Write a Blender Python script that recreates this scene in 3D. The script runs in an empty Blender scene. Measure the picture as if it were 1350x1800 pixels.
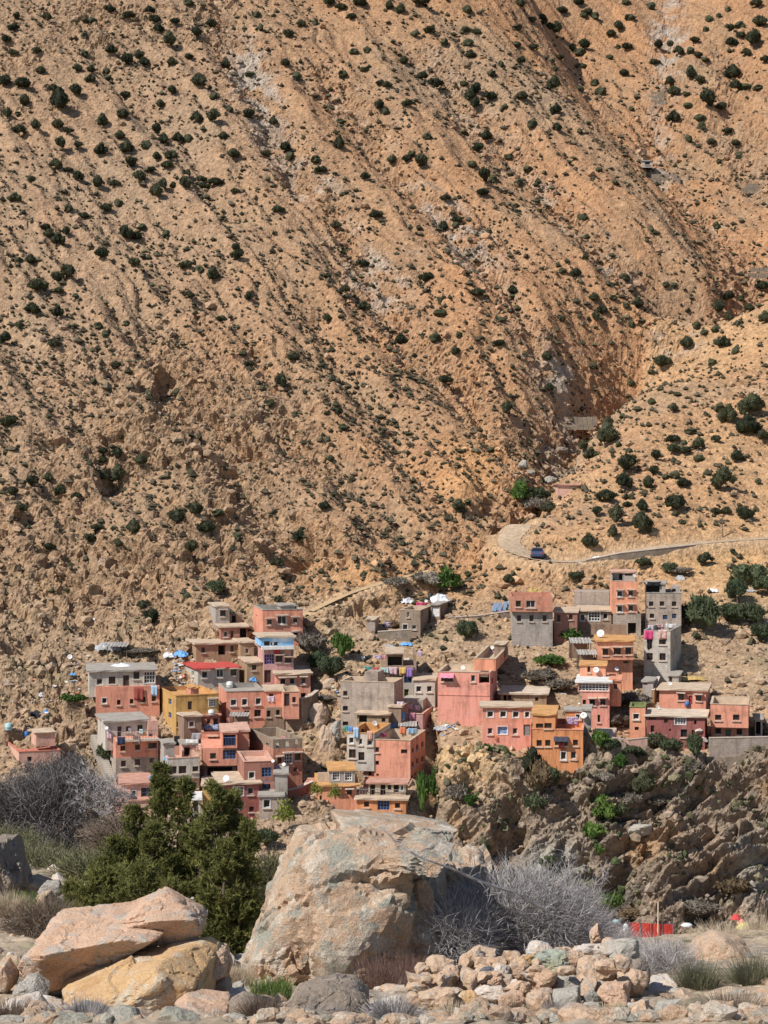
import bpy, bmesh, math, random
import numpy as np
from mathutils import Vector, Matrix

random.seed(11)
rng = np.random.RandomState(11)
scene = bpy.context.scene
C = scene.collection
R = math.radians

# ------------------------------------------------------------------ camera, world, sun, exposure
F, CX, HY = 3500.0, 675.0, 800.0          # focal length, centre and eye level, in photo pixels (1350 x 1800)
cam = bpy.data.cameras.new("camera")
camo = bpy.data.objects.new("camera", cam)
C.objects.link(camo)
camo.location = (0, 0, 0)
camo.rotation_euler = (R(90), 0, 0)
cam.lens = 36.0 * F / 1800.0
cam.sensor_width = 36.0
cam.sensor_fit = 'AUTO'
cam.shift_y = -(900 - HY) / 1800.0
cam.clip_start, cam.clip_end = 0.5, 5000
scene.camera = camo

SUN = Vector((-0.56, -0.39, 0.73)).normalized()      # towards the sun
sun_el = math.asin(SUN.z)
sun_az = math.atan2(SUN.x, SUN.y)
world = bpy.data.worlds.new("World")
scene.world = world
world.use_nodes = True
wn = world.node_tree
bg = wn.nodes["Background"]
sky = wn.nodes.new("ShaderNodeTexSky")
sky.sky_type = 'NISHITA'
sky.sun_disc = False
sky.sun_elevation = sun_el
sky.sun_rotation = sun_az
sky.altitude = 1400
wn.links.new(sky.outputs[0], bg.inputs[0])
bg.inputs[1].default_value = 0.095
sl = bpy.data.lights.new("sun", 'SUN')
sl.energy = 4.6
sl.angle = R(0.5)
sl.color = (1.0, 0.95, 0.88)
so = bpy.data.objects.new("sun", sl)
C.objects.link(so)
so.rotation_euler = SUN.to_track_quat('Z', 'Y').to_euler()
so.location = SUN * 200
vs = scene.view_settings
vs.view_transform = 'Standard'
vs.look = 'None'
vs.gamma = 1
vs.use_curve_mapping = False
vs.exposure = 0.2
scene.cycles.max_bounces = 5
scene.cycles.diffuse_bounces = 3
scene.cycles.use_adaptive_sampling = True

# ------------------------------------------------------------------ helpers
def P(px, py, Y):
    return np.array([(px - CX) / F * Y, Y, -(py - HY) / F * Y])

_r = np.random.RandomState(5)
_perm = _r.permutation(256).astype(np.int32)
_perm = np.concatenate([_perm, _perm, _perm])
_g3 = _r.normal(size=(256, 3)).astype(np.float32)
_g3 /= np.linalg.norm(_g3, axis=1, keepdims=True)
_rnd = _r.rand(256, 3).astype(np.float32)

def noise3(x, y, z):
    x, y, z = (np.asarray(a, np.float32) for a in np.broadcast_arrays(x, y, z))
    xi, yi, zi = np.floor(x), np.floor(y), np.floor(z)
    xf, yf, zf = x - xi, y - yi, z - zi
    xi, yi, zi = (a.astype(np.int32) & 255 for a in (xi, yi, zi))
    u, v, w = (t * t * t * (t * (t * 6 - 15) + 10) for t in (xf, yf, zf))
    def cor(i, j, k):
        g = _g3[_perm[_perm[_perm[xi + i] + yi + j] + zi + k]]
        return g[..., 0] * (xf - i) + g[..., 1] * (yf - j) + g[..., 2] * (zf - k)
    x00 = cor(0, 0, 0) * (1 - u) + cor(1, 0, 0) * u
    x10 = cor(0, 1, 0) * (1 - u) + cor(1, 1, 0) * u
    x01 = cor(0, 0, 1) * (1 - u) + cor(1, 0, 1) * u
    x11 = cor(0, 1, 1) * (1 - u) + cor(1, 1, 1) * u
    return ((x00 * (1 - v) + x10 * v) * (1 - w) + (x01 * (1 - v) + x11 * v) * w) * 1.5

def fbm(x, y, z, o=4, g=0.5, l=2.03):
    s, a, t = 0, 1.0, 0
    for i in range(o):
        s = s + a * noise3(x + i * 17.3, y - i * 9.1, z + i * 5.7)
        t += a; a *= g
        x, y, z = x * l, y * l, z * l
    return s / t

def ridged(x, y, z, o=4, g=0.5, l=2.1):
    s, a, t = 0, 1.0, 0
    for i in range(o):
        s = s + a * (1 - np.abs(noise3(x + i * 7.3, y - i * 3.1, z + i * 15.7)) * 1.6)
        t += a; a *= g
        x, y, z = x * l, y * l, z * l
    return s / t

def worley(x, y, z):
    """F1, F2 and a cell number per point (3-D cellular noise)."""
    x, y, z = (np.asarray(a, np.float32) for a in np.broadcast_arrays(x, y, z))
    xi, yi, zi = (np.floor(a).astype(np.int32) for a in (x, y, z))
    f1 = np.full(x.shape, 9., np.float32); f2 = f1.copy(); cid = np.zeros(x.shape, np.int32)
    for i in (-1, 0, 1):
        for j in (-1, 0, 1):
            for k in (-1, 0, 1):
                h = _perm[_perm[_perm[(xi + i) & 255] + ((yi + j) & 255)] + ((zi + k) & 255)]
                p = _rnd[h]
                d = (xi + i + p[..., 0] - x) ** 2 + (yi + j + p[..., 1] - y) ** 2 + (zi + k + p[..., 2] - z) ** 2
                m = d < f1
                f2 = np.where(m, f1, np.minimum(f2, d))
                cid = np.where(m, h, cid)
                f1 = np.where(m, d, f1)
    return np.sqrt(f1), np.sqrt(f2), cid

def plates(x, y, z, seed=0, tilt=.9, off=.5):
    """Angular relief: every cell is a flat plate with its own tilt and height."""
    x, y, z = (np.asarray(a, np.float32) for a in np.broadcast_arrays(x, y, z))
    xi, yi, zi = (np.floor(a).astype(np.int32) for a in (x, y, z))
    best = np.full(x.shape, 9., np.float32); out = np.zeros(x.shape, np.float32)
    for i in (-1, 0, 1):
        for j in (-1, 0, 1):
            for k in (-1, 0, 1):
                h = _perm[_perm[_perm[(xi + i + seed) & 255] + ((yi + j) & 255)] + ((zi + k) & 255)]
                p = _rnd[h]; t = _rnd[(h * 7 + 13) & 255] - .5
                dx, dy, dz = x - (xi + i + p[..., 0]), y - (yi + j + p[..., 1]), z - (zi + k + p[..., 2])
                d = dx * dx + dy * dy + dz * dz
                m = d < best
                out = np.where(m, (t[..., 0] * dx + t[..., 1] * dy + t[..., 2] * dz) * 2 * tilt + (_rnd[(h * 3 + 5) & 255, 0] - .5) * 2 * off, out)
                best = np.where(m, d, best)
    return out

def smooth(e0, e1, x):
    t = np.clip((x - e0) / (e1 - e0), 0, 1)
    return t * t * (3 - 2 * t)

class TPS:
    def __init__(s, pts, lam=0.0, scale=50.0):
        p = np.asarray(pts, float)
        s.sc = scale
        s.c = p[:, :2] / scale
        n = len(p)
        K = s.k(np.sum((s.c[:, None] - s.c[None]) ** 2, -1)) + lam * np.eye(n)
        A = np.zeros((n + 3, n + 3))
        A[:n, :n] = K
        A[:n, n] = 1; A[:n, n + 1:] = s.c
        A[n, :n] = 1; A[n + 1:, :n] = s.c.T
        s.w = np.linalg.solve(A, np.concatenate([p[:, 2], [0, 0, 0]]))
    @staticmethod
    def k(r2):
        return 0.5 * r2 * np.log(r2 + 1e-9)
    def __call__(s, x, y):
        x = np.asarray(x, float); sh = x.shape
        q = np.stack([x.ravel(), np.asarray(y, float).ravel()], -1) / s.sc
        out = np.empty(len(q)); n = len(s.c)
        for i in range(0, len(q), 60000):
            b = q[i:i + 60000]
            r2 = (b[:, :1] - s.c[None, :, 0]) ** 2 + (b[:, 1:2] - s.c[None, :, 1]) ** 2
            out[i:i + 60000] = s.k(r2) @ s.w[:n] + s.w[n] + b @ s.w[n + 1:]
        return out.reshape(sh)

def mesh_np(name, V, Fq, mat=None, parent=None, smooth_=False, link=True):
    """One mesh object from vertex and (equal-length) face arrays."""
    me = bpy.data.meshes.new(name)
    V = np.asarray(V, np.float32); Fq = np.asarray(Fq, np.int32)
    me.vertices.add(len(V)); me.vertices.foreach_set("co", V.ravel())
    k = Fq.shape[1]
    me.loops.add(Fq.size); me.loops.foreach_set("vertex_index", Fq.ravel())
    me.polygons.add(len(Fq))
    me.polygons.foreach_set("loop_start", np.arange(0, Fq.size, k, dtype=np.int32))
    me.polygons.foreach_set("loop_total", np.full(len(Fq), k, np.int32))
    me.polygons.foreach_set("use_smooth", np.full(len(Fq), smooth_, bool))
    me.update(calc_edges=True)
    if mat: me.materials.append(mat)
    o = bpy.data.objects.new(name, me)
    if link: C.objects.link(o)
    if parent: o.parent = parent
    return o

def grid_faces(nr, nc):
    i = np.arange(nr - 1)[:, None] * nc + np.arange(nc - 1)[None]
    return np.stack([i, i + 1, i + nc + 1, i + nc], -1).reshape(-1, 4)

def set_col(o, name, rgb):
    a = o.data.color_attributes.new(name, 'FLOAT_COLOR', 'POINT')
    c = np.ones((len(rgb), 4), np.float32); c[:, :3] = rgb
    a.data.foreach_set("color", c.ravel())

class MB:
    """Collects boxes, quads and tubes into one mesh."""
    def __init__(s): s.v = []; s.f = []
    def quad(s, a, b, c, d):
        n = len(s.v); s.v += [tuple(a), tuple(b), tuple(c), tuple(d)]; s.f.append((n, n + 1, n + 2, n + 3)); return s
    def tri(s, a, b, c):
        n = len(s.v); s.v += [tuple(a), tuple(b), tuple(c)]; s.f.append((n, n + 1, n + 2)); return s
    def box(s, x0, x1, y0, y1, z0, z1, j=0.0, M=None):
        n = len(s.v)
        for z in (z0, z1):
            for x, y in ((x0, y0), (x1, y0), (x1, y1), (x0, y1)):
                p = Vector((x, y, z))
                if j: p += Vector((random.uniform(-j, j), random.uniform(-j, j), random.uniform(-j, j)))
                if M: p = M @ p
                s.v.append(tuple(p))
        for q in ((0, 3, 2, 1), (4, 5, 6, 7), (0, 1, 5, 4), (1, 2, 6, 5), (2, 3, 7, 6), (3, 0, 4, 7)):
            s.f.append(tuple(n + k for k in q))
        return s
    def tube(s, pts, rads, k=5, cap=True):
        n0 = len(s.v); pts = [Vector(p) for p in pts]; m = len(pts)
        up = Vector((0.3, 0.2, 1)).normalized()
        for i, p in enumerate(pts):
            t = (pts[min(i + 1, m - 1)] - pts[max(i - 1, 0)])
            t = t.normalized() if t.length > 1e-9 else Vector((0, 0, 1))
            a = t.cross(up)
            if a.length < 1e-3: a = t.cross(Vector((1, 0, 0)))
            a.normalize(); b = t.cross(a)
            for q in range(k):
                th = 2 * math.pi * q / k
                s.v.append(tuple(p + (a * math.cos(th) + b * math.sin(th)) * rads[i]))
        for i in range(m - 1):
            for q in range(k):
                A = n0 + i * k + q; B = n0 + i * k + (q + 1) % k
                s.f.append((A, B, B + k, A + k))
        if cap:
            s.f.append(tuple(n0 + q for q in reversed(range(k))))
            s.f.append(tuple(n0 + (m - 1) * k + q for q in range(k)))
        return s
    def lathe(s, prof, k=12, M=None):
        n0 = len(s.v)
        for r_, z in prof:
            for q in range(k):
                th = 2 * math.pi * q / k
                p = Vector((r_ * math.cos(th), r_ * math.sin(th), z))
                if M: p = M @ p
                s.v.append(tuple(p))
        for i in range(len(prof) - 1):
            for q in range(k):
                A = n0 + i * k + q; B = n0 + i * k + (q + 1) % k
                s.f.append((A, B, B + k, A + k))
        return s
    def build(s, name, mat=None, parent=None, sm=False):
        me = bpy.data.meshes.new(name)
        me.from_pydata(s.v, [], s.f)
        if sm: me.polygons.foreach_set("use_smooth", np.full(len(me.polygons), True))
        me.update()
        if mat: me.materials.append(mat)
        o = bpy.data.objects.new(name, me); C.objects.link(o)
        if parent: o.parent = parent
        return o

def tag(o, label=None, cat=None, group=None, kind=None):
    if label: o['label'] = label
    if cat: o['category'] = cat
    if group: o['group'] = group
    if kind: o['kind'] = kind
    return o

def empty(name, loc=(0, 0, 0), rz=0.0, label=None, cat=None, group=None):
    o = bpy.data.objects.new(name, None); C.objects.link(o)
    o.empty_display_size = 0.3
    o.location = loc; o.rotation_euler = (0, 0, rz)
    return tag(o, label, cat, group)

# ------------------------------------------------------------------ materials
def nodes_of(name):
    m = bpy.data.materials.new(name); m.use_nodes = True
    t = m.node_tree
    return m, t, t.nodes, t.links, t.nodes["Principled BSDF"]

def N(t, kind, **kw):
    n = t.nodes.new(kind)
    for k, v in kw.items():
        if k in n.inputs.keys(): n.inputs[k].default_value = v
        else: setattr(n, k, v)
    return n

def ramp(t, fac, stops):
    r = t.nodes.new("ShaderNodeValToRGB")
    el = r.color_ramp.elements
    while len(el) < len(stops): el.new(0.5)
    for e, (p, c) in zip(el, stops):
        e.position = p; e.color = (c, c, c, 1) if not hasattr(c, '__len__') else (*c[:3], 1)
    t.links.new(fac, r.inputs[0])
    return r.outputs[0]

def mix(t, fac, a, b, mode='MIX'):
    m = t.nodes.new("ShaderNodeMix"); m.data_type = 'RGBA'; m.blend_type = mode
    for sock, v in ((m.inputs[0], fac), (m.inputs[6], a), (m.inputs[7], b)):
        if hasattr(v, 'links'): t.links.new(v, sock)
        else: sock.default_value = v if not hasattr(v, '__len__') else (*v[:3], 1)
    return m.outputs[2]

def bumped(t, bsdf, hgt, strength=0.5, dist=0.05):
    b = N(t, "ShaderNodeBump"); b.inputs["Strength"].default_value = strength; b.inputs["Distance"].default_value = dist
    t.links.new(hgt, b.inputs["Height"]); t.links.new(b.outputs[0], bsdf.inputs["Normal"])

def terrain_mat(name, fine=1.6, bump=0.5, dist=0.25):
    m, t, n, l, b = nodes_of(name)
    b.inputs["Roughness"].default_value = 0.95
    b.inputs["Specular IOR Level"].default_value = 0.15
    co = N(t, "ShaderNodeTexCoord").outputs["Object"]
    at = N(t, "ShaderNodeAttribute", attribute_name="albedo").outputs["Color"]
    n1 = N(t, "ShaderNodeTexNoise", Scale=fine, Detail=6.0, Roughness=0.7)
    n2 = N(t, "ShaderNodeTexVoronoi", Scale=fine * 1.9)
    n3 = N(t, "ShaderNodeTexNoise", Scale=fine * 0.18, Detail=4.0, Roughness=0.6)
    for q in (n1, n2, n3): l.new(co, q.inputs["Vector"])
    f1 = ramp(t, n1.outputs[0], [(0.30, 0.5), (0.48, 0.98), (0.70, 1.35)])
    c = mix(t, 1.0, at, f1, 'MULTIPLY')
    f2 = ramp(t, n2.outputs["Color"], [(0.0, 0.68), (0.5, 1.0), (1.0, 1.25)])
    c = mix(t, 0.8, c, f2, 'MULTIPLY')
    f3 = ramp(t, n3.outputs[0], [(0.3, (0.86, 0.84, 0.84)), (0.55, (1.0, 1.0, 1.0)), (0.75, (1.1, 1.03, .94))])
    c = mix(t, 1.0, c, f3, 'MULTIPLY')
    l.new(c, b.inputs["Base Color"])
    h = mix(t, 0.45, n1.outputs[0], n2.outputs["Distance"], 'MIX')
    bumped(t, b, h, bump, dist)
    return m

def simple_mat(name, col, rough=0.85, spec=0.2, noise=0.0, scale=3.0, bump=0.0, metal=0.0, col2=None):
    m, t, n, l, b = nodes_of(name)
    b.inputs["Roughness"].default_value = rough
    b.inputs["Specular IOR Level"].default_value = spec
    b.inputs["Metallic"].default_value = metal
    b.inputs["Base Color"].default_value = (*col, 1)
    if noise or col2 or bump:
        co = N(t, "ShaderNodeTexCoord").outputs["Object"]
        nz = N(t, "ShaderNodeTexNoise", Scale=scale, Detail=5.0, Roughness=0.65); l.new(co, nz.inputs["Vector"])
        c2 = col2 or tuple(max(0, c * (1 - noise)) for c in col)
        c1 = col if col2 else tuple(min(1, c * (1 + noise * .6)) for c in col)
        c = ramp(t, nz.outputs[0], [(0.32, c2), (0.68, c1)])
        l.new(c, b.inputs["Base Color"])
        if bump: bumped(t, b, nz.outputs[0], bump, 0.05)
    return m

_wm = {}
def wall_mat(col, style='plaster'):
    key = (tuple(round(c, 3) for c in col), style)
    if key in _wm: return _wm[key]
    m, t, n, l, b = nodes_of(style + "_wall")
    b.inputs["Roughness"].default_value = 0.92
    b.inputs["Specular IOR Level"].default_value = 0.15
    co = N(t, "ShaderNodeTexCoord").outputs["Object"]
    big = N(t, "ShaderNodeTexNoise", Scale=0.45, Detail=5.0, Roughness=0.65); l.new(co, big.inputs["Vector"])
    mp = N(t, "ShaderNodeMapping"); mp.inputs["Scale"].default_value = (1.6, 1.6, 0.22)
    l.new(co, mp.inputs["Vector"])
    st = N(t, "ShaderNodeTexNoise", Scale=1.4, Detail=4.0, Roughness=0.6); l.new(mp.outputs[0], st.inputs["Vector"])
    fine = N(t, "ShaderNodeTexNoise", Scale=5.0, Detail=5.0, Roughness=0.7); l.new(co, fine.inputs["Vector"])
    pale = tuple(min(1, c * 0.8 + 0.12) for c in col); dark = tuple(c * 0.60 for c in col)
    c = ramp(t, big.outputs[0], [(0.3, dark), (0.47, col), (0.58, col), (0.75, pale)])
    c = mix(t, 0.75, c, ramp(t, st.outputs[0], [(0.32, 0.55), (0.5, 0.98), (0.8, 1.08)]), 'MULTIPLY')
    c = mix(t, 0.7, c, ramp(t, fine.outputs[0], [(0.3, 0.8), (0.6, 1.05)]), 'MULTIPLY')
    if style == 'plaster':      # render fallen off, bare block showing
        pn = N(t, "ShaderNodeTexNoise", Scale=0.8, Detail=6.0, Roughness=0.75); l.new(co, pn.inputs["Vector"])
        c = mix(t, ramp(t, pn.outputs[0], [(0.655, 0.0), (0.675, 0.8)]), c, (.36, .30, .25))
    h = fine.outputs[0]
    if style in ('block', 'brick'):
        sx = N(t, "ShaderNodeSeparateXYZ"); l.new(co, sx.inputs[0])
        ad = N(t, "ShaderNodeMath", operation='ADD'); l.new(sx.outputs[0], ad.inputs[0]); l.new(sx.outputs[1], ad.inputs[1])
        cb = N(t, "ShaderNodeCombineXYZ"); l.new(ad.outputs[0], cb.inputs[0]); l.new(sx.outputs[2], cb.inputs[1])
        br = N(t, "ShaderNodeTexBrick")
        br.inputs["Scale"].default_value = 1.0
        br.inputs["Brick Width"].default_value = 0.42 if style == 'block' else 0.3
        br.inputs["Row Height"].default_value = 0.22 if style == 'block' else 0.16
        br.inputs["Mortar Size"].default_value = 0.022
        br.inputs["Color1"].default_value = (1.12, 1.1, 1.08, 1); br.inputs["Color2"].default_value = (0.8, 0.8, 0.8, 1)
        br.inputs["Mortar"].default_value = (0.72, 0.74, 0.76, 1) if style == 'block' else (1.1, 1.4, 1.5, 1)
        l.new(cb.outputs[0], br.inputs["Vector"])
        c = mix(t, 0.75, c, br.outputs["Color"], 'MULTIPLY')
    l.new(c, b.inputs["Base Color"])
    bumped(t, b, h, 0.35, 0.04)
    _wm[key] = m
    return m
# ------------------------------------------------------------------ the houses, measured from the photograph (k, ox, oy of the enlargement used)
ZM = {1: (3.857, 0, 1000), 2: (4.5, 300, 1030), 3: (4.286, 540, 1020), 4: (4.5, 760, 960), 5: (3.857, 1000, 960), 0: (1, 0, 0)}
COL = dict(salmon=(.72, .325, .22), pink=(.75, .345, .26), orange=(.68, .29, .13), coral=(.75, .34, .21), terracotta=(.54, .24, .16),
           maroon=(.32, .115, .10), brownred=(.36, .17, .125), grey=(.42, .37, .325), pale=(.54, .49, .42), block=(.45, .365, .30),
           mud=(.38, .26, .16), ochre=(.56, .34, .125), brown=(.31, .215, .155), lilac=(.56, .325, .30), tan=(.62, .48, .35), white=(.78, .76, .72),
           dustpink=(.68, .42, .32), rust=(.58, .27, .185), redroof=(.60, .10, .085), orangeroof=(.66, .36, .15), pinkroof=(.60, .33, .25),
           greenroof=(.22, .25, .10), greyroof=(.42, .38, .33), yellow=(.62, .42, .16), saltroof=(.62, .22, .15), paletan=(.68, .56, .43))
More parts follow.
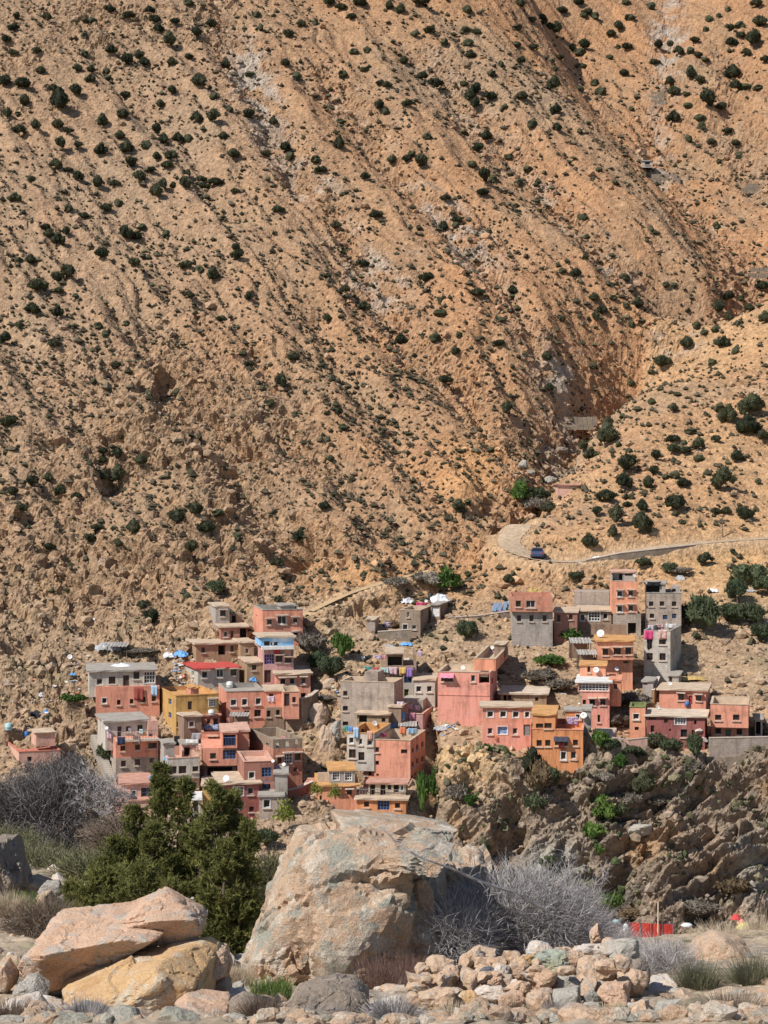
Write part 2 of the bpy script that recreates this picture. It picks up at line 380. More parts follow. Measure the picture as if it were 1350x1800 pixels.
# block: f = (x0, x1, y_top, y_bottom) of the front, s = x of the far edge of the side that shows, d = depth in metres,
# c colour, r roof (slab / parapet / open / none), rc roof colour, w = windows in the front, sw = windows in the side
HOUSES = [
 dict(n="hillside_house", z=1, l="grey upper storey over a salmon ground floor with a red rug hung outside", B=[
   dict(f=(650, 1082, 800, 970), s=640, d=7, c='salmon', st='plaster', r='none', Y=1.0,
        w=[(708, 893, 32, 36, 'w'), (805, 905, 24, 34, 'd'), (892, 898, 24, 32, 'd'), (968, 885, 36, 34, 'd'), (1043, 880, 28, 34, 'd')]),
   dict(f=(605, 1055, 690, 797), s=568, d=7.5, c='pale', r='slab', rc='greyroof', dy=0.3,
        w=[(675, 765, 40, 40, 'w'), (760, 755, 46, 50, 'd'), (855, 758, 40, 74, 'D'), (925, 722, 40, 48, 'd'), (1014, 728, 74, 92, 'g')])]),
 dict(n="hillside_house", z=1, l="grey and salmon house with dark blankets on its balcony beside outdoor steps", B=[
   dict(f=(785, 1072, 1285, 1400), s=720, d=7, c='block', st='block', r='none', w=[(837, 1320, 34, 40, 'd'), (933, 1310, 36, 40, 'd'), (1030, 1298, 32, 32, 'd')], sw=[(752, 1330, 10, 60, 'D')]),
   dict(f=(785, 1072, 1155, 1285), s=720, d=7, c='salmon', r='none', w=[(833, 1217, 34, 34, 'd'), (932, 1208, 34, 34, 'd'), (1035, 1197, 58, 36, 'd')], sw=[(757, 1210, 12, 30, 'd')], balcony=(785, 1072, 1155)),
   dict(f=(715, 1002, 1030, 1155), s=648, d=6, c='pale', r='slab', rc='greyroof', dy=1.6, w=[(810, 1105, 28, 74, 'D'), (870, 1085, 32, 36, 'd'), (950, 1078, 36, 40, 'd')]),
   dict(f=(1003, 1072, 1030, 1155), d=3.5, c='dustpink', r='open', dy=2.4)]),
 dict(n="hillside_house", z=2, l="ochre house with a flat sunlit roof, blue shutters and a green window", B=[
   dict(f=(42, 380, 868, 1160), s=-95, d=8.5, c='ochre', r='parapet', rc='orangeroof', ph=0.25, w=[(152, 945, 34, 66, 'D'), (330, 925, 54, 54, 'gnh'), (165, 1092, 42, 44, 'd'), (60, 1095, 34, 40, 'd')],
        sw=[(-6, 915, 24, 46, 'b'), (-6, 1022, 24, 46, 'b')]),
   dict(f=(160, 222, 800, 866), d=2.4, c='rust', r='slab', rc='orangeroof', dy=1.5, up=1),
   dict(f=(105, 245, 1025, 1160), s=40, d=3.0, c='brown', r='slab', rc='tan', dy=-2.6, w=[(165, 1092, 40, 42, 'w')])]),
 dict(n="hillside_house", z=2, l="narrow pink house with a cluttered roof terrace next to the ochre house", B=[
   dict(f=(248, 408, 1162, 1280), s=238, d=5.0, c='salmon', r='parapet', rc='pinkroof', ph=0.5, w=[(330, 1222, 62, 50, 'dh')]),
   dict(f=(252, 392, 1018, 1160), s=238, d=3.2, c='terracotta', r='slab', rc='pinkroof', dy=4.2, w=[(300, 1070, 26, 36, 'd'), (355, 1075, 34, 56, 'D')])]),
 dict(n="hillside_house", z=2, l="pink house with blue balcony railing and a wide blue barred window", B=[
   dict(f=(255, 526, 1283, 1425), s=240, d=7, c='salmon', r='none', w=[(335, 1345, 46, 46, 'd'), (464, 1333, 102, 74, 'B')]),
   dict(f=(410, 526, 1150, 1283), d=6, c='salmon', r='slab', rc='dustpink', w=[(465, 1222, 100, 88, 'vr')]),
   dict(f=(526, 618, 1140, 1370), d=6, c='terracotta', r='slab', rc='dustpink', dy=1.2, w=[(565, 1330, 44, 70, 'D')]),
   dict(f=(262, 522, 1425, 1525), d=5, c='grey', r='none', dy=1.0, w=[(390, 1475, 200, 84, 'v')])]),
 dict(n="hillside_house", z=2, l="terracotta building with blue barred windows above a low terrace carrying a white dish", B=[
   dict(f=(580, 816, 1392, 1560), s=528, d=7, c='brownred', r='parapet', rc='dustpink', ph=0.3, w=[(641, 1496, 46, 50, 'w'), (758, 1472, 78, 74, 'B'), (757, 1592, 42, 36, 'd')]),
   dict(f=(388, 700, 1560, 1800), d=7, c='maroon', r='slab', rc='tan', dy=-1.6, w=[(405, 1648, 40, 46, 'd'), (535, 1625, 82, 70, 'g'), (632, 1622, 46, 54, 'w'), (540, 1742, 66, 62, 'b'), (640, 1765, 38, 40, 'd')])]),
 dict(n="hillside_house", z=2, l="bare grey block annex with a single white window below an open balcony", B=[
   dict(f=(700, 892, 1655, 1800), d=6, c='block', st='block', r='slab', rc='greyroof', dy=-3.2, w=[(760, 1722, 52, 62, 'w')]),
   dict(f=(700, 820, 1555, 1652), d=4, c='brownred', r='none', dy=0.0, w=[(757, 1592, 62, 50, 'vr')]),
   dict(f=(822, 924, 1478, 1655), d=4, c='grey', r='slab', rc='greyroof', dy=-1.4)]),
 dict(n="hillside_house", z=2, l="terracotta house with a roofless brick top storey pierced by three openings", B=[
   dict(f=(812, 1042, 1290, 1570), s=622, d=9, c='rust', r='none', w=[(930, 1366, 62, 80, 'gh'), (860, 1382, 32, 50, 'dh'), (1005, 1350, 44, 50, 'dh'), (986, 1450, 28, 32, 'd'), (915, 1460, 32, 60, 'D')]),
   dict(f=(812, 1042, 1215, 1290), s=622, d=9, c='brown', st='brick', r='open', w=[(848, 1263, 30, 44, 'o'), (925, 1250, 32, 44, 'o'), (1000, 1233, 30, 44, 'o')], sw=[(765, 1262, 24, 40, 'd')])]),
 dict(n="hillside_house", z=2, l="salmon house with three upper windows and a grey flat roof behind the white canopy", B=[
   dict(f=(442, 746, 838, 1092), s=378, d=8, c='salmon', r='parapet', rc='greyroof', ph=0.3, w=[(498, 922, 46, 46, 'w'), (585, 918, 42, 50, 'w'), (693, 912, 42, 50, 'w'), (688, 1006, 52, 54, 'd'), (603, 1012, 40, 52, 'd')], sw=[(405, 950, 40, 60, 'D')])]),
 dict(n="hillside_house", z=2, l="salmon wing with a recessed balcony above the dark curved retaining wall", B=[
   dict(f=(748, 892, 822, 962), d=5, c='salmon', r='slab', rc='tan', dy=1.5, w=[(795, 880, 34, 54, 'D')]),
   dict(f=(892, 1016, 838, 968), s=1020, d=5, c='salmon', r='parapet', rc='tan', ph=0.3, dy=-1.4, w=[(916, 900, 48, 100, 'D'), (976, 900, 28, 44, 'd')]),
   dict(f=(755, 900, 962, 1125), d=5, c='brown', r='none', dy=0.6, w=[(848, 1000, 30, 40, 'd'), (775, 1010, 30, 50, 'd')])]),
 dict(n="hillside_house", z=2, l="salmon house with three white hooded windows under a tan slab roof", B=[
   dict(f=(836, 1106, 692, 872), s=806, d=8, c='salmon', r='slab', rc='tan', w=[(888, 756, 46, 50, 'wh'), (962, 753, 42, 50, 'wh'), (1052, 750, 40, 50, 'wh'), (1050, 870, 44, 50, 'w')])]),
 dict(n="hillside_house", z=2, l="narrow house painted sky blue above with a purple barred window below", B=[
   dict(f=(735, 972, 505, 775), s=690, d=5, c='lilac', r='none', w=[(778, 580, 82, 78, 'P'), (858, 576, 54, 48, 'dh'), (930, 586, 52, 36, 'dh'), (765, 715, 56, 100, 'D')]),
   dict(f=(712, 970, 398, 480), s=672, d=5, c='pale', st='skyblue', r='slab', rc='tan', w=[(762, 455, 46, 36, 'd'), (832, 468, 30, 50, 'D'), (798, 465, 20, 40, 'w')]),
   dict(f=(720, 976, 480, 505), d=0.5, c='white', r='none', dy=-0.7)]),
 dict(n="hillside_house", z=2, l="tall clean salmon house with one large window at the village's upper edge", B=[
   dict(f=(728, 1046, 192, 460), s=652, d=8, c='salmon', r='parapet', rc='greyroof', ph=0.35, w=[(783, 286, 44, 42, 'wh'), (880, 270, 70, 62, 'wh'), (987, 273, 42, 42, 'wh'), (990, 386, 44, 38, 'wh')], sw=[(680, 235, 9, 16, 'd')]),
   dict(f=(870, 984, 150, 190), d=3, c='grey', r='slab', rc='greyroof', dy=4, up=1)]),
 dict(n="hillside_house", z=2, l="small grey cube house with one window, highest on the village edge", B=[
   dict(f=(356, 466, 158, 292), s=303, d=6, c='grey', r='slab', rc='tan', w=[(413, 216, 44, 46, 'dh')]),
   dict(f=(466, 568, 228, 292), d=3, c='brown', r='none', dy=1.0, w=[(500, 260, 34, 60, 'v')])]),
 dict(n="hillside_house", z=2, l="dark red cottage with a white framed window and a black doorway below the grey cube", B=[
   dict(f=(397, 606, 318, 412), s=356, d=6, c='brownred', r='slab', rc='tan', w=[(435, 380, 30, 42, 'w'), (485, 384, 24, 58, 'D'), (576, 372, 58, 74, 'v')])]),
 dict(n="mud_house", z=2, l="long low mud walled house with a wide tan roof and a black doorway", B=[
   dict(f=(202, 552, 455, 560), s=138, d=6, c='mud', r='slab', rc='tan', w=[(257, 506, 30, 40, 'd'), (404, 508, 56, 74, 'v'), (485, 496, 26, 48, 'd')]),
   dict(f=(552, 660, 440, 555), d=4.5, c='mud', r='slab', rc='tan', dy=-0.3, w=[(605, 512, 26, 38, 'w')])]),
 dict(n="hillside_house", z=2, l="grey house under a bright red flat roof", B=[
   dict(f=(216, 542, 650, 772), s=82, d=8.5, c='pale', r='slab', rc='redroof', w=[(270, 702, 46, 50, 'wh'), (390, 690, 56, 62, 'wh'), (497, 684, 46, 48, 'dh')], sw=[(95, 686, 16, 74, 'D'), (175, 693, 18, 40, 'w')])]),
 dict(n="mud_house", z=2, l="ochre mud shed between the red roofed house and the purple barred window", B=[
   dict(f=(602, 734, 600, 772), s=540, d=6, c='mud', r='slab', rc='tan', w=[(660, 645, 34, 40, 'd')])]),
 dict(n="hillside_house", z=1, l="low pink house with a flat pink roof and a blue dish", B=[
   dict(f=(825, 1075, 1452, 1562), s=818, d=6, c='dustpink', r='slab', rc='pinkroof', w=[(905, 1521, 32, 34, 'w'), (995, 1516, 78, 66, 'b')]),
   dict(f=(785, 872, 1512, 1610), d=3, c='dustpink', r='slab', rc='pinkroof', dy=-1.5, w=[(835, 1570, 18, 32, 'd')]),
   dict(f=(872, 1075, 1565, 1640), d=2, c='dustpink', r='slab', rc='pinkroof', dy=-1.2)]),
 dict(n="hillside_house", z=1, l="grey over maroon house with a railed laundry terrace behind the juniper top", B=[
   dict(f=(1135, 1352, 1425, 1560), s=1075, d=8, c='brownred', r='none', w=[(1177, 1478, 30, 38, 'w'), (1225, 1478, 34, 40, 'w'), (1325, 1466, 30, 38, 'w')]),
   dict(f=(1135, 1352, 1285, 1425), s=1075, d=8, c='pale', r='parapet', rc='dustpink', ph=0.55, w=[(1172, 1364, 52, 52, 'd'), (1238, 1362, 52, 52, 'd'), (1325, 1356, 40, 36, 'd')]),
   dict(f=(1112, 1182, 1180, 1285), s=1072, d=3, c='grey', r='slab', rc='greyroof', dy=1.5),
   dict(f=(1240, 1330, 1185, 1285), d=3, c='dustpink', r='slab', rc='greyroof', dy=5.0, w=[(1268, 1240, 40, 60, 'v')])]),
 dict(n="stone_store", z=2, l="little pale store with a dark door and a yellow side wall behind the juniper tops", B=[
   dict(f=(172, 236, 1680, 1800), d=4, c='pale', r='slab', rc='white', w=[(200, 1745, 36, 100, 'D')], dy=-3.0),
   dict(f=(252, 390, 1570, 1700), d=5, c='yellow', r='slab', rc='tan', dy=0.5, w=[(288, 1585, 24, 16, 'd')])]),
 dict(n="hillside_house", z=1, l="house with a walled salmon roof terrace, alone above the bare walnut trees", B=[
   dict(f=(128, 410, 1243, 1345), s=38, d=9, c='dustpink', r='parapet', rc='saltroof', ph=0.2, w=[(200, 1290, 30, 34, 'd')]),
   dict(f=(245, 375, 1110, 1205), s=200, d=3, c='dustpink', r='slab', rc='tan', dy=1.5, up=1),
   dict(f=(70, 205, 1082, 1172), d=.4, c='grey', r='none', dy=8.4, up=1)]),
 # ---- middle village
 dict(n="hillside_house", z=3, l="brown block house at the head of the gully with a red cloth on its roof", B=[
   dict(f=(697, 852, 225, 372), s=932, d=7, c='brown', st='brick', r='parapet', rc='tan', ph=0.3, w=[(738, 352, 38, 42, 'w'), (805, 354, 32, 32, 'w'), (760, 258, 18, 40, 'w')])]),
 dict(n="stone_store", z=3, l="tarp topped brown shed with a white door behind the brown block house", B=[
   dict(f=(930, 1002, 178, 282), s=1092, d=8, c='brown', r='slab', rc='greyroof', dy=2, w=[(968, 238, 56, 70, 'wD')])]),
 dict(n="stone_store", z=3, l="small roofless block store left of the brown block house", B=[
   dict(f=(450, 512, 290, 360), s=537, d=4, c='block', st='block', r='slab', rc='tan', w=[])]),
 dict(n="hillside_house", z=3, l="house with a tan roofed open pavilion and bright laundry along its parapet", B=[
   dict(f=(556, 802, 655, 720), d=8, c='brown', st='block', r='none', dy=0),
   dict(f=(724, 802, 720, 880), d=6, c='grey', r='none', dy=0, w=[(756, 742, 62, 62, 'vr'), (745, 847, 42, 54, 'Y')]),
   dict(f=(597, 722, 545, 655), d=7, c='brown', r='slab', rc='tan', dy=1.5, w=[(660, 612, 108, 74, 'v')]),
   dict(f=(804, 822, 560, 720), s=897, d=8, c='brown', st='brick', r='none', dy=0.5)]),
 dict(n="hillside_house", z=3, l="pale grey house with two brown windows below the laundry pavilion", B=[
   dict(f=(804, 962, 742, 940), s=990, d=6, c='pale', r='slab', rc='tan', w=[(840, 819, 38, 44, 'w'), (920, 819, 38, 44, 'w')])]),
 dict(n="hillside_house", z=3, l="huge windowless grey block wall house with brick infill at one corner", B=[
   dict(f=(252, 655, 760, 1120), s=722, d=4.5, c='block', st='block', r='parapet', rc='tan', ph=0.5, w=[(287, 852, 32, 36, 'd'), (287, 965, 38, 36, 'd'), (288, 1080, 42, 32, 'd')]),
   dict(f=(432, 532, 690, 758), d=3, c='block', st='block', r='none', dy=2, up=1)]),
 dict(n="hillside_house", z=3, l="dusty pink house half hidden by washing beside the huge block wall", B=[
   dict(f=(705, 872, 1005, 1150), s=946, d=7, c='lilac', st='plaster', r='parapet', rc='dustpink', ph=0.4, w=[(748, 1085, 40, 50, 'd'), (822, 1082, 30, 36, 'd')]),
   dict(f=(706, 872, 900, 1000), s=946, d=5, c='grey', r='none', dy=4, w=[(870, 935, 10, 30, 'd')]),
   dict(f=(612, 706, 945, 1120), d=4, c='brown', r='slab', rc='tan', dy=-1.6),
   dict(f=(375, 612, 1000, 1125), d=2.6, c='mud', r='slab', rc='tan', dy=-1.9, w=[(575, 1052, 28, 32, 'd'), (420, 1040, 60, 60, 'v')])]),
 dict(n="hillside_house", z=3, l="tall pink corner house with a cluttered roof terrace and blue washing", B=[
   dict(f=(505, 777, 1200, 1500), s=890, d=8, c='salmon', r='parapet', rc='tan', ph=0.75, w=[(528, 1276, 26, 38, 'd'), (730, 1290, 48, 32, 'd'), (528, 1376, 26, 32, 'd'), (530, 1466, 18, 18, 'd')],
        sw=[(795, 1281, 16, 34, 'd'), (830, 1256, 16, 40, 'd'), (868, 1236, 16, 40, 'd'), (795, 1386, 16, 40, 'd'), (830, 1361, 16, 40, 'd'), (868, 1346, 16, 40, 'd'), (790, 1490, 14, 40, 'd'), (815, 1470, 14, 40, 'd')]),
   dict(f=(298, 505, 1150, 1345), d=8, c='pale', r='parapet', rc='orangeroof', ph=0.5, dy=0.5, w=[(333, 1206, 34, 44, 'w'), (401, 1216, 28, 46, 'w'), (470, 1226, 36, 40, 'w'), (340, 1306, 52, 66, 'd'), (408, 1326, 46, 64, 'd')]),
   dict(f=(430, 505, 1345, 1530), d=6, c='salmon', r='none', dy=0.5, w=[(473, 1341, 34, 38, 'd'), (472, 1452, 24, 36, 'd'), (441, 1440, 16, 60, 'w')])]),
 dict(n="hillside_house", z=3, l="salmon house with grey upper room, orange roof and two white barred windows", B=[
   dict(f=(88, 372, 1540, 1745), s=72, d=7, c='coral', r='slab', rc='orangeroof', w=[(222, 1596, 38, 36, 'dh'), (317, 1598, 38, 36, 'dh'), (100, 1640, 20, 40, 'd')]),
   dict(f=(165, 360, 1425, 1538), s=408, d=5, c='grey', r='slab', rc='orangeroof', dy=0.6, w=[(217, 1472, 52, 68, 'g'), (310, 1477, 52, 62, 'g')]),
   dict(f=(80, 162, 1450, 1538), d=.3, c='tan', r='none', dy=1.5)]),
 dict(n="hillside_house", z=3, l="orange house with a pillared veranda over a wide grille, behind the big boulder", B=[
   dict(f=(372, 742, 1640, 1790), s=782, d=6, c='orange', r='slab', rc='tan', w=[(447, 1688, 38, 40, 'd'), (575, 1692, 90, 78, 'B'), (680, 1698, 38, 38, 'd')], sw=[(768, 1680, 12, 40, 'd')]),
   dict(f=(462, 742, 1520, 1625), s=776, d=2.4, c='tan', r='slab', rc='pinkroof', dy=1.6, w=[(492, 1572, 40, 92, 'v'), (570, 1575, 38, 92, 'v'), (620, 1555, 28, 44, 'd'), (670, 1570, 40, 60, 'v'), (714, 1560, 22, 50, 'w')], rail=(372, 742, 1640))]),
 # ---- right village
 dict(n="hillside_house", z=4, l="big plain pink house with a small pink awning and a corner balcony niche", B=[
   dict(f=(42, 456, 995, 1360), s=512, d=8, c='pink', r='parapet', rc='tan', ph=0.3, w=[(117, 1042, 96, 56, 'dA'), (322, 1046, 34, 52, 'w'), (410, 1048, 84, 72, 'v')]),
   dict(f=(330, 502, 890, 985), s=632, d=15, c='coral', r='parapet', rc='tan', ph=0.5, dy=1.5, up=1, sw=[(545, 960, 10, 36, 'd'), (568, 1000, 10, 36, 'd')]),
   dict(f=(490, 575, 770, 880), s=632, d=3, c='brown', r='slab', rc='tan', dy=11, up=1)]),
 dict(n="mud_house", z=4, l="ruined low mud building under a crumbling white roof", B=[
   dict(f=(540, 902, 1160, 1240), s=915, d=7, c='mud', r='slab', rc='paletan', w=[(610, 1195, 30, 40, 'd'), (575, 1190, 26, 60, 'v'), (825, 1210, 26, 30, 'd')])]),
 dict(n="hillside_house", z=4, l="salmon over pink house with four white windows above a blue poster", B=[
   dict(f=(397, 782, 1402, 1560), s=392, d=7, c='pink', r='none', w=[(457, 1463, 38, 48, 'w'), (555, 1458, 80, 62, 'Q'), (654, 1463, 38, 48, 'w'), (752, 1455, 62, 88, 'gD')]),
   dict(f=(397, 782, 1265, 1402), s=392, d=4, c='salmon', r='slab', rc='tan', w=[(458, 1330, 46, 46, 'W'), (560, 1330, 46, 46, 'W'), (660, 1332, 46, 46, 'W'), (750, 1332, 36, 46, 'W')])]),
 dict(n="hillside_house", z=4, ext=.7, l="bright orange house on the cliff edge with red clothes hung below a dark awning", B=[
   dict(f=(790, 1192, 1448, 1735), s=1204, d=8, c='orange', r='parapet', rc='coral', ph=0.3, w=[(845, 1558, 42, 48, 'd'), (913, 1557, 42, 48, 'd'), (1020, 1545, 100, 62, 'dG'), (1132, 1554, 40, 46, 'd'), (1037, 1657, 42, 62, 'w'), (1116, 1654, 44, 58, 'w')]),
   dict(f=(792, 972, 1325, 1446), s=985, d=7, c='orange', r='slab', rc='orangeroof', w=[(848, 1426, 58, 46, 'd'), (915, 1422, 58, 46, 'd')]),
   dict(f=(1050, 1185, 1295, 1440), d=3, c='orange', r='slab', rc='greyroof', dy=4.5, w=[(1150, 1350, 32, 40, 'w')]),
   dict(f=(1192, 1252, 1290, 1450), d=4, c='grey', r='slab', rc='greyroof', dy=3.0)]),
 dict(n="hillside_house", z=4, l="house with a roofless terracotta top floor over bare grey concrete", B=[
   dict(f=(632, 952, 522, 740), d=7, c='grey', st='block', r='none', w=[(686, 570, 32, 48, 'd'), (783, 570, 32, 48, 'd'), (888, 570, 32, 48, 'd')]),
   dict(f=(620, 952, 398, 520), s=620, d=7.6, c='terracotta', st='brick', r='open', dy=-0.5, w=[(680, 455, 40, 48, 'd'), (778, 458, 72, 56, 'w'), (887, 450, 40, 44, 'o')])]),
 dict(n="hillside_house", z=4, l="low brown red house with a tan roof beside the roofless terracotta floor", B=[
   dict(f=(962, 1146, 515, 725), d=7, c='brownred', st='brick', r='slab', rc='tan', dy=0.5, w=[(1000, 570, 26, 52, 'd'), (1095, 560, 30, 40, 'd')])]),
 dict(n="hillside_house", z=5, l="long brown house with a white barred window next to the orange tower", B=[
   dict(f=(58, 288, 432, 530), d=7, c='brown', r='slab', rc='tan', w=[(92, 484, 32, 42, 'w'), (172, 476, 78, 62, 'g'), (247, 474, 30, 42, 'w')]),
   dict(f=(35, 275, 308, 400), d=4, c='block', st='block', r='none', dy=8)]),
 dict(n="tower_house", z=5, l="tall slim orange tower house with four small windows", B=[
   dict(f=(300, 488, 458, 560), s=285, d=5.5, c='block', st='block', r='none', w=[(428, 560, 56, 80, 'v')]),
   dict(f=(292, 466, 240, 457), s=270, d=5, c='coral', r='none', w=[(345, 323, 36, 38, 'wh'), (420, 320, 36, 38, 'wh'), (345, 425, 36, 42, 'wh'), (420, 420, 36, 42, 'wh')]),
   dict(f=(292, 452, 172, 238), s=272, d=4.5, c='grey', r='slab', rc='dustpink', w=[(330, 212, 70, 56, 'v'), (405, 192, 50, 18, 'd')], dy=0.2)]),
 dict(n="hillside_house", z=5, l="unfinished grey house with an open top floor beside the orange tower", B=[
   dict(f=(518, 762, 318, 545), d=7, c='block', st='block', r='parapet', rc='greyroof', ph=0.3, w=[(558, 391, 30, 32, 'd'), (631, 390, 30, 32, 'd'), (713, 391, 30, 32, 'd'), (563, 473, 30, 30, 'd'), (653, 481, 32, 30, 'b'), (714, 474, 30, 32, 'b')]),
   dict(f=(518, 655, 250, 317), d=5, c='grey', r='slab', rc='greyroof', dy=1, w=[(570, 284, 90, 58, 'v')]),
   dict(f=(690, 755, 275, 317), d=3, c='grey', r='none', dy=2, w=[(712, 300, 26, 22, 'd')])]),
 dict(n="hillside_house", z=5, l="grey block house with pink and orange blankets hung from its roof", B=[
   dict(f=(508, 688, 572, 840), s=762, d=8, c='pale', st='block', r='parapet', rc='greyroof', ph=0.35, w=[(548, 748, 42, 48, 'd'), (635, 750, 42, 48, 'd'), (634, 648, 46, 36, 'd'), (548, 660, 36, 70, 'D')])]),
 dict(n="hillside_house", z=5, l="orange house with three windows on an overhanging floor below a white dish", B=[
   dict(f=(202, 432, 772, 930), s=196, d=6, c='coral', r='none', dy=0.9, w=[(240, 792, 30, 26, 'd'), (385, 782, 34, 24, 'd')]),
   dict(f=(193, 437, 636, 770), s=158, d=7, c='coral', r='slab', rc='orangeroof', w=[(247, 718, 36, 42, 'dh'), (328, 713, 48, 42, 'dh'), (402, 711, 38, 44, 'dh')]),
   dict(f=(150, 390, 530, 600), d=.5, c='brown', st='block', r='none', dy=6.8, up=1)]),
 dict(n="hillside_house", z=5, l="pink house with a white roofed glass veranda above a scalloped edge", B=[
   dict(f=(88, 275, 990, 1205), d=6, c='pink', r='none', w=[(103, 1060, 26, 38, 'd'), (158, 1058, 38, 38, 'dh'), (230, 1057, 36, 38, 'dh'), (203, 1168, 18, 50, 'd')]),
   dict(f=(60, 278, 915, 988), s=34, d=6, c='pink', r='slab', rc='white', w=[(168, 955, 204, 60, 'V')]),
   dict(f=(278, 352, 905, 1010), d=5, c='coral', r='slab', rc='coral', dy=1.0, w=[(316, 950, 24, 34, 'd')]),
   dict(f=(75, 250, 800, 890), s=40, d=4, c='coral', r='slab', rc='orangeroof', dy=4.5, w=[(135, 832, 20, 44, 'd')])]),
 dict(n="hillside_house", z=5, l="tiny orange tower house with a mossy green roof", B=[
   dict(f=(412, 518, 1092, 1292), s=524, d=4, c='coral', r='parapet', rc='greenroof', ph=0.12, w=[(456, 1155, 40, 38, 'w'), (460, 1237, 28, 24, 'd')])]),
 dict(n="hillside_house", z=5, l="long low maroon house with peeling plaster and a white barred window", B=[
   dict(f=(526, 922, 1143, 1302), s=938, d=5.5, c='maroon', r='slab', rc='paletan', w=[(755, 1186, 74, 46, 'g'), (658, 1185, 26, 30, 'd'), (567, 1238, 26, 46, 'd'), (686, 1246, 14, 16, 'd'), (780, 1268, 44, 52, 'd'), (845, 1272, 24, 50, 'D'), (566, 1165, 50, 26, 'd'), (857, 1195, 18, 30, 'd')])]),
 dict(n="hillside_house", z=5, l="smooth peach house with a red door and a blue barrel in front", B=[
   dict(f=(613, 928, 965, 1088), s=955, d=6, c='salmon', r='slab', rc='tan', w=[(760, 1023, 38, 42, 'dh'), (825, 1043, 26, 62, 'R'), (879, 1030, 38, 36, 'dh')]),
   dict(f=(672, 745, 870, 945), s=760, d=4, c='grey', r='slab', rc='greyroof', dy=6, w=[(690, 905, 20, 50, 'D')])]),
 dict(n="hillside_house", z=5, l="salmon house with recessed ground floor standing above the long grey wall", B=[
   dict(f=(966, 1216, 1228, 1312), s=1222, d=6, c='rust', r='none', dy=0.9, w=[(1012, 1252, 40, 38, 'd'), (1080, 1264, 36, 46, 'G'), (1155, 1257, 38, 40, 'd')]),
   dict(f=(960, 1217, 1072, 1227), s=1278, d=7, c='salmon', r='parapet', rc='tan', ph=0.45, w=[(1012, 1161, 42, 36, 'd'), (1134, 1161, 44, 38, 'd')])]),
 dict(n="stone_store", z=5, l="unfinished grey concrete frame annex beside the end house", B=[
   dict(f=(1262, 1312, 1168, 1300), d=4, c='grey', r='slab', rc='greyroof', dy=1, w=[(1284, 1235, 34, 90, 'v')])]),
 dict(n="stone_store", z=5, l="small grey shed among dry twigs above the tiny tower house", B=[
   dict(f=(500, 572, 912, 1015), s=598, d=4, c='grey', r='slab', rc='greyroof', w=[(520, 935, 24, 10, 'd')])]),
 dict(n="valley_hut", z=0, ext=2.2, l="lone pinkish hut in the ravine above the road bend", B=[
   dict(f=(980, 1017, 851, 874), s=975, d=5, c='dustpink', st='plaster', r='slab', rc='pinkroof', Yabs=277.5)]),
 dict(n="ravine_house", z=0, ext=.3, l="tiny white ruined house far up the ravine", B=[
   dict(f=(1129, 1147, 282, 292), s=1125, d=4, c='pale', r='slab', rc='greyroof', Yabs=423, w=[(1138, 286, 9, 7, 'd')])]),
]

def zpx(z, x, y=0):
    k, ox, oy = ZM[z]
    return x / k + ox, y / k + oy

def village_Y(px, py):
    yl = 200 + (1430 - py) * 0.13
    yr = 204 + (1340 - py) * 0.16
    t = min(1, max(0, (px - 745) / 40.0))
    return yl * (1 - t) + yr * t

for h in HOUSES:
    lo = max(b['f'][3] for b in h['B'] if not b.get('up'))
    b0 = h['B'][0]
    px, py = zpx(h['z'], b0['f'][0], lo)
    h['Y'] = b0.get('Yabs') or village_Y(px, py)
    for b in h['B']:
        x0, yt = zpx(h['z'], b['f'][0], b['f'][2]); x1, yb = zpx(h['z'], b['f'][1], b['f'][3])
        b['px'] = (x0, x1, yt, yb)
        b['sp'] = zpx(h['z'], b['s'])[0] if 's' in b else None
    h['base'] = (px, py)

# ------------------------------------------------------------------ shape of the mountainside: heights through surveyed points
ctl = []
def cp(*rows):
    for px, py, Y in rows:
        ctl.append(P(px, py, Y))
# main face of the mountain
cp((-300, 1060, 246), (-300, 700, 286), (-300, 300, 345), (-300, -50, 405), (-300, -300, 470),
   (0, 1060, 250), (0, 900, 268), (0, 700, 293), (0, 500, 320), (0, 300, 352), (0, 100, 388), (0, 0, 408), (0, -200, 455),
   (250, 1060, 252), (250, 900, 271), (250, 700, 297), (250, 500, 326), (250, 300, 358), (250, 100, 394), (250, -50, 425),
   (450, 1030, 256), (450, 850, 280), (450, 650, 308), (450, 450, 338), (450, 250, 371), (450, 50, 408), (450, -150, 455),
   (650, 1000, 261), (650, 850, 284), (650, 650, 314), (650, 450, 345), (650, 250, 379), (650, 50, 417), (650, -150, 465),
   (800, 900, 276), (800, 750, 300), (800, 550, 332), (800, 350, 365), (800, 150, 401), (800, -50, 442),
   (900, 780, 298), (900, 600, 328), (900, 400, 362), (900, 230, 392), (880, 60, 424), (880, -100, 462),
   (1000, 620, 331), (1000, 480, 353), (1000, 300, 384), (1000, 180, 407), (1100, 550, 348), (1100, 420, 367), (1100, 290, 392),
   (1200, 540, 354), (1200, 420, 371), (1260, 450, 368))
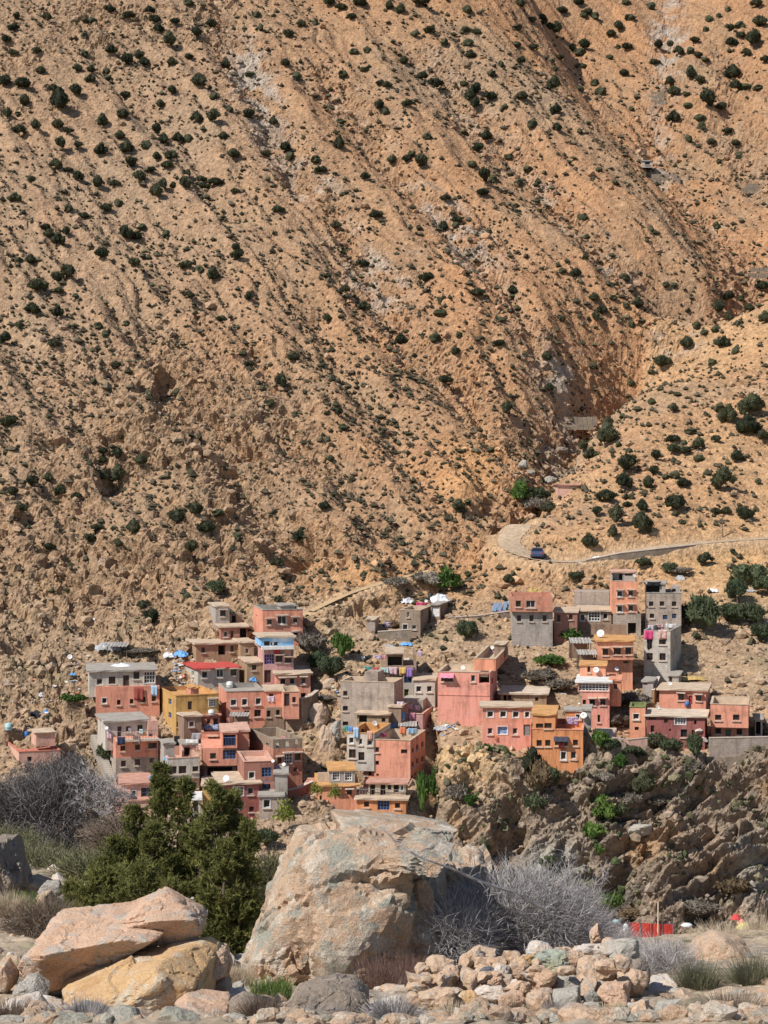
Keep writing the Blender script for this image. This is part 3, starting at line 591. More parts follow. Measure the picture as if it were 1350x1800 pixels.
# ravine bed and the hollow behind the main face
cp((1330, 480, 379), (1280, 535, 369), (1195, 597, 357), (1110, 655, 343), (1030, 705, 329), (985, 750, 317), (985, 800, 304), (930, 885, 284),
   (900, 920, 277), (850, 958, 269), (745, 1035, 256), (650, 1075, 248), (600, 1095, 244), (572, 1150, 236), (566, 1280, 217), (535, 1400, 201),
   (1250, 400, 400), (1175, 330, 419), (1150, 280, 431), (1170, 165, 455), (1175, 60, 484), (1180, -60, 520),
   (1000, 110, 462), (960, 20, 482), (1060, 200, 441), (1040, -60, 510), (1260, 330, 417), (1260, 200, 447), (1300, 60, 476), (1350, 330, 413),
   (1350, 420, 397), (1500, 400, 392), (1500, 200, 440), (1500, 0, 485), (1350, -100, 515))
# spur with the road
cp((1350, 520, 350), (1280, 555, 347), (1215, 600, 343), (1120, 680, 325), (1040, 765, 307), (985, 830, 291), (935, 905, 276.5), (1500, 480, 352),
   (1350, 620, 331), (1350, 740, 306), (1350, 860, 283), (1350, 935, 269), (1200, 700, 315), (1200, 820, 290), (1200, 940, 267), (1080, 830, 289), (1080, 950, 265.5),
   (1350, 960, 265), (1150, 975, 262.5), (1040, 985, 261.5), (950, 990, 261), (890, 962, 266), (1500, 935, 268), (1500, 700, 310))
# village slopes
cp((1350, 1100, 243), (1350, 1230, 221), (1350, 1325, 206), (1260, 1060, 249), (850, 1010, 258), (800, 1090, 245), (850, 1120, 240), (950, 1180, 230),
   (760, 1240, 220), (780, 1330, 207), (850, 1335, 205.5), (1050, 1330, 206.5), (1150, 1325, 207), (1500, 1325, 206), (1500, 1100, 242),
   (650, 1120, 240), (620, 1200, 228), (100, 1150, 238), (100, 1260, 222), (-150, 1200, 230), (40, 1340, 210), (-150, 1350, 208), (150, 1420, 200), (0, 1450, 190))
# cliff below the village and the river bed
cp((760, 1400, 200.5), (850, 1370, 202.5), (960, 1362, 203), (1060, 1350, 203.8), (1150, 1345, 204.3), (1350, 1340, 204.5), (1500, 1340, 204.5),
   (800, 1470, 197), (900, 1440, 199), (1000, 1430, 199.8), (1100, 1430, 200), (1200, 1420, 201), (1350, 1420, 201.5),
   (935, 1352, 201.6), (985, 1352, 201.2), (1030, 1350, 201.6),
   (850, 1560, 192), (950, 1545, 194), (1080, 1560, 194.5), (1200, 1540, 196), (1350, 1520, 197.5), (1500, 1520, 197),
   (950, 1640, 187), (1080, 1632, 189.5), (1200, 1628, 190.5), (1350, 1625, 191.5), (1500, 1625, 191),
   (700, 1470, 194), (600, 1450, 197), (450, 1440, 198), (300, 1430, 199))
for px in (-400, -100, 200, 500, 800, 1050, 1250, 1500, 1750):
    x = (px - CX) / F
    ctl.append(np.array([x * 172, 172, -45.5 if px > 600 else -43]))
    ctl.append(np.array([x * 158, 158, -39.5 if px > 900 else -42]))
    ctl.append(np.array([x * 146, 146, -35.9 if px > 900 else -38.5]))
    ctl.append(np.array([x * 118, 118, -36.5]))
for h in HOUSES:
    if h['B'][0].get('Yabs'): continue
    p = P(h['base'][0], h['base'][1], h['Y'])
    b0 = h['B'][0]
    xm = (b0['px'][0] + b0['px'][1]) / 2
    q = P(xm, h['base'][1], h['Y'])
    ctl.append(np.array([q[0], q[1] - 0.3, q[2] - 0.5]))
    ctl.append(np.array([q[0], q[1] + 5.0, q[2] + 0.6]))
surf = TPS(ctl, lam=0.0006)

def hit(px, py, Y0=150.0, Y1=560.0, fn=None, n=900):
    """Where the line of sight through a photo pixel meets the smooth mountainside."""
    fn = fn or surf
    Y = np.linspace(Y0, Y1, n)
    d = -(py - HY) / F * Y - fn((px - CX) / F * Y, Y)
    i = np.argmax(d < 0) if (d < 0).any() else n - 1
    return P(px, py, Y[i])

# gullies: photo polylines, half width and depth in metres, how bare and grey the bed is
GUL = [
 ([(385, 0), (430, 80), (465, 170), (500, 250), (560, 320), (612, 380), (650, 450), (690, 510), (740, 580), (800, 650), (860, 720), (925, 800)], 4.5, 2.6, .9),
 ([(560, 120), (640, 200), (700, 280), (745, 330), (800, 380), (850, 440), (900, 510), (950, 590), (1000, 660)], 4.5, 2.4, .8),
 ([(760, 90), (830, 180), (930, 290), (990, 360), (1060, 440), (1110, 510), (1165, 585)], 4.0, 2.0, .8),
 ([(380, 520), (440, 600), (490, 680), (530, 750), (600, 820), (680, 900), (745, 985)], 4.0, 2.0, .2),
 ([(560, 540), (640, 660), (720, 780), (800, 870), (870, 920)], 4.0, 2.2, .15),
 ([(690, 560), (770, 650), (850, 730), (900, 800)], 4.0, 2.4, .1),
 ([(600, 590), (650, 660), (690, 740)], 3.0, 1.5, .1),
 ([(250, 560), (310, 640), (350, 730), (420, 820), (520, 930), (545, 1000)], 4.5, 2.2, .25),
 ([(850, 600), (900, 680), (940, 745)], 3.0, 1.8, .1),
 ([(200, 0), (260, 120), (330, 250), (400, 350)], 5.0, 1.6, .2),
 ([(150, 300), (240, 420), (330, 520)], 4.0, 1.2, .1),
 ([(0, 520), (90, 620), (160, 720), (230, 800)], 5.0, 1.6, .2),
 ([(1290, 60), (1280, 160), (1300, 260), (1330, 330)], 4.0, 2.0, .5),
 ([(1010, 60), (1030, 150), (1090, 230)], 4.0, 1.6, .5),
 ([(1350, 640), (1250, 720), (1150, 800), (1050, 870)], 4.0, 0.8, .2),
 ([(1330, 468), (1282, 528), (1197, 594), (1112, 652), (1032, 703), (987, 748), (985, 800), (932, 885)], 6.0, 5.0, .55),
 ([(1175, -40), (1172, 60), (1168, 165), (1150, 270), (1175, 330), (1245, 395), (1325, 470)], 4.5, 1.5, .8),
]
ROAD_PX = [(1500, 936), (1350, 946), (1250, 953), (1150, 962), (1080, 974), (1030, 986), (985, 990), (945, 984), (915, 972), (895, 960), (890, 948), (905, 935), (915, 920)]
TRACK_PX = [(545, 1075), (600, 1048), (660, 1028), (720, 1012), (755, 1003)]
# ------------------------------------------------------------------ terrain mesh
Yr = np.concatenate([np.arange(112, 184, .8), np.arange(184, 207, .13), np.arange(207, 252, .3), np.arange(252, 335, .3), np.arange(335, 440, .37), np.arange(440, 560, .85), np.arange(560, 760, 8)])
uc = np.concatenate([np.linspace(-.42, -.215, 30, endpoint=False), np.linspace(-.215, .215, 425, endpoint=False), np.linspace(.215, .42, 30)])
NR, NC = len(Yr), len(uc)
YY = np.repeat(Yr[:, None], NC, 1); XX = YY * uc[None]
# smooth surface on a coarse lattice of the same kind, then interpolated
ic = np.linspace(0, NR - 1, 260); jc = np.linspace(0, NC - 1, 150)
Yc = np.interp(ic, np.arange(NR), Yr); u2 = np.interp(jc, np.arange(NC), uc)
Hc = surf(Yc[:, None] * u2[None], np.repeat(Yc[:, None], len(u2), 1))
cap_y = np.clip(Yc, 0, 545)[:, None]
tmp = np.array([np.interp(np.arange(NC), jc, r) for r in Hc])
HH = np.array([np.interp(np.arange(NR), ic, tmp[:, j]) for j in range(NC)]).T
far = smooth(540, 700, YY); HH = HH * (1 - far) + (HH[np.searchsorted(Yr, 540)][None] + 25) * far

def seg_dist(x, y, pts):
    d = np.full(x.shape, 1e9)
    for a, b in zip(pts[:-1], pts[1:]):
        ax, ay = a[0], a[1]; bx, by = b[0] - ax, b[1] - ay
        t = np.clip(((x - ax) * bx + (y - ay) * by) / (bx * bx + by * by + 1e-9), 0, 1)
        d = np.minimum(d, np.hypot(x - ax - t * bx, y - ay - t * by))
    return d

warp = noise3(XX / 14, YY / 14, 0.5) * 3.0 + noise3(XX / 5, YY / 5, 3.5) * 1.2
gmask = np.zeros_like(HH); carve = np.zeros_like(HH); bank = np.zeros_like(HH)
for pts, w, dep, gr in GUL:
    q = [hit(px, py) for px, py in pts]
    xs = [p[0] for p in q]; ys = [p[1] for p in q]
    m = (XX > min(xs) - 25) & (XX < max(xs) + 25) & (YY > min(ys) - 25) & (YY < max(ys) + 25)
    d = np.full(HH.shape, 99.0)
    d[m] = seg_dist(XX[m] + warp[m], YY[m] + warp[m] * .6, q)
    dep = dep * 1.35; carve = np.maximum(carve, dep * np.exp(-(d / (w * .8)) ** 1.5) + dep * .3 * np.exp(-(d / (2.6 * w)) ** 2))
    gmask = np.maximum(gmask, gr * np.exp(-(d / (w * 1.1)) ** 4))
mtn = smooth(243, 262, YY)                       # 1 on the mountain, 0 in the village
IX = XX / YY * F + CX                            # bearing of each vertex, in photo pixels
spur = smooth(0, 30, (IX - 850) - (YY - 262) * 3.2) * (YY < 362) * (1 - smooth(350, 362, YY))
# rills down the fall line
ac = XX * 0.80 + YY * 0.60; al = -XX * 0.60 + YY * 0.80
ri = ridged((ac + warp * .5) / 11.0, al / 55.0, 1.7, 3)
ri2 = ridged((ac + warp) / 4.0, al / 16.0, 4.7, 3)
HH = HH - carve * mtn * (1 - .6 * spur) + mtn * (1 - .7 * spur) * ((ri - .72) * 3.6 + (ri2 - .72) * 0.55)
rw = noise3(XX / 7, YY / 7, 6.1) * .35
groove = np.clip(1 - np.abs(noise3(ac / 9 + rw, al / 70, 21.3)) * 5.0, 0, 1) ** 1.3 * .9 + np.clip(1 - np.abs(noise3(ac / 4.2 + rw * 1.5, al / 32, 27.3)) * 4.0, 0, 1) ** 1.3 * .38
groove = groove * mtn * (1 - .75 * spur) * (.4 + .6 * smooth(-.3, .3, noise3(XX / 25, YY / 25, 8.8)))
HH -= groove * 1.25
HH += fbm(XX / 9, YY / 9, 2.2, 4) * (.35 + .5 * mtn)
# cut the road and the track into the slope
ROADS = []
for pl, wd in ((ROAD_PX, 1.55), (TRACK_PX, .55)):
    q = [hit(px, py, 225, 330) for px, py in pl]
    # even spacing along the way
    q = np.array(q); s = np.concatenate([[0], np.cumsum(np.linalg.norm(np.diff(q[:, :2], axis=0), axis=1))])
    ss = np.arange(0, s[-1], 1.0)
    q = np.stack([np.interp(ss, s, q[:, k]) for k in range(3)], -1)
    for _ in range(6): q[1:-1] = (q[:-2] + 2 * q[1:-1] + q[2:]) / 4
    ROADS.append((q, wd))
    best = np.full(HH.shape, 1e9); zr = np.zeros_like(HH)
    m = (XX > q[:, 0].min() - 12) & (XX < q[:, 0].max() + 12) & (YY > q[:, 1].min() - 12) & (YY < q[:, 1].max() + 12)
    xm, ym = XX[m], YY[m]; bm_ = np.full(xm.shape, 1e9); zm = np.zeros_like(xm)
    for p in q:
        d = np.hypot(xm - p[0], ym - p[1]); k = d < bm_
        bm_ = np.where(k, d, bm_); zm = np.where(k, p[2], zm)
    t = 1 - smooth(wd + .3, wd + 2.4, bm_)
    hm = HH[m]; HH[m] = hm * (1 - t) + (zm - .04) * t
    bank[m] = np.maximum(bank[m], t)
roadmask = bank.copy()

# outcrops: where bare rock breaks the surface
IY = HY - HH / YY * F
def blob(cx, cy, rx, ry):
    return np.exp(-(((IX - cx) / rx) ** 2 + ((IY - cy) / ry) ** 2))
rockz = np.clip(1.0 * blob(160, 1000, 330, 190) + .9 * blob(330, 760, 260, 90) + .9 * blob(60, 1180, 200, 130) + .8 * blob(180, 1330, 200, 90) + .6 * blob(480, 950, 160, 90)
                + .55 * blob(300, 640, 160, 60) + .5 * blob(250, 40, 200, 60) + .5 * blob(60, 120, 160, 120) + .45 * blob(1300, 180, 80, 200) + .8 * blob(655, 1062, 80, 26) + .7 * blob(870, 900, 40, 60) + .6 * blob(800, 950, 60, 30) + .5 * blob(990, 800, 50, 60), 0, 1)
cliff = (1 - smooth(205.5, 207.5, YY + noise3(XX / 6, YY / 6, 7.7) * .8)) * smooth(183, 187, YY) * (.25 + .75 * smooth(690, 770, IX))
vil = (1 - mtn) * smooth(207, 210, YY) * smooth(-.05, .4, fbm(XX / 8, YY / 8, 12.0, 3))
spurrock = .55 * vil + .55 * blob(960, 950, 130, 50) + .5 * blob(870, 1030, 120, 60) + .6 * blob(1290, 1190, 120, 70) + .35 * blob(1150, 1010, 150, 40) + .5 * blob(960, 1190, 100, 60)
nz = fbm(XX / 13, YY / 13, 9.1, 4)
gully_v = np.exp(-((IX - 575) / 45) ** 2) * (YY < 246) * (YY > 198)
rock = np.clip(rockz * smooth(-.28, .25, nz + .25 * rockz) + cliff + np.clip(spurrock, 0, 1) * smooth(-.2, .3, nz) + gmask * mtn * .45 + .5 * gully_v, 0, 1) * (1 - roadmask)
rock += .16 * smooth(.1, .5, fbm(XX / 6, YY / 6, 5.1, 3)) * mtn
rock = np.clip(rock, 0, 1)
V = np.stack([XX, YY, HH], -1)
def normals(V):
    du = np.empty_like(V); dv = np.empty_like(V)
    du[:, 1:-1] = V[:, 2:] - V[:, :-2]; du[:, 0] = V[:, 1] - V[:, 0]; du[:, -1] = V[:, -1] - V[:, -2]
    dv[1:-1] = V[2:] - V[:-2]; dv[0] = V[1] - V[0]; dv[-1] = V[-1] - V[-2]
    n = np.cross(du, dv); n /= np.linalg.norm(n, axis=-1, keepdims=True) + 1e-12
    return n
nrm = normals(V)
x, y, z = V[..., 0], V[..., 1], V[..., 2]
# ledges: tilted beds with a steep under-face, broken into blocks
def ledges(x, y, z, tilt, bed, w):
    s = (z * math.cos(tilt) - x * math.sin(tilt) + .25 * y) / bed + fbm(x / (w * 4), y / (w * 4), z / (w * 4), 3) * 2.4
    k = np.floor(s); f = s - k
    amp = .45 + .75 * noise3(k * 3.7, x / (w * 2.2), y / (w * 2.2) + z * .1)
    return (smooth(0, .75, f) - 1.25 * smooth(.86, 1.0, f) - .25) * np.clip(amp, 0, 1.3)
msk = rock > .03
dsp = np.zeros_like(HH)
xm, ym, zm = x[msk], y[msk], z[msk]
cl = cliff[msk]
lm = ledges(xm, ym, zm, R(-24), 1.5, 2.2) * (1 - cl) * 1.0 + ledges(xm, ym, zm, R(26), 2.0, 6.0) * cl * 2.1
lm2 = ledges(xm + 40, ym, zm, R(-32), .55, 1.0) * (1 - cl) + ledges(xm + 31, ym, zm, R(30), .6, 2.4) * cl * 1.5
wq = noise3(xm / 2, ym / 2, zm / 2) * .35
pl1 = plates(xm / 2.6 + wq, ym / 2.6, zm / 2.0 - wq, 3, 1.0, .55)
pl2 = plates(xm / .95 + wq, ym / .95, zm / .8, 9, .8, .5)
strat = cl * (.25 + .75 * smooth(1010, 1120, IX[msk]))
big = (ridged(xm / 5.5, ym / 5.5, zm / 4.0, 4) - .7) * (1 - cl) + cl * fbm(xm / 7.5, ym / 7.5, zm / 5.5, 3) * 1.1
mid = fbm(xm / 1.2, ym / 1.2, zm / 1.0, 3)
lump2 = ridged(xm / 3.4 + 3, ym / 3.4, zm / 2.6, 3) - .7
dsp[msk] = rock[msk] * (1.25 * lm * (1 - cl) + lm * strat * 1.5 + .40 * lm2 * (1 - .4 * cl) + (.85 + .15 * cl) * pl1 + .22 * pl2 + big * (2.3 + 1.9 * cl) + lump2 * cl * 1.2 + .30 * mid)
dsp += (fbm(XX / 1.7, YY / 1.7, z / 1.7, 3) * .30 + np.abs(noise3(XX / .8, YY / .8, z / .8)) * .16) * (1 - .75 * roadmask) * (.55 + .45 * mtn)
# the cleft between the middle houses and the cliff
dsp -= 3.2 * np.exp(-((IX - 752 - (IY - 1340) * .05) / 16) ** 2) * smooth(1230, 1290, IY) * (1 - smooth(1470, 1520, IY))
# two recesses in the cliff and the cave mouth above the village
for cx_, cy_, rx, ry, dd in ((1090, 1575, 40, 44, 6.0), (905, 1450, 26, 34, 3.2), (1050, 1505, 70, 16, 2.6), (1290, 1440, 60, 12, 1.8), (1130, 1470, 30, 14, 2.0), (522, 965, 22, 30, 5.5), (292, 676, 16, 26, 3.4), (435, 800, 14, 10, 2.0), (215, 985, 20, 10, 2.0), (640, 1062, 40, 12, 2.0), (455, 990, 16, 14, 2.2), (100, 870, 18, 12, 2.0), (745, 1480, 20, 60, 1.0), (1230, 1495, 90, 12, 1.2), (195, 855, 26, 18, 3.0), (850, 905, 18, 16, 1.0)):
    dsp -= dd * blob(cx_, cy_, rx, ry) * (1.0 + .5 * nz)
bias = -0.35 * (1 - mtn) * (YY > 206)
V = V + nrm * dsp[..., None]; V[..., 2] += bias * (1 - roadmask)
# base colours
def mixc(a, b, t): return a * (1 - t[..., None]) + np.array(b) * t[..., None]
n1 = fbm(XX / 30, YY / 30, 1.1, 4); n2 = fbm((ac) / 9, al / 40, 8.1, 4); n3_ = fbm(XX / 4, YY / 4, z / 4, 4)
alb = np.ones(V.shape) * np.array((.385, .25, .155))
alb = mixc(alb, (.425, .245, .135), .75 * smooth(-.05, .45, n1 + .6 * n2 + .25 * (IX - 500) / 675 * mtn))
alb = mixc(alb, (.345, .245, .165), smooth(.05, .45, -n1 + .4 * n3_))
alb = mixc(alb, (.47, .33, .195), np.clip(spur * smooth(250, 262, YY), 0, 1) * (.25 + .45 * smooth(-.2, .4, n1)) )
alb = mixc(alb, (.58, .385, .19), .6 * blob(1290, 1010, 110, 70))
alb = mixc(alb, (.58, .34, .15), .6 * blob(690, 1030, 160, 40) + .5 * blob(830, 840, 60, 90))
alb = mixc(alb, (.36, .275, .20), .5 * (1 - smooth(250, 620, IX + 120 * n1)) * mtn)
vein0 = noise3(ac / 2.2, al / 14, 4.0)
scree = (blob(462, 130, 60, 110) + .9 * blob(675, 480, 60, 75) + .6 * blob(570, 310, 80, 70) + blob(835, 400, 70, 75) + .8 * blob(770, 340, 50, 40) + .8 * blob(1075, 450, 55, 60)
         + .6 * blob(990, 350, 60, 50) + blob(1195, 597, 40, 30) + blob(1000, 655, 50, 40) + .9 * blob(1180, 60, 60, 130) + .8 * blob(1290, 380, 70, 40) + .8 * blob(985, 800, 40, 70) + .7 * blob(1160, 280, 40, 60))
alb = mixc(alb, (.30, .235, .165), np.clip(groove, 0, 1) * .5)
alb = mixc(alb, (.385, .345, .305), np.clip(gmask * 1.6 * np.clip(scree, .12, 1), 0, 1) * smooth(-.1, .25, n3_ + n2 * .6 + .25 * vein0) * mtn)
alb = mixc(alb, (.36, .275, .185), (1 - mtn) * .65)
alb = mixc(alb, (.32, .23, .15), np.clip(rockz, 0, 1) * .55)
rk = np.clip(rock, 0, 1)
alb = mixc(alb, (.29, .23, .175), cliff * .95)
alb = mixc(alb, (.38, .25, .145), cliff * smooth(.08, .45, n3_ + .5 * fbm(XX / 8, YY / 8, z / 3, 3)) * .8)
alb = mixc(alb, (.20, .19, .175), cliff * smooth(.1, .5, fbm(XX / 5 + 9, YY / 5, z / 4, 4)) * .85)
alb = mixc(alb, (.40, .40, .36), cliff * blob(970, 1520, 55, 50) * .9 + cliff * blob(1330, 1560, 60, 60) * .6)
alb = mixc(alb, (.58, .40, .215), cliff * blob(800, 1340, 90, 60) * .9)
vein = ridged((ac) / 7 + n1, al / 20, 2.2, 4)
alb = mixc(alb, (.46, .40, .35), smooth(.9, .98, vein) * .6 * (.3 + .7 * np.clip(gmask * 2 + rk, 0, 1)))
gr = smooth(.15, .5, fbm(XX / 7, YY / 7, 31.0, 4)) * (1 - mtn) * .45 + .5 * gully_v * smooth(-.1, .3, n3_)
alb = mixc(alb, (.17, .18, .09), gr * (YY > 206) * .8)
alb = mixc(alb, (.46, .34, .225), np.clip(roadmask, 0, 1) * .9)
alb *= (1 + .16 * n3_ + .12 * fbm(XX / 1.3, YY / 1.3, z / 1.3, 3))[..., None]
alb *= (1 - .10 * cliff)[..., None]
alb *= 1 - (1 - np.array((.965, .895, .815))) * (.45 + .55 * mtn[..., None])
alb = np.clip(alb, .02, .8)
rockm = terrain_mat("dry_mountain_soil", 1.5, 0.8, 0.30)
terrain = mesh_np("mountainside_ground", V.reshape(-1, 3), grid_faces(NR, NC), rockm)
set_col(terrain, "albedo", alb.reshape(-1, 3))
tag(terrain, kind='structure')
TV = V

def road_sheet(name, q, wd, mat, up=.05):
    rows = []
    for i, p in enumerate(q):
        a = q[min(i + 1, len(q) - 1)] - q[max(i - 1, 0)]
        t = np.array([-a[1], a[0], 0]); t /= np.linalg.norm(t)
        w = wd * (1 + .12 * math.sin(i * .7) + .1 * random.random())
        rows.append([p + t * w * s + np.array([0, 0, up - .10 * abs(s) ** 3 + .02 * random.random()]) for s in (-1, -.6, -.2, .2, .6, 1)])
    return tag(mesh_np(name, np.array(rows).reshape(-1, 3), grid_faces(len(q), 6), mat, smooth_=True), kind='structure')
dust = simple_mat("pale_road_dust", (.46, .345, .235), .95, .1, .35, 1.6, .7)
road_sheet("dirt_road", ROADS[0][0], ROADS[0][1], dust, .12)
road_sheet("foot_track", ROADS[1][0], ROADS[1][1], simple_mat("ochre_track_dust", (.47, .33, .19), .95, .1, .15, 1.0, .3), .12)

bpy.context.view_layer.update()
_dg = bpy.context.evaluated_depsgraph_get()
_tev = terrain.evaluated_get(_dg)
def ground(px, py):
    """Point and normal where the line of sight through a photo pixel meets the finished ground."""
    d = Vector(((px - CX) / F, 1, -(py - HY) / F)).normalized()
    ok, loc, nor, _ = _tev.ray_cast(Vector((0, 0, 0)) + d * 100, d)
    return (loc, nor) if ok else (None, None)
def drop(x, y):
    ok, loc, nor, _ = _tev.ray_cast(Vector((x, y, 400)), Vector((0, 0, -1)))
    return (loc, nor) if ok else (None, None)
# ------------------------------------------------------------------ houses
M_PANE = simple_mat("dark_window_glass", (.018, .02, .024), .12, .5)
M_VOID = simple_mat("painted_room_shade", (.10, .085, .07), .95, .1)  # near-black colour paints in the shade at the back of empty openings
M_DOOR = simple_mat("dark_door_paint", (.07, .045, .035), .6, .3, .3, 4)
M_WOOD = simple_mat("brown_window_wood", (.13, .07, .045), .7, .3, .3, 5)
M_WFR = simple_mat("white_window_paint", (.72, .70, .66), .6, .3, .15, 4)
M_BLUE = simple_mat("blue_iron_paint", (.10, .17, .36), .5, .4, .2, 4)
M_PURP = simple_mat("violet_iron_paint", (.26, .16, .42), .5, .4, .2, 4)
M_GREY = simple_mat("grey_iron_paint", (.22, .23, .24), .5, .4, .2, 4)
M_GREEN = simple_mat("green_shutter_paint", (.06, .15, .10), .6, .3, .3, 4)
M_YEL = simple_mat("yellow_green_paint", (.45, .47, .16), .6, .3, .2, 4)
M_RED = simple_mat("red_door_paint", (.33, .05, .05), .6, .3, .3, 4)
M_CONC = simple_mat("weathered_concrete", (.44, .39, .33), .95, .1, .3, 2.0, .4)
M_HOOD = simple_mat("pale_hood_concrete", (.58, .48, .39), .95, .1, .25, 3.0)
M_WHITE = simple_mat("white_lime", (.80, .78, .74), .8, .2, .12, 1.5)
M_STEEL = simple_mat("grey_steel", (.30, .30, .31), .45, .5, .2, 5, 0, .6)
M_POST = simple_mat("blue_poster_print", (.10, .20, .42), .6, .3, .5, 2.0, 0, 0, (.45, .62, .78))
M_AWN = simple_mat("dark_awning_cloth", (.05, .055, .075), .8, .2, .3, 4)
M_PINKAWN = simple_mat("pink_awning_cloth", (.62, .25, .33), .8, .2, .3, 4)
_rf = {}
def roof_mat(c):
    if c not in _rf:
        col = COL[c]
        _rf[c] = simple_mat(c + "_roof_screed", col, .95, .1, .25, 1.1, .35, 0, tuple(v * .66 for v in col))
    return _rf[c]
def skyblue_mat():
    if 'sky' not in _rf:
        m, t, n, l, b = nodes_of("sky_blue_mural_wall")
        b.inputs["Roughness"].default_value = .85
        co = N(t, "ShaderNodeTexCoord").outputs["Object"]
        nz = N(t, "ShaderNodeTexNoise", Scale=.5, Detail=4.0); l.new(co, nz.inputs["Vector"])
        l.new(ramp(t, nz.outputs[0], [(.38, (.18, .43, .72)), (.55, (.30, .55, .78)), (.66, (.75, .80, .84))]), b.inputs["Base Color"])
        _rf['sky'] = m
    return _rf['sky']

class Face:
    """A vertical wall face: origin, direction along it and outward normal, in the house's own frame."""
    def __init__(s, o, t, n): s.o, s.t, s.n = Vector(o), Vector(t), Vector(n)
    def p(s, u, z, out=0.0): return s.o + s.t * u + s.n * out + Vector((0, 0, z))
    def box(s, mb, u0, u1, z0, z1, d0, d1, j=0.0):
        n0 = len(mb.v)
        for d in (d0, d1):
            for u, z in ((u0, z0), (u1, z0), (u1, z1), (u0, z1)):
                p = s.p(u, z, d)
                if j: p = p + Vector((random.uniform(-j, j), random.uniform(-j, j), random.uniform(-j, j)))
                mb.v.append(tuple(p))
        for q in ((0, 1, 2, 3), (4, 7, 6, 5), (0, 4, 5, 1), (1, 5, 6, 2), (2, 6, 7, 3), (3, 7, 4, 0)):
            mb.f.append(tuple(n0 + k for k in q))

def wall_face(mb, fc, W, z0, z1, holes, dep=.2):
    us = sorted({0.0, W, *[min(W, max(0, h[0])) for h in holes], *[min(W, max(0, h[1])) for h in holes]})
    zs = sorted({z0, z1, *[min(z1, max(z0, h[2])) for h in holes], *[min(z1, max(z0, h[3])) for h in holes]})
    for a, b in zip(us[:-1], us[1:]):
        if b - a < 1e-4: continue
        for c, d in zip(zs[:-1], zs[1:]):
            if d - c < 1e-4: continue
            um, zm = (a + b) / 2, (c + d) / 2
            if any(h[0] < um < h[1] and h[2] < zm < h[3] for h in holes): continue
            mb.quad(fc.p(a, c), fc.p(b, c), fc.p(b, d), fc.p(a, d))
    for u0, u1, a, b, dp in holes:
        for (p, q, r, s_) in (((u0, a), (u1, a), 0, 0), ((u1, a), (u1, b), 0, 0), ((u1, b), (u0, b), 0, 0), ((u0, b), (u0, a), 0, 0)):
            mb.quad(fc.p(*p), fc.p(*p, -dp), fc.p(*q, -dp), fc.p(*q))

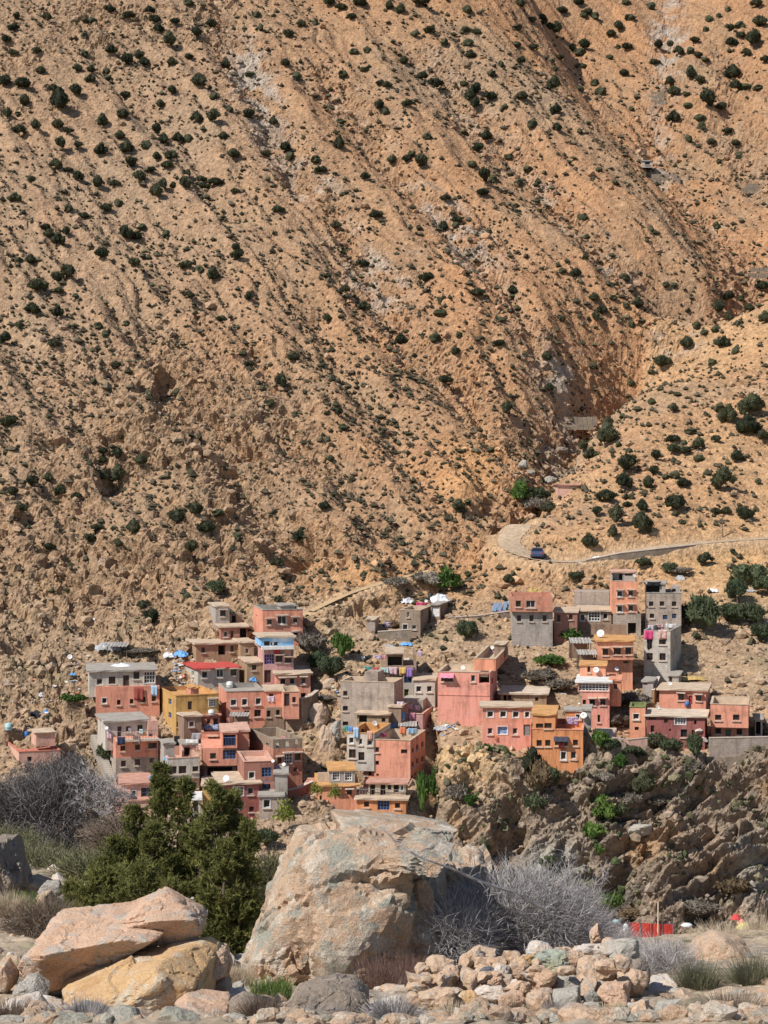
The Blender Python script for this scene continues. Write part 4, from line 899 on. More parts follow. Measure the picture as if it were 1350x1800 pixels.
def window(fc, u0, u1, z0, z1, code, root, dp):
    """One opening: frame, pane and whatever bars, hood or sill the photograph shows on it."""
    w, h = u1 - u0, z1 - z0
    hood = 'h' in code; base = code.replace('h', '').replace('n', '')
    t = .06 if w < 1.6 else .08
    if base in ('D', 'R', 'wD', 'gD', 'G'):
        m = {'D': M_DOOR, 'R': M_RED, 'wD': M_WFR, 'gD': M_GREY, 'G': M_GREEN}[base]
        mb = MB(); fc.box(mb, u0 + t, u1 - t, z0, z1 - t, -dp + .004, -dp + .07)
        d = mb.build("door", m, root)
        mb = MB(); fc.box(mb, u0, u0 + t, z0, z1, -dp + .004, -dp + .12); fc.box(mb, u1 - t, u1, z0, z1, -dp + .004, -dp + .12); fc.box(mb, u0 + t, u1 - t, z1 - t, z1, -dp + .004, -dp + .12)
        mb.build("door_frame", M_WOOD if base != 'wD' else M_WFR, d)
        mb = MB(); fc.box(mb, u0 + w * .78, u0 + w * .84, z0 + h * .45, z0 + h * .52, -dp + .07, -dp + .11); mb.build("handle", M_STEEL, d)
        return
    if base in ('v', 'vr', 'o'):
        if base == 'o': return
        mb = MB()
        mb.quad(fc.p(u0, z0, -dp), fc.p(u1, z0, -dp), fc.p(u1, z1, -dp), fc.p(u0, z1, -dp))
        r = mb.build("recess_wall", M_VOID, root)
        if base == 'vr':
            mb = MB(); fc.box(mb, u0, u1, z0 + .85, z0 + .92, -.1, -.04)
            for k in range(int(w / .16)): fc.box(mb, u0 + .06 + k * .16, u0 + .09 + k * .16, z0, z0 + .85, -.085, -.055)
            mb.build("railing", M_BLUE, root)
        return
    fm = {'w': M_WFR, 'W': M_WFR, 'g': M_WFR, 'B': M_BLUE, 'b': M_BLUE, 'P': M_PURP, 'Y': M_YEL, 'Q': M_WFR, 'V': M_WFR}.get(base[0], M_WOOD)
    proud = .05 if base[0] in 'WgQ' or (base[0] == 'w' and random.random() < .45) else .0
    T = t * (1.6 if base[0] == 'W' else 1.0)
    mb = MB(); d0, d1 = -dp + .004, -dp + .07
    if proud:      # painted surround standing a little proud of the plaster
        for (a, b, c, d) in ((u0 - T, u0, z0 - T, z1 + T), (u1, u1 + T, z0 - T, z1 + T), (u0, u1, z1, z1 + T), (u0, u1, z0 - T, z0)):
            fc.box(mb, a, b, c, d, .002, .035, .006)
    for (a, b, c, d) in ((u0, u0 + t, z0, z1), (u1 - t, u1, z0, z1), (u0 + t, u1 - t, z1 - t, z1), (u0 + t, u1 - t, z0, z0 + t)):
        fc.box(mb, a, b, c, d, d0, d1)
    win = mb.build("window", fm, root)
    mb = MB()
    mb.quad(fc.p(u0 + t, z0 + t, -dp + .01), fc.p(u1 - t, z0 + t, -dp + .01), fc.p(u1 - t, z1 - t, -dp + .01), fc.p(u0 + t, z1 - t, -dp + .01))
    mb.build("pane", M_POST if base[0] == 'Q' else M_GREEN if 'gn' in code else M_PANE, win)
    nx, nzb = 0, 0
    if base[0] in 'wWdbY' and w > .7: nx = 1
    if base[0] in 'gBPV': nx, nzb = max(2, int(w / .38)), max(2, int(h / .45))
    if base[0] == 'b': nzb = 1
    if nx or nzb:
        mb = MB(); b_ = .022 if base[0] in 'wWd' else .035
        for k in range(1, nx + 1):
            uu = u0 + w * k / (nx + 1); fc.box(mb, uu - b_, uu + b_, z0 + t, z1 - t, d0 + .01, d1 - .008)
        for k in range(1, nzb + 1):
            zz = z0 + h * k / (nzb + 1); fc.box(mb, u0 + t, u1 - t, zz - b_, zz + b_, d0 + .014, d1 - .004)
        mb.build("window_bars", fm, win)
    if base[0] in 'dw' and h > .5:
        mb = MB(); fc.box(mb, u0 - .12, u1 + .12, z0 - T - .1, z0 - T, .003, .13, .008); mb.build("sill", M_HOOD, win)
    if hood:
        mb = MB(); fc.box(mb, u0 - .2, u1 + .2, z1 + T + .05, z1 + T + .15, .003, .5, .015); mb.build("window_hood", M_HOOD, root)
    if 'A' in code or code.endswith('G') and base != 'G':
        mb = MB(); m = M_PINKAWN if 'A' in code else M_AWN
        n = 6
        for k in range(n):
            a, b = u0 - .1 + (w + .2) * k / n, u0 - .1 + (w + .2) * (k + 1) / n
            mb.quad(fc.p(a, z1 - h * .45 + .05 * (k % 2), .7), fc.p(b, z1 - h * .45 + .05 * ((k + 1) % 2), .7), fc.p(b, z1 + .1, .01), fc.p(a, z1 + .1, .01))
        mb.build("awning", m, root)

HROOT = []
def build_house(h):
    if h['B'][0].get('Yabs'):
        g_, _n = ground(*h['base'])
        if g_ is not None: h['Y'] = g_.y - 1.3
    A0 = None; phi = 0.0; root = None
    for bi, b in enumerate(h['B']):
        x0, x1, yt, yb = b['px']
        Y = h['Y'] + b.get('dy', 0.0)
        A = P(x0, yb, Y)
        d = b['d']; sp = b['sp']
        def solve_w(ph):
            a = (x1 - CX) / F
            return (a * A[1] - A[0]) / (math.cos(ph) - a * math.sin(ph))
        if sp is not None and (bi == 0 or abs(sp - (x0 if sp < x0 else x1)) > 3):
            lo, hi = R(-65), R(65)
            left = sp < (x0 + x1) / 2
            for _ in range(50):
                m_ = (lo + hi) / 2
                o = A[:2] if left else A[:2] + solve_w(m_) * np.array([math.cos(m_), math.sin(m_)])
                q = o + d * np.array([-math.sin(m_), math.cos(m_)])
                px = q[0] / q[1] * F + CX
                if px > sp: lo = m_
                else: hi = m_
            p_ = (lo + hi) / 2
            ph = max(R(-40), min(R(40), p_))
        elif bi == 0:
            ph = R(random.uniform(-3, 3)) - math.atan((x0 - CX) / F)
        else: ph = phi
        if bi == 0:
            phi = ph
            root = empty(h['n'], tuple(A), phi, h['l'], "house" if h['n'] not in ('stone_store', 'valley_hut') else "shed", h.get('g', "houses of the mountain village"))
            A0 = A
            HROOT.append(root)
        ph = phi
        W = solve_w(ph)
        # the block's corner in the house's frame
        dx, dyv = A[0] - A0[0], A[1] - A0[1]
        lx = dx * math.cos(phi) + dyv * math.sin(phi); ly = -dx * math.sin(phi) + dyv * math.cos(phi)
        z0 = A[2] - A0[2]; z1 = -(yt - HY) / F * A[1] - A0[2]
        low = all(o is b or o['px'][3] <= yb + 2 for o in h['B'])
        zb = z0 - (h.get('ext', 3.0) if (low and b['r'] != 'open') or b.get('dy', 0) < -1.0 else 0.0)
        if not low and not b.get('up') and b['r'] != 'open' and abs(b.get('dy', 0)) > .25 and d > 1: zb = z0 - 1.2
        if b['r'] in ('none',) and W > 0: pass
        fcs = {'f': Face((lx, ly, 0), (1, 0, 0), (0, -1, 0)), 'l': Face((lx, ly + d, 0), (0, -1, 0), (-1, 0, 0)),
               'r': Face((lx + W, ly, 0), (0, 1, 0), (1, 0, 0)), 'b': Face((lx + W, ly + d, 0), (-1, 0, 0), (0, 1, 0))}
        def uv(px, py, which):
            a = (px - CX) / F
            if which == 'f':
                s = (a * A[1] - A[0]) / (math.cos(ph) - a * math.sin(ph)); yy = A[1] + s * math.sin(ph)
            else:
                o = A[:2] if which == 'l' else A[:2] + W * np.array([math.cos(ph), math.sin(ph)])
                s = (a * o[1] - o[0]) / (-math.sin(ph) - a * math.cos(ph)); yy = o[1] + s * math.cos(ph)
                if which == 'l': s = d - s
            return s, -(py - HY) / F * yy - A0[2]
        side = None if sp is None else ('l' if sp < (x0 + x1) / 2 else 'r')
        top = z1
        if b['r'] == 'slab': top = z1 - .17
        if b['r'] == 'parapet': top = z1
        holes = {'f': [], 'l': [], 'r': [], 'b': []}; wins = []
        for which, lst in (('f', b.get('w', [])), (side, b.get('sw', []))):
            if which is None: continue
            Lw = W if which == 'f' else d
            for (cx_, cy_, ww, hh, code) in lst:
                ax, ay = zpx(h['z'], cx_ - ww / 2, cy_ - hh / 2); bx, by = zpx(h['z'], cx_ + ww / 2, cy_ + hh / 2)
                cy2 = (ay + by) / 2
                ua, _ = uv(ax, cy2, which); ub, _ = uv(bx, cy2, which)
                _, za = uv((ax + bx) / 2, by, which); _, zc = uv((ax + bx) / 2, ay, which)
                ua, ub = min(ua, ub), max(ua, ub)
                if which != 'f' and ub - ua > d * .5: ub = ua + d * .3
                ua = max(.08, ua); ub = min(Lw - .08, ub); zc = min(zc, top - .08); za = max(za, zb + .1)
                if ub - ua < .15 or zc - za < .15: continue
                base = code.replace('h', '').replace('n', '')
                dp = .2
                if base in ('v', 'vr'): dp = min(1.6, d * .4)
                if base in ('o',): dp = .22
                if b['r'] == 'open': dp = .22
                holes[which].append((ua, ub, za, zc, dp)); wins.append((which, ua, ub, za, zc, code, dp))
        mat = skyblue_mat() if b.get('st') == 'skyblue' else wall_mat(COL[b['c']], b.get('st', 'plaster'))
        mb = MB()
        for k, fc in fcs.items():
            wall_face(mb, fc, W if k in 'fb' else d, zb, top, holes[k])
        if b['r'] in ('none',) :
            mb.quad((lx, ly, top), (lx + W, ly, top), (lx + W, ly + d, top), (lx, ly + d, top))
        if b['r'] == 'open':      # inner faces of a wall that carries no roof
            t = .22; zi = zb + .02
            i0, i1, j0, j1 = lx + t, lx + W - t, ly + t, ly + d - t
            inner = {'f': Face((i1, j0, 0), (-1, 0, 0), (0, 1, 0)), 'l': Face((i0, j0, 0), (0, 1, 0), (1, 0, 0)),
                     'r': Face((i1, j1, 0), (0, -1, 0), (-1, 0, 0)), 'b': Face((i0, j1, 0), (1, 0, 0), (0, -1, 0))}
            for k, fc in inner.items():
                Lk = (W if k in 'fb' else d) - 2 * t
                hh = [(Lk - (u1 - t), Lk - (u0 - t), a, c, 0.0) for (u0, u1, a, c, _) in holes[k]] if k in 'fb' else []
                wall_face(mb, fc, Lk, zi, top, hh)
            zt = top
            mb.quad((lx, ly, zt), (lx + W, ly, zt), (i1, j0, zt), (i0, j0, zt)); mb.quad((lx + W, ly, zt), (lx + W, ly + d, zt), (i1, j1, zt), (i1, j0, zt))
            mb.quad((lx + W, ly + d, zt), (lx, ly + d, zt), (i0, j1, zt), (i1, j1, zt)); mb.quad((lx, ly + d, zt), (lx, ly, zt), (i0, j0, zt), (i0, j1, zt))
            mb.quad((i0, j0, zi), (i1, j0, zi), (i1, j1, zi), (i0, j1, zi))
        wl = mb.build("wall", mat, root)
        rm = roof_mat(b.get('rc', 'tan'))
        if b['r'] == 'slab':
            ov = .28 if W > 3 else .15
            # slightly uneven screed slab, its edges not quite straight
            nx, ny = max(3, int(W / .9)), max(3, int(d / .9))
            Vv = []
            for (zz, o) in ((top + .003, 0), (z1 + .02, 1)):
                for j in range(ny + 1):
                    for i in range(nx + 1):
                        e = (i in (0, nx)) or (j in (0, ny))
                        xx = lx - ov + (W + 2 * ov) * i / nx; yy = ly - ov + (d + 2 * ov) * j / ny
                        Vv.append((xx + (random.uniform(-.05, .05) if e else 0), yy + (random.uniform(-.05, .05) if e else 0), zz + (random.uniform(-.03, .035) if o else random.uniform(0, .01))))
            n1_ = (nx + 1) * (ny + 1); Fv = []
            for j in range(ny):
                for i in range(nx):
                    a = j * (nx + 1) + i
                    Fv.append((a, a + nx + 1, a + nx + 2, a + 1)); Fv.append((n1_ + a, n1_ + a + 1, n1_ + a + nx + 2, n1_ + a + nx + 1))
            for i in range(nx):
                Fv.append((i, i + 1, n1_ + i + 1, n1_ + i)); a = ny * (nx + 1) + i; Fv.append((a + 1, a, n1_ + a, n1_ + a + 1))
            for j in range(ny):
                a = j * (nx + 1); Fv.append((a + nx + 1, a, n1_ + a, n1_ + a + nx + 1)); a += nx; Fv.append((a, a + nx + 1, n1_ + a + nx + 1, n1_ + a))
            mesh_np("roof", Vv, Fv, rm, root)
        if b['r'] == 'parapet':
            php = b.get('ph', .4) * 1.6; t = .2
            mb = MB(); mb.quad((lx + t, ly + t, top - php), (lx + W - t, ly + t, top - php), (lx + W - t, ly + d - t, top - php), (lx + t, ly + d - t, top - php))
            for (a, c) in (((lx + t, ly + t), (lx + W - t, ly + t)), ((lx + W - t, ly + t), (lx + W - t, ly + d - t)), ((lx + W - t, ly + d - t), (lx + t, ly + d - t)), ((lx + t, ly + d - t), (lx + t, ly + t))):
                mb.quad((*a, top - php), (*a, top), (*c, top), (*c, top - php))
            mb.build("roof", rm, root)
            mb = MB(); e = .05; hgt = .07
            mb.box(lx - e, lx + W + e, ly - e, ly + t, top + .002, top + hgt, .015); mb.box(lx - e, lx + W + e, ly + d - t, ly + d + e, top + .002, top + hgt, .015)
            mb.box(lx - e, lx + t, ly + t + .02, ly + d - t - .02, top + .002, top + hgt, .015); mb.box(lx + W - t, lx + W + e, ly + t + .02, ly + d - t - .02, top + .002, top + hgt, .015)
            mb.build("parapet_coping", rm, root)
        for (which, ua, ub, za, zc, code, dp) in wins:
            window(fcs[which], ua, ub, za, zc, code, root, dp)
        # a faint storey ledge on tall rendered fronts
        if b['c'] in ('salmon', 'coral', 'pink', 'rust', 'brownred', 'maroon') and top - z0 > 4.2 and W > 4:
            zz = z0 + (top - z0) * .5
            if not any(w_[0] == 'f' and w_[3] - .15 < zz < w_[4] + .3 for w_ in wins):
                mb = MB(); fcs['f'].box(mb, .02, W - .02, zz, zz + .09, .003, .06, .006); mb.build("storey_ledge", mat, root)
        for key in ('balcony', 'rail'):
            if key in b:
                bx0, by_ = zpx(h['z'], b[key][0], b[key][2]); bx1, _ = zpx(h['z'], b[key][1], 0)
                ua, zz = uv(bx0, by_, 'f'); ub, _ = uv(bx1, by_, 'f')
                fc = fcs['f']
                mb = MB(); fc.box(mb, ua, ub, zz - .18, zz, .004, 1.1 if key == 'balcony' else .3); mb.build("balcony_floor", M_HOOD, root)
                mb = MB(); o = 1.05 if key == 'balcony' else .25
                fc.box(mb, ua, ub, zz + .9, zz + .96, o - .05, o)
                for k in range(int((ub - ua) / .3)): fc.box(mb, ua + k * .3, ua + k * .3 + .03, zz, zz + .9, o - .04, o - .01)
                mb.build("balcony_railing", M_STEEL, root)
        b['geo'] = dict(lx=lx, ly=ly, W=W, d=d, top=top, z1=z1, z0=z0, root=root, ph=b.get('ph', 0) * 1.6 if b['r'] == 'parapet' else 0)
    h['root'] = root
    return root
for h in HOUSES: build_house(h)
# ------------------------------------------------------------------ loose stones and low scrub of the slopes (nobody could count them)
def ico(sub):
    bm = bmesh.new(); bmesh.ops.create_icosphere(bm, subdivisions=sub, radius=1.0)
    v = np.array([p.co[:] for p in bm.verts]); f = np.array([[q.index for q in p.verts] for p in bm.faces]); bm.free()
    return v, f
ICO1 = ico(1); ICO2 = ico(2)
OCT = (np.array([(1, 0, 0), (-.3, .95, 0), (-.8, -.6, 0), (.3, -.9, .1), (.1, .1, 1.0), (-.45, .1, .75), (0, 0, -.6)], float), np.array([(0, 1, 4), (1, 5, 4), (1, 2, 5), (2, 3, 5), (3, 4, 5), (3, 0, 4), (1, 0, 6), (2, 1, 6), (3, 2, 6), (0, 3, 6)]))

def scatter(name, pos, nor, size, squash, base, jitter, mat, cols=None, smooth_=False, sink=.25):
    v, f = base; n = len(pos); k = len(v)
    ang = rng.rand(n) * 6.283
    ca, sa = np.cos(ang), np.sin(ang)
    W = v[None] * (1 + jitter * (rng.rand(n, k, 1) - .5) * 2)
    sx = (.7 + .6 * rng.rand(n, 1)); sy = (.7 + .6 * rng.rand(n, 1))
    X = W[..., 0] * sx; Yv = W[..., 1] * sy; Z = W[..., 2] * squash * (.7 + .6 * rng.rand(n, 1))
    Q = np.stack([X * ca[:, None] - Yv * sa[:, None], X * sa[:, None] + Yv * ca[:, None], Z], -1) * size[:, None, None]
    up = nor * .6 + np.array([0, 0, .4])
    Q += pos[:, None] + (up * (size * squash * (1 - 2 * sink))[:, None])[:, None] * .6
    Fc = (f[None] + (np.arange(n) * k)[:, None, None]).reshape(-1, f.shape[1])
    o = mesh_np(name, Q.reshape(-1, 3), Fc, mat, smooth_=smooth_)
    if cols is not None: set_col(o, "albedo", np.repeat(cols, k, 0))
    return tag(o, kind='stuff')

NV = normals(TV)
visible = (np.abs(IX - 675) < 740)
def pick(n, weight):
    w = (weight * visible).ravel().astype(float); w = w / w.sum()
    return rng.choice(w.size, n, p=w)
TVf, NVf = TV.reshape(-1, 3), NV.reshape(-1, 3)
ALB = alb.reshape(-1, 3)
stone_m = terrain_mat("loose_stone", 3.0, 0.5, 0.05)
wst = (.16 + 1.3 * np.clip(gmask * mtn, 0, 1) + .9 * rock + .9 * (1 - mtn)) * (YY > 186) * (YY < 470) * (1 - roadmask) * (1 - .75 * cliff)
i = pick(12500, wst)
sz = .10 + .20 * rng.rand(len(i)) ** 2 + .55 * rng.rand(len(i)) ** 9
cols = ALB[i] * (.85 + .4 * rng.rand(len(i), 1)) + .03
scatter("loose_stones", TVf[i], NVf[i], sz * (.8 + YY.ravel()[i] / 800), .7, ICO1, .3, stone_m, cols)
# low scrub
scrub_m = terrain_mat("dry_scrub_leaves", 4.0, 0.8, 0.1)
dens = np.clip(.35 + 1.1 * fbm(XX / 16, YY / 16, 3.3, 3) + .5 * smooth(400, 700, IY) - .8 * roadmask + .9 * np.clip(carve / 3, 0, 1) + .9 * groove, .02, 2)
wsc = dens * (1 - .55 * np.clip(spur, 0, 1)) * (YY > 207) * (YY < 480) * (1 - .7 * rock) * (.3 + .7 * mtn) * (1 - roadmask)
i = pick(16000, wsc)
sz = .16 + .18 * rng.rand(len(i)) + .40 * rng.rand(len(i)) ** 7
g = rng.rand(len(i), 1) ** 1.6
cols = np.array((.060, .058, .034)) * (1 - g) + np.array((.14, .115, .078)) * g
cols = cols * (.7 + .6 * rng.rand(len(i), 1))
scatter("low_scrub", TVf[i], NVf[i], sz * (.75 + YY.ravel()[i] / 900), .85, OCT, .3, scrub_m, cols, sink=.15)

i = pick(650, (YY > 188) * (YY < 212) * (IX > 760) * np.clip(.15 + fbm(XX / 5, YY / 5, HH / 5, 3), 0, 1) * smooth(190, 196, YY))
g = rng.rand(len(i), 1)
cols = (np.array((.055, .075, .03)) * (1 - g) + np.array((.20, .165, .11)) * g) * (.7 + .6 * rng.rand(len(i), 1))
scatter("cliff_scrub", TVf[i], NVf[i], .12 + .2 * rng.rand(len(i)) + .3 * rng.rand(len(i)) ** 5, .9, ICO1, .4, scrub_m, cols, sink=.15)

# ------------------------------------------------------------------ bushes: a few master shapes, then one object for each bush in the photograph
def leaf_mat(name, a, b, rough=.75, sc=1.5, trans=.15):
    m, t, n, l, bs = nodes_of(name)
    bs.inputs["Roughness"].default_value = rough; bs.inputs["Specular IOR Level"].default_value = .2
    co = N(t, "ShaderNodeTexCoord").outputs["Object"]
    oi = N(t, "ShaderNodeObjectInfo").outputs["Random"]
    nz = N(t, "ShaderNodeTexNoise", Scale=sc, Detail=3.0); l.new(co, nz.inputs["Vector"])
    ad = N(t, "ShaderNodeMath", operation='MULTIPLY_ADD'); ad.inputs[1].default_value = .35; l.new(oi, ad.inputs[0]); l.new(nz.outputs[0], ad.inputs[2])
    cc = ramp(t, ad.outputs[0], [(.45, a), (.9, b)])
    l.new(cc, bs.inputs["Base Color"])
    tr = N(t, "ShaderNodeBsdfTranslucent"); l.new(cc, tr.inputs["Color"])
    mx = N(t, "ShaderNodeMixShader"); mx.inputs[0].default_value = trans
    l.new(bs.outputs[0], mx.inputs[1]); l.new(tr.outputs[0], mx.inputs[2]); l.new(mx.outputs[0], n["Material Output"].inputs[0])
    return m
LM = {'juniper': leaf_mat("dark_juniper_leaves", (.024, .030, .015), (.080, .082, .042)),
      'green': leaf_mat("fresh_green_leaves", (.045, .095, .02), (.13, .20, .045)),
      'olive': leaf_mat("olive_leaves", (.045, .06, .03), (.10, .12, .06)),
      'dry': leaf_mat("dry_grey_twigs", (.13, .11, .085), (.26, .225, .18)),
      'brown': leaf_mat("brown_dead_leaves", (.10, .07, .04), (.20, .14, .08)),
      'sapling': leaf_mat("yellow_green_leaves", (.14, .16, .03), (.27, .29, .07))}
M_BARK = simple_mat("grey_brown_bark", (.16, .12, .09), .95, .1, .35, 6, .6)

def bush_mesh(kind, seed, wide=1.0, tall=.8, lumps=7, leaves=900, lsz=.07, airy=0.0):
    r = np.random.RandomState(seed)
    v, f = ICO2
    Vs, Fs, off = [], [], 0
    cen = []
    for k in range(lumps):
        a = r.rand() * 6.283; d = .12 + .48 * math.sqrt(r.rand()) if k else 0
        rad = (.52 if k == 0 else .24 + .22 * r.rand())
        c = np.array([math.cos(a) * d * wide, math.sin(a) * d * wide, (.42 + .35 * r.rand() * (1 - d)) * tall / .8])
        cen.append((c, rad))
    for c, rad in cen:
        if airy < .5:
            q = v * (1 + .45 * (r.rand(len(v), 1) - .5)) * rad * (.84 - airy * .5)
            q = q * np.array([1, 1, tall]) + c; q[:, 2] = np.maximum(q[:, 2], -.15)
            Vs.append(q); Fs.append(f + off); off += len(q)
    core = len(np.concatenate(Fs)) if Fs else 0
    n = leaves
    idx = r.randint(0, len(cen), n)
    C0 = np.array([c for c, _ in cen])[idx]; Rr = np.array([q for _, q in cen])[idx][:, None]
    d = r.normal(size=(n, 3)); d /= np.linalg.norm(d, axis=1, keepdims=True); d[:, 2] = np.abs(d[:, 2]) * .9 - .15
    p = C0 + d * Rr * (.80 + .38 * r.rand(n, 1) - airy * .5 * r.rand(n, 1)) * np.array([1, 1, tall])
    t1 = d + .8 * r.normal(size=(n, 3)); t1 /= np.linalg.norm(t1, axis=1, keepdims=True)
    t2 = np.cross(t1, r.normal(size=(n, 3))); t2 /= np.linalg.norm(t2, axis=1, keepdims=True)
    s = lsz * (.6 + .9 * r.rand(n, 1))
    tv = np.stack([p - t2 * s * .5, p + t2 * s * .5, p + t1 * s * 1.7], 1).reshape(-1, 3)
    Vs.append(tv); Fs.append(np.arange(n * 3).reshape(-1, 3) + off)
    o = mesh_np(kind + "_crown", np.concatenate(Vs), np.concatenate(Fs), LM[kind], link=False)
    me = o.data; bpy.data.objects.remove(o)
    return me
BM = {'juniper': [bush_mesh('juniper', 20 + k, 1.0, (.8, .95, .75, .85, 1.0, .7)[k], (7, 5, 9, 8, 6, 10)[k]) for k in range(6)],
      'green': [bush_mesh('green', 40 + k, 1.0, .9, 9, 800, .10, .3) for k in range(3)],
      'olive': [bush_mesh('olive', 50 + k, 1.0, .85, 11, 1300, .075, .15) for k in range(4)],
      'dry': [bush_mesh('dry', 60 + k, 1.0, .7, 9, 900, .07, .3) for k in range(2)],
      'brown': [bush_mesh('brown', 70 + k, 1.0, .9, 9, 800, .08, .3) for k in range(2)],
      'sapling': [bush_mesh('sapling', 80 + k, .8, 1.2, 8, 500, .085, .9) for k in range(2)]}
_mb = MB(); _mb.tube([(0, 0, -.35), (.03, .02, .1), (-.02, 0, .4)], [.09, .07, .04], 6); _o = _mb.build("trunk", M_BARK); STEM = _o.data; bpy.data.objects.remove(_o)

def put_bush(kind, loc, w, h=None, seed=0, name="juniper_bush", label=None, cat="bush", group=None, trunk=False):
    me = BM[kind][seed % len(BM[kind])]
    h = h or w
    rz = random.uniform(0, 6.28)
    big = trunk
    if big:
        r = empty(name, loc, 0, label, cat, group)
        c = bpy.data.objects.new("crown", me); C.objects.link(c); c.parent = r
        c.scale = (w * .66, w * .66, h * .95); c.rotation_euler = (0, 0, rz)
        s = bpy.data.objects.new("trunk", STEM); C.objects.link(s); s.parent = r; s.scale = (w * .6, w * .6, h * .7)
        return r
    o = bpy.data.objects.new(name, me); C.objects.link(o)
    o.location = loc; o.scale = (w * .62, w * .62 * random.uniform(.85, 1.1), h * .86 * random.uniform(.9, 1.12)); o.rotation_euler = (0, 0, rz)
    return tag(o, label, cat, group)

A_ = """20,292,48 82,298,52 208,368,80 268,322,48 186,318,40 85,362,45 28,408,40 125,445,36 62,396,20 68,460,48 205,440,45 238,458,40 432,405,50 360,435,40 437,335,45 446,218,50 507,222,40 392,178,40 596,150,45 545,72,40 525,40,35 302,70,28 325,72,28 690,122,42 700,290,55 608,325,40 563,368,38 662,200,40 792,230,50 604,220,40 748,335,32 690,425,48 752,415,50 872,408,48 960,432,36 787,480,40 820,543,45 808,382,24 876,256,28 553,465,42 575,495,45 625,488,42 662,485,30 422,480,36 515,505,32 447,525,55 355,535,45 272,512,36 214,515,46 195,588,45 240,596,34 458,580,45 492,625,52 550,553,36 600,555,45 590,583,45 530,600,36 655,605,30 272,628,42 342,650,42 402,645,42 548,683,50 575,662,38 608,648,26 648,656,42 705,632,40 715,655,36 758,640,52 826,670,38 108,638,36 52,696,45 373,735,45 418,712,30 240,730,32 298,760,36 205,850,44 172,825,40 160,800,40 235,822,34 500,798,30 440,832,55 480,835,42 585,822,28 356,900,45 473,922,48 828,875,34 832,905,44 657,932,50 706,946,30 748,978,46 108,917,38 65,910,28 240,968,55 203,980,46 130,1005,70 208,1020,40 664,1038,42 876,1050,34 112,1090,62 203,1104,38 780,1122,42 345,1143,32 370,1172,30 445,1133,26 70,1150,36 20,1200,44 188,1212,42 1015,125,38 1057,88,34 1110,78,26 1002,225,36 1040,266,34 1245,180,30 1290,172,34 1205,260,34 1340,292,36 1335,378,40 1195,424,30 1283,240,28 1192,516,44 1008,528,50 1020,545,30 1110,558,34 1132,598,40 1283,620,40 940,628,20 975,738,44 1180,795,46 1320,756,48 1200,878,28 1278,930,42 1150,970,38 1215,1020,40 1278,1080,46 1150,1123,38 1160,10,40 1195,25,40 1235,60,36 1265,10,40 900,50,30 915,95,28 930,540,36 387,35,40 455,55,45 165,65,36 130,180,36 50,100,40 20,140,40 45,185,40 60,60,36 145,250,40 270,245,36 320,245,36 318,280,36 375,245,30 380,272,30 300,122,34 292,185,26 490,200,36 555,110,40 615,75,40 740,90,40 660,6,34"""
B_ = """130,8,55 60,45,36 18,28,36 292,35,32 480,15,44 515,65,28 465,92,32 627,38,42 555,60,34 560,85,40 584,97,36 608,115,44 700,50,30 740,55,30 715,42,40 685,8,40 865,58,32 850,5,28 935,18,30 107,118,30 158,108,36 288,103,40 322,108,30 212,148,34 295,148,30 465,155,26 522,168,36 305,195,36 660,163,28 705,160,50 690,180,34 800,122,36 825,98,36 853,165,38 822,163,20 618,202,36 590,212,20 485,217,38 600,240,20 697,228,30 793,200,22 843,260,38 948,218,38 968,165,38 1008,148,30 1035,188,36 1090,140,36 1080,178,28 1105,195,36 1130,206,30 1078,268,42 1110,288,36 1005,292,36 1018,325,50 1070,368,28 1018,420,40 1135,362,65 1186,380,38 1107,412,30 1113,440,32 1062,325,24 1068,485,30 1150,498,38 1178,562,26 1205,462,36 1235,505,36 1250,545,30 1142,65,28 1132,100,22 1177,52,24 1210,32,22 1220,100,36 1247,86,34 1255,125,38 1218,155,40 1302,150,56 1272,190,36 1340,212,40 1225,260,62 1235,312,42 1275,300,30 1315,305,30 1320,80,50 1310,15,40 137,270,42 185,300,44 68,220,36 10,300,36 85,368,36 8,388,30 282,290,28 325,322,42 303,348,40 377,342,46 322,375,42 427,372,24 487,342,42 378,255,32 410,226,26 600,312,48 685,310,26 740,290,28 758,320,34 870,380,24 607,395,38 608,452,42 690,458,30 521,432,34 716,430,20 280,462,26 360,485,38 330,525,42 152,478,26 438,550,30 312,575,34 128,578,54 77,562,36 30,565,38 97,538,28 508,592,32 475,638,30 350,628,52 383,630,32 350,675,50 218,695,38 265,690,20 462,720,22 465,740,22 537,706,24 543,740,18 700,760,34 210,802,40 258,775,36 255,790,30 715,828,24 938,802,26 1172,792,28 812,640,26 755,595,22 145,982,46 330,1028,56 287,958,28 452,1025,36 470,1082,32 198,1050,22 198,1098,34 408,1122,28 182,1182,34 265,1175,24 630,948,32 612,930,18 677,968,38 706,900,24 845,970,32 800,1000,28 803,1042,28 740,1055,42 768,1095,42 746,1122,36 743,1148,18 850,1072,22 892,1075,36 870,1135,26 905,1125,24 990,995,28 1020,1000,24 685,1110,18 625,1115,28 1215,1048,40 1180,1088,46 1250,1045,30 1100,1140,32 1165,1155,32 1125,1165,24 1240,1135,24 1340,1125,40 1210,1120,36 1285,1085,36 1330,1010,50"""
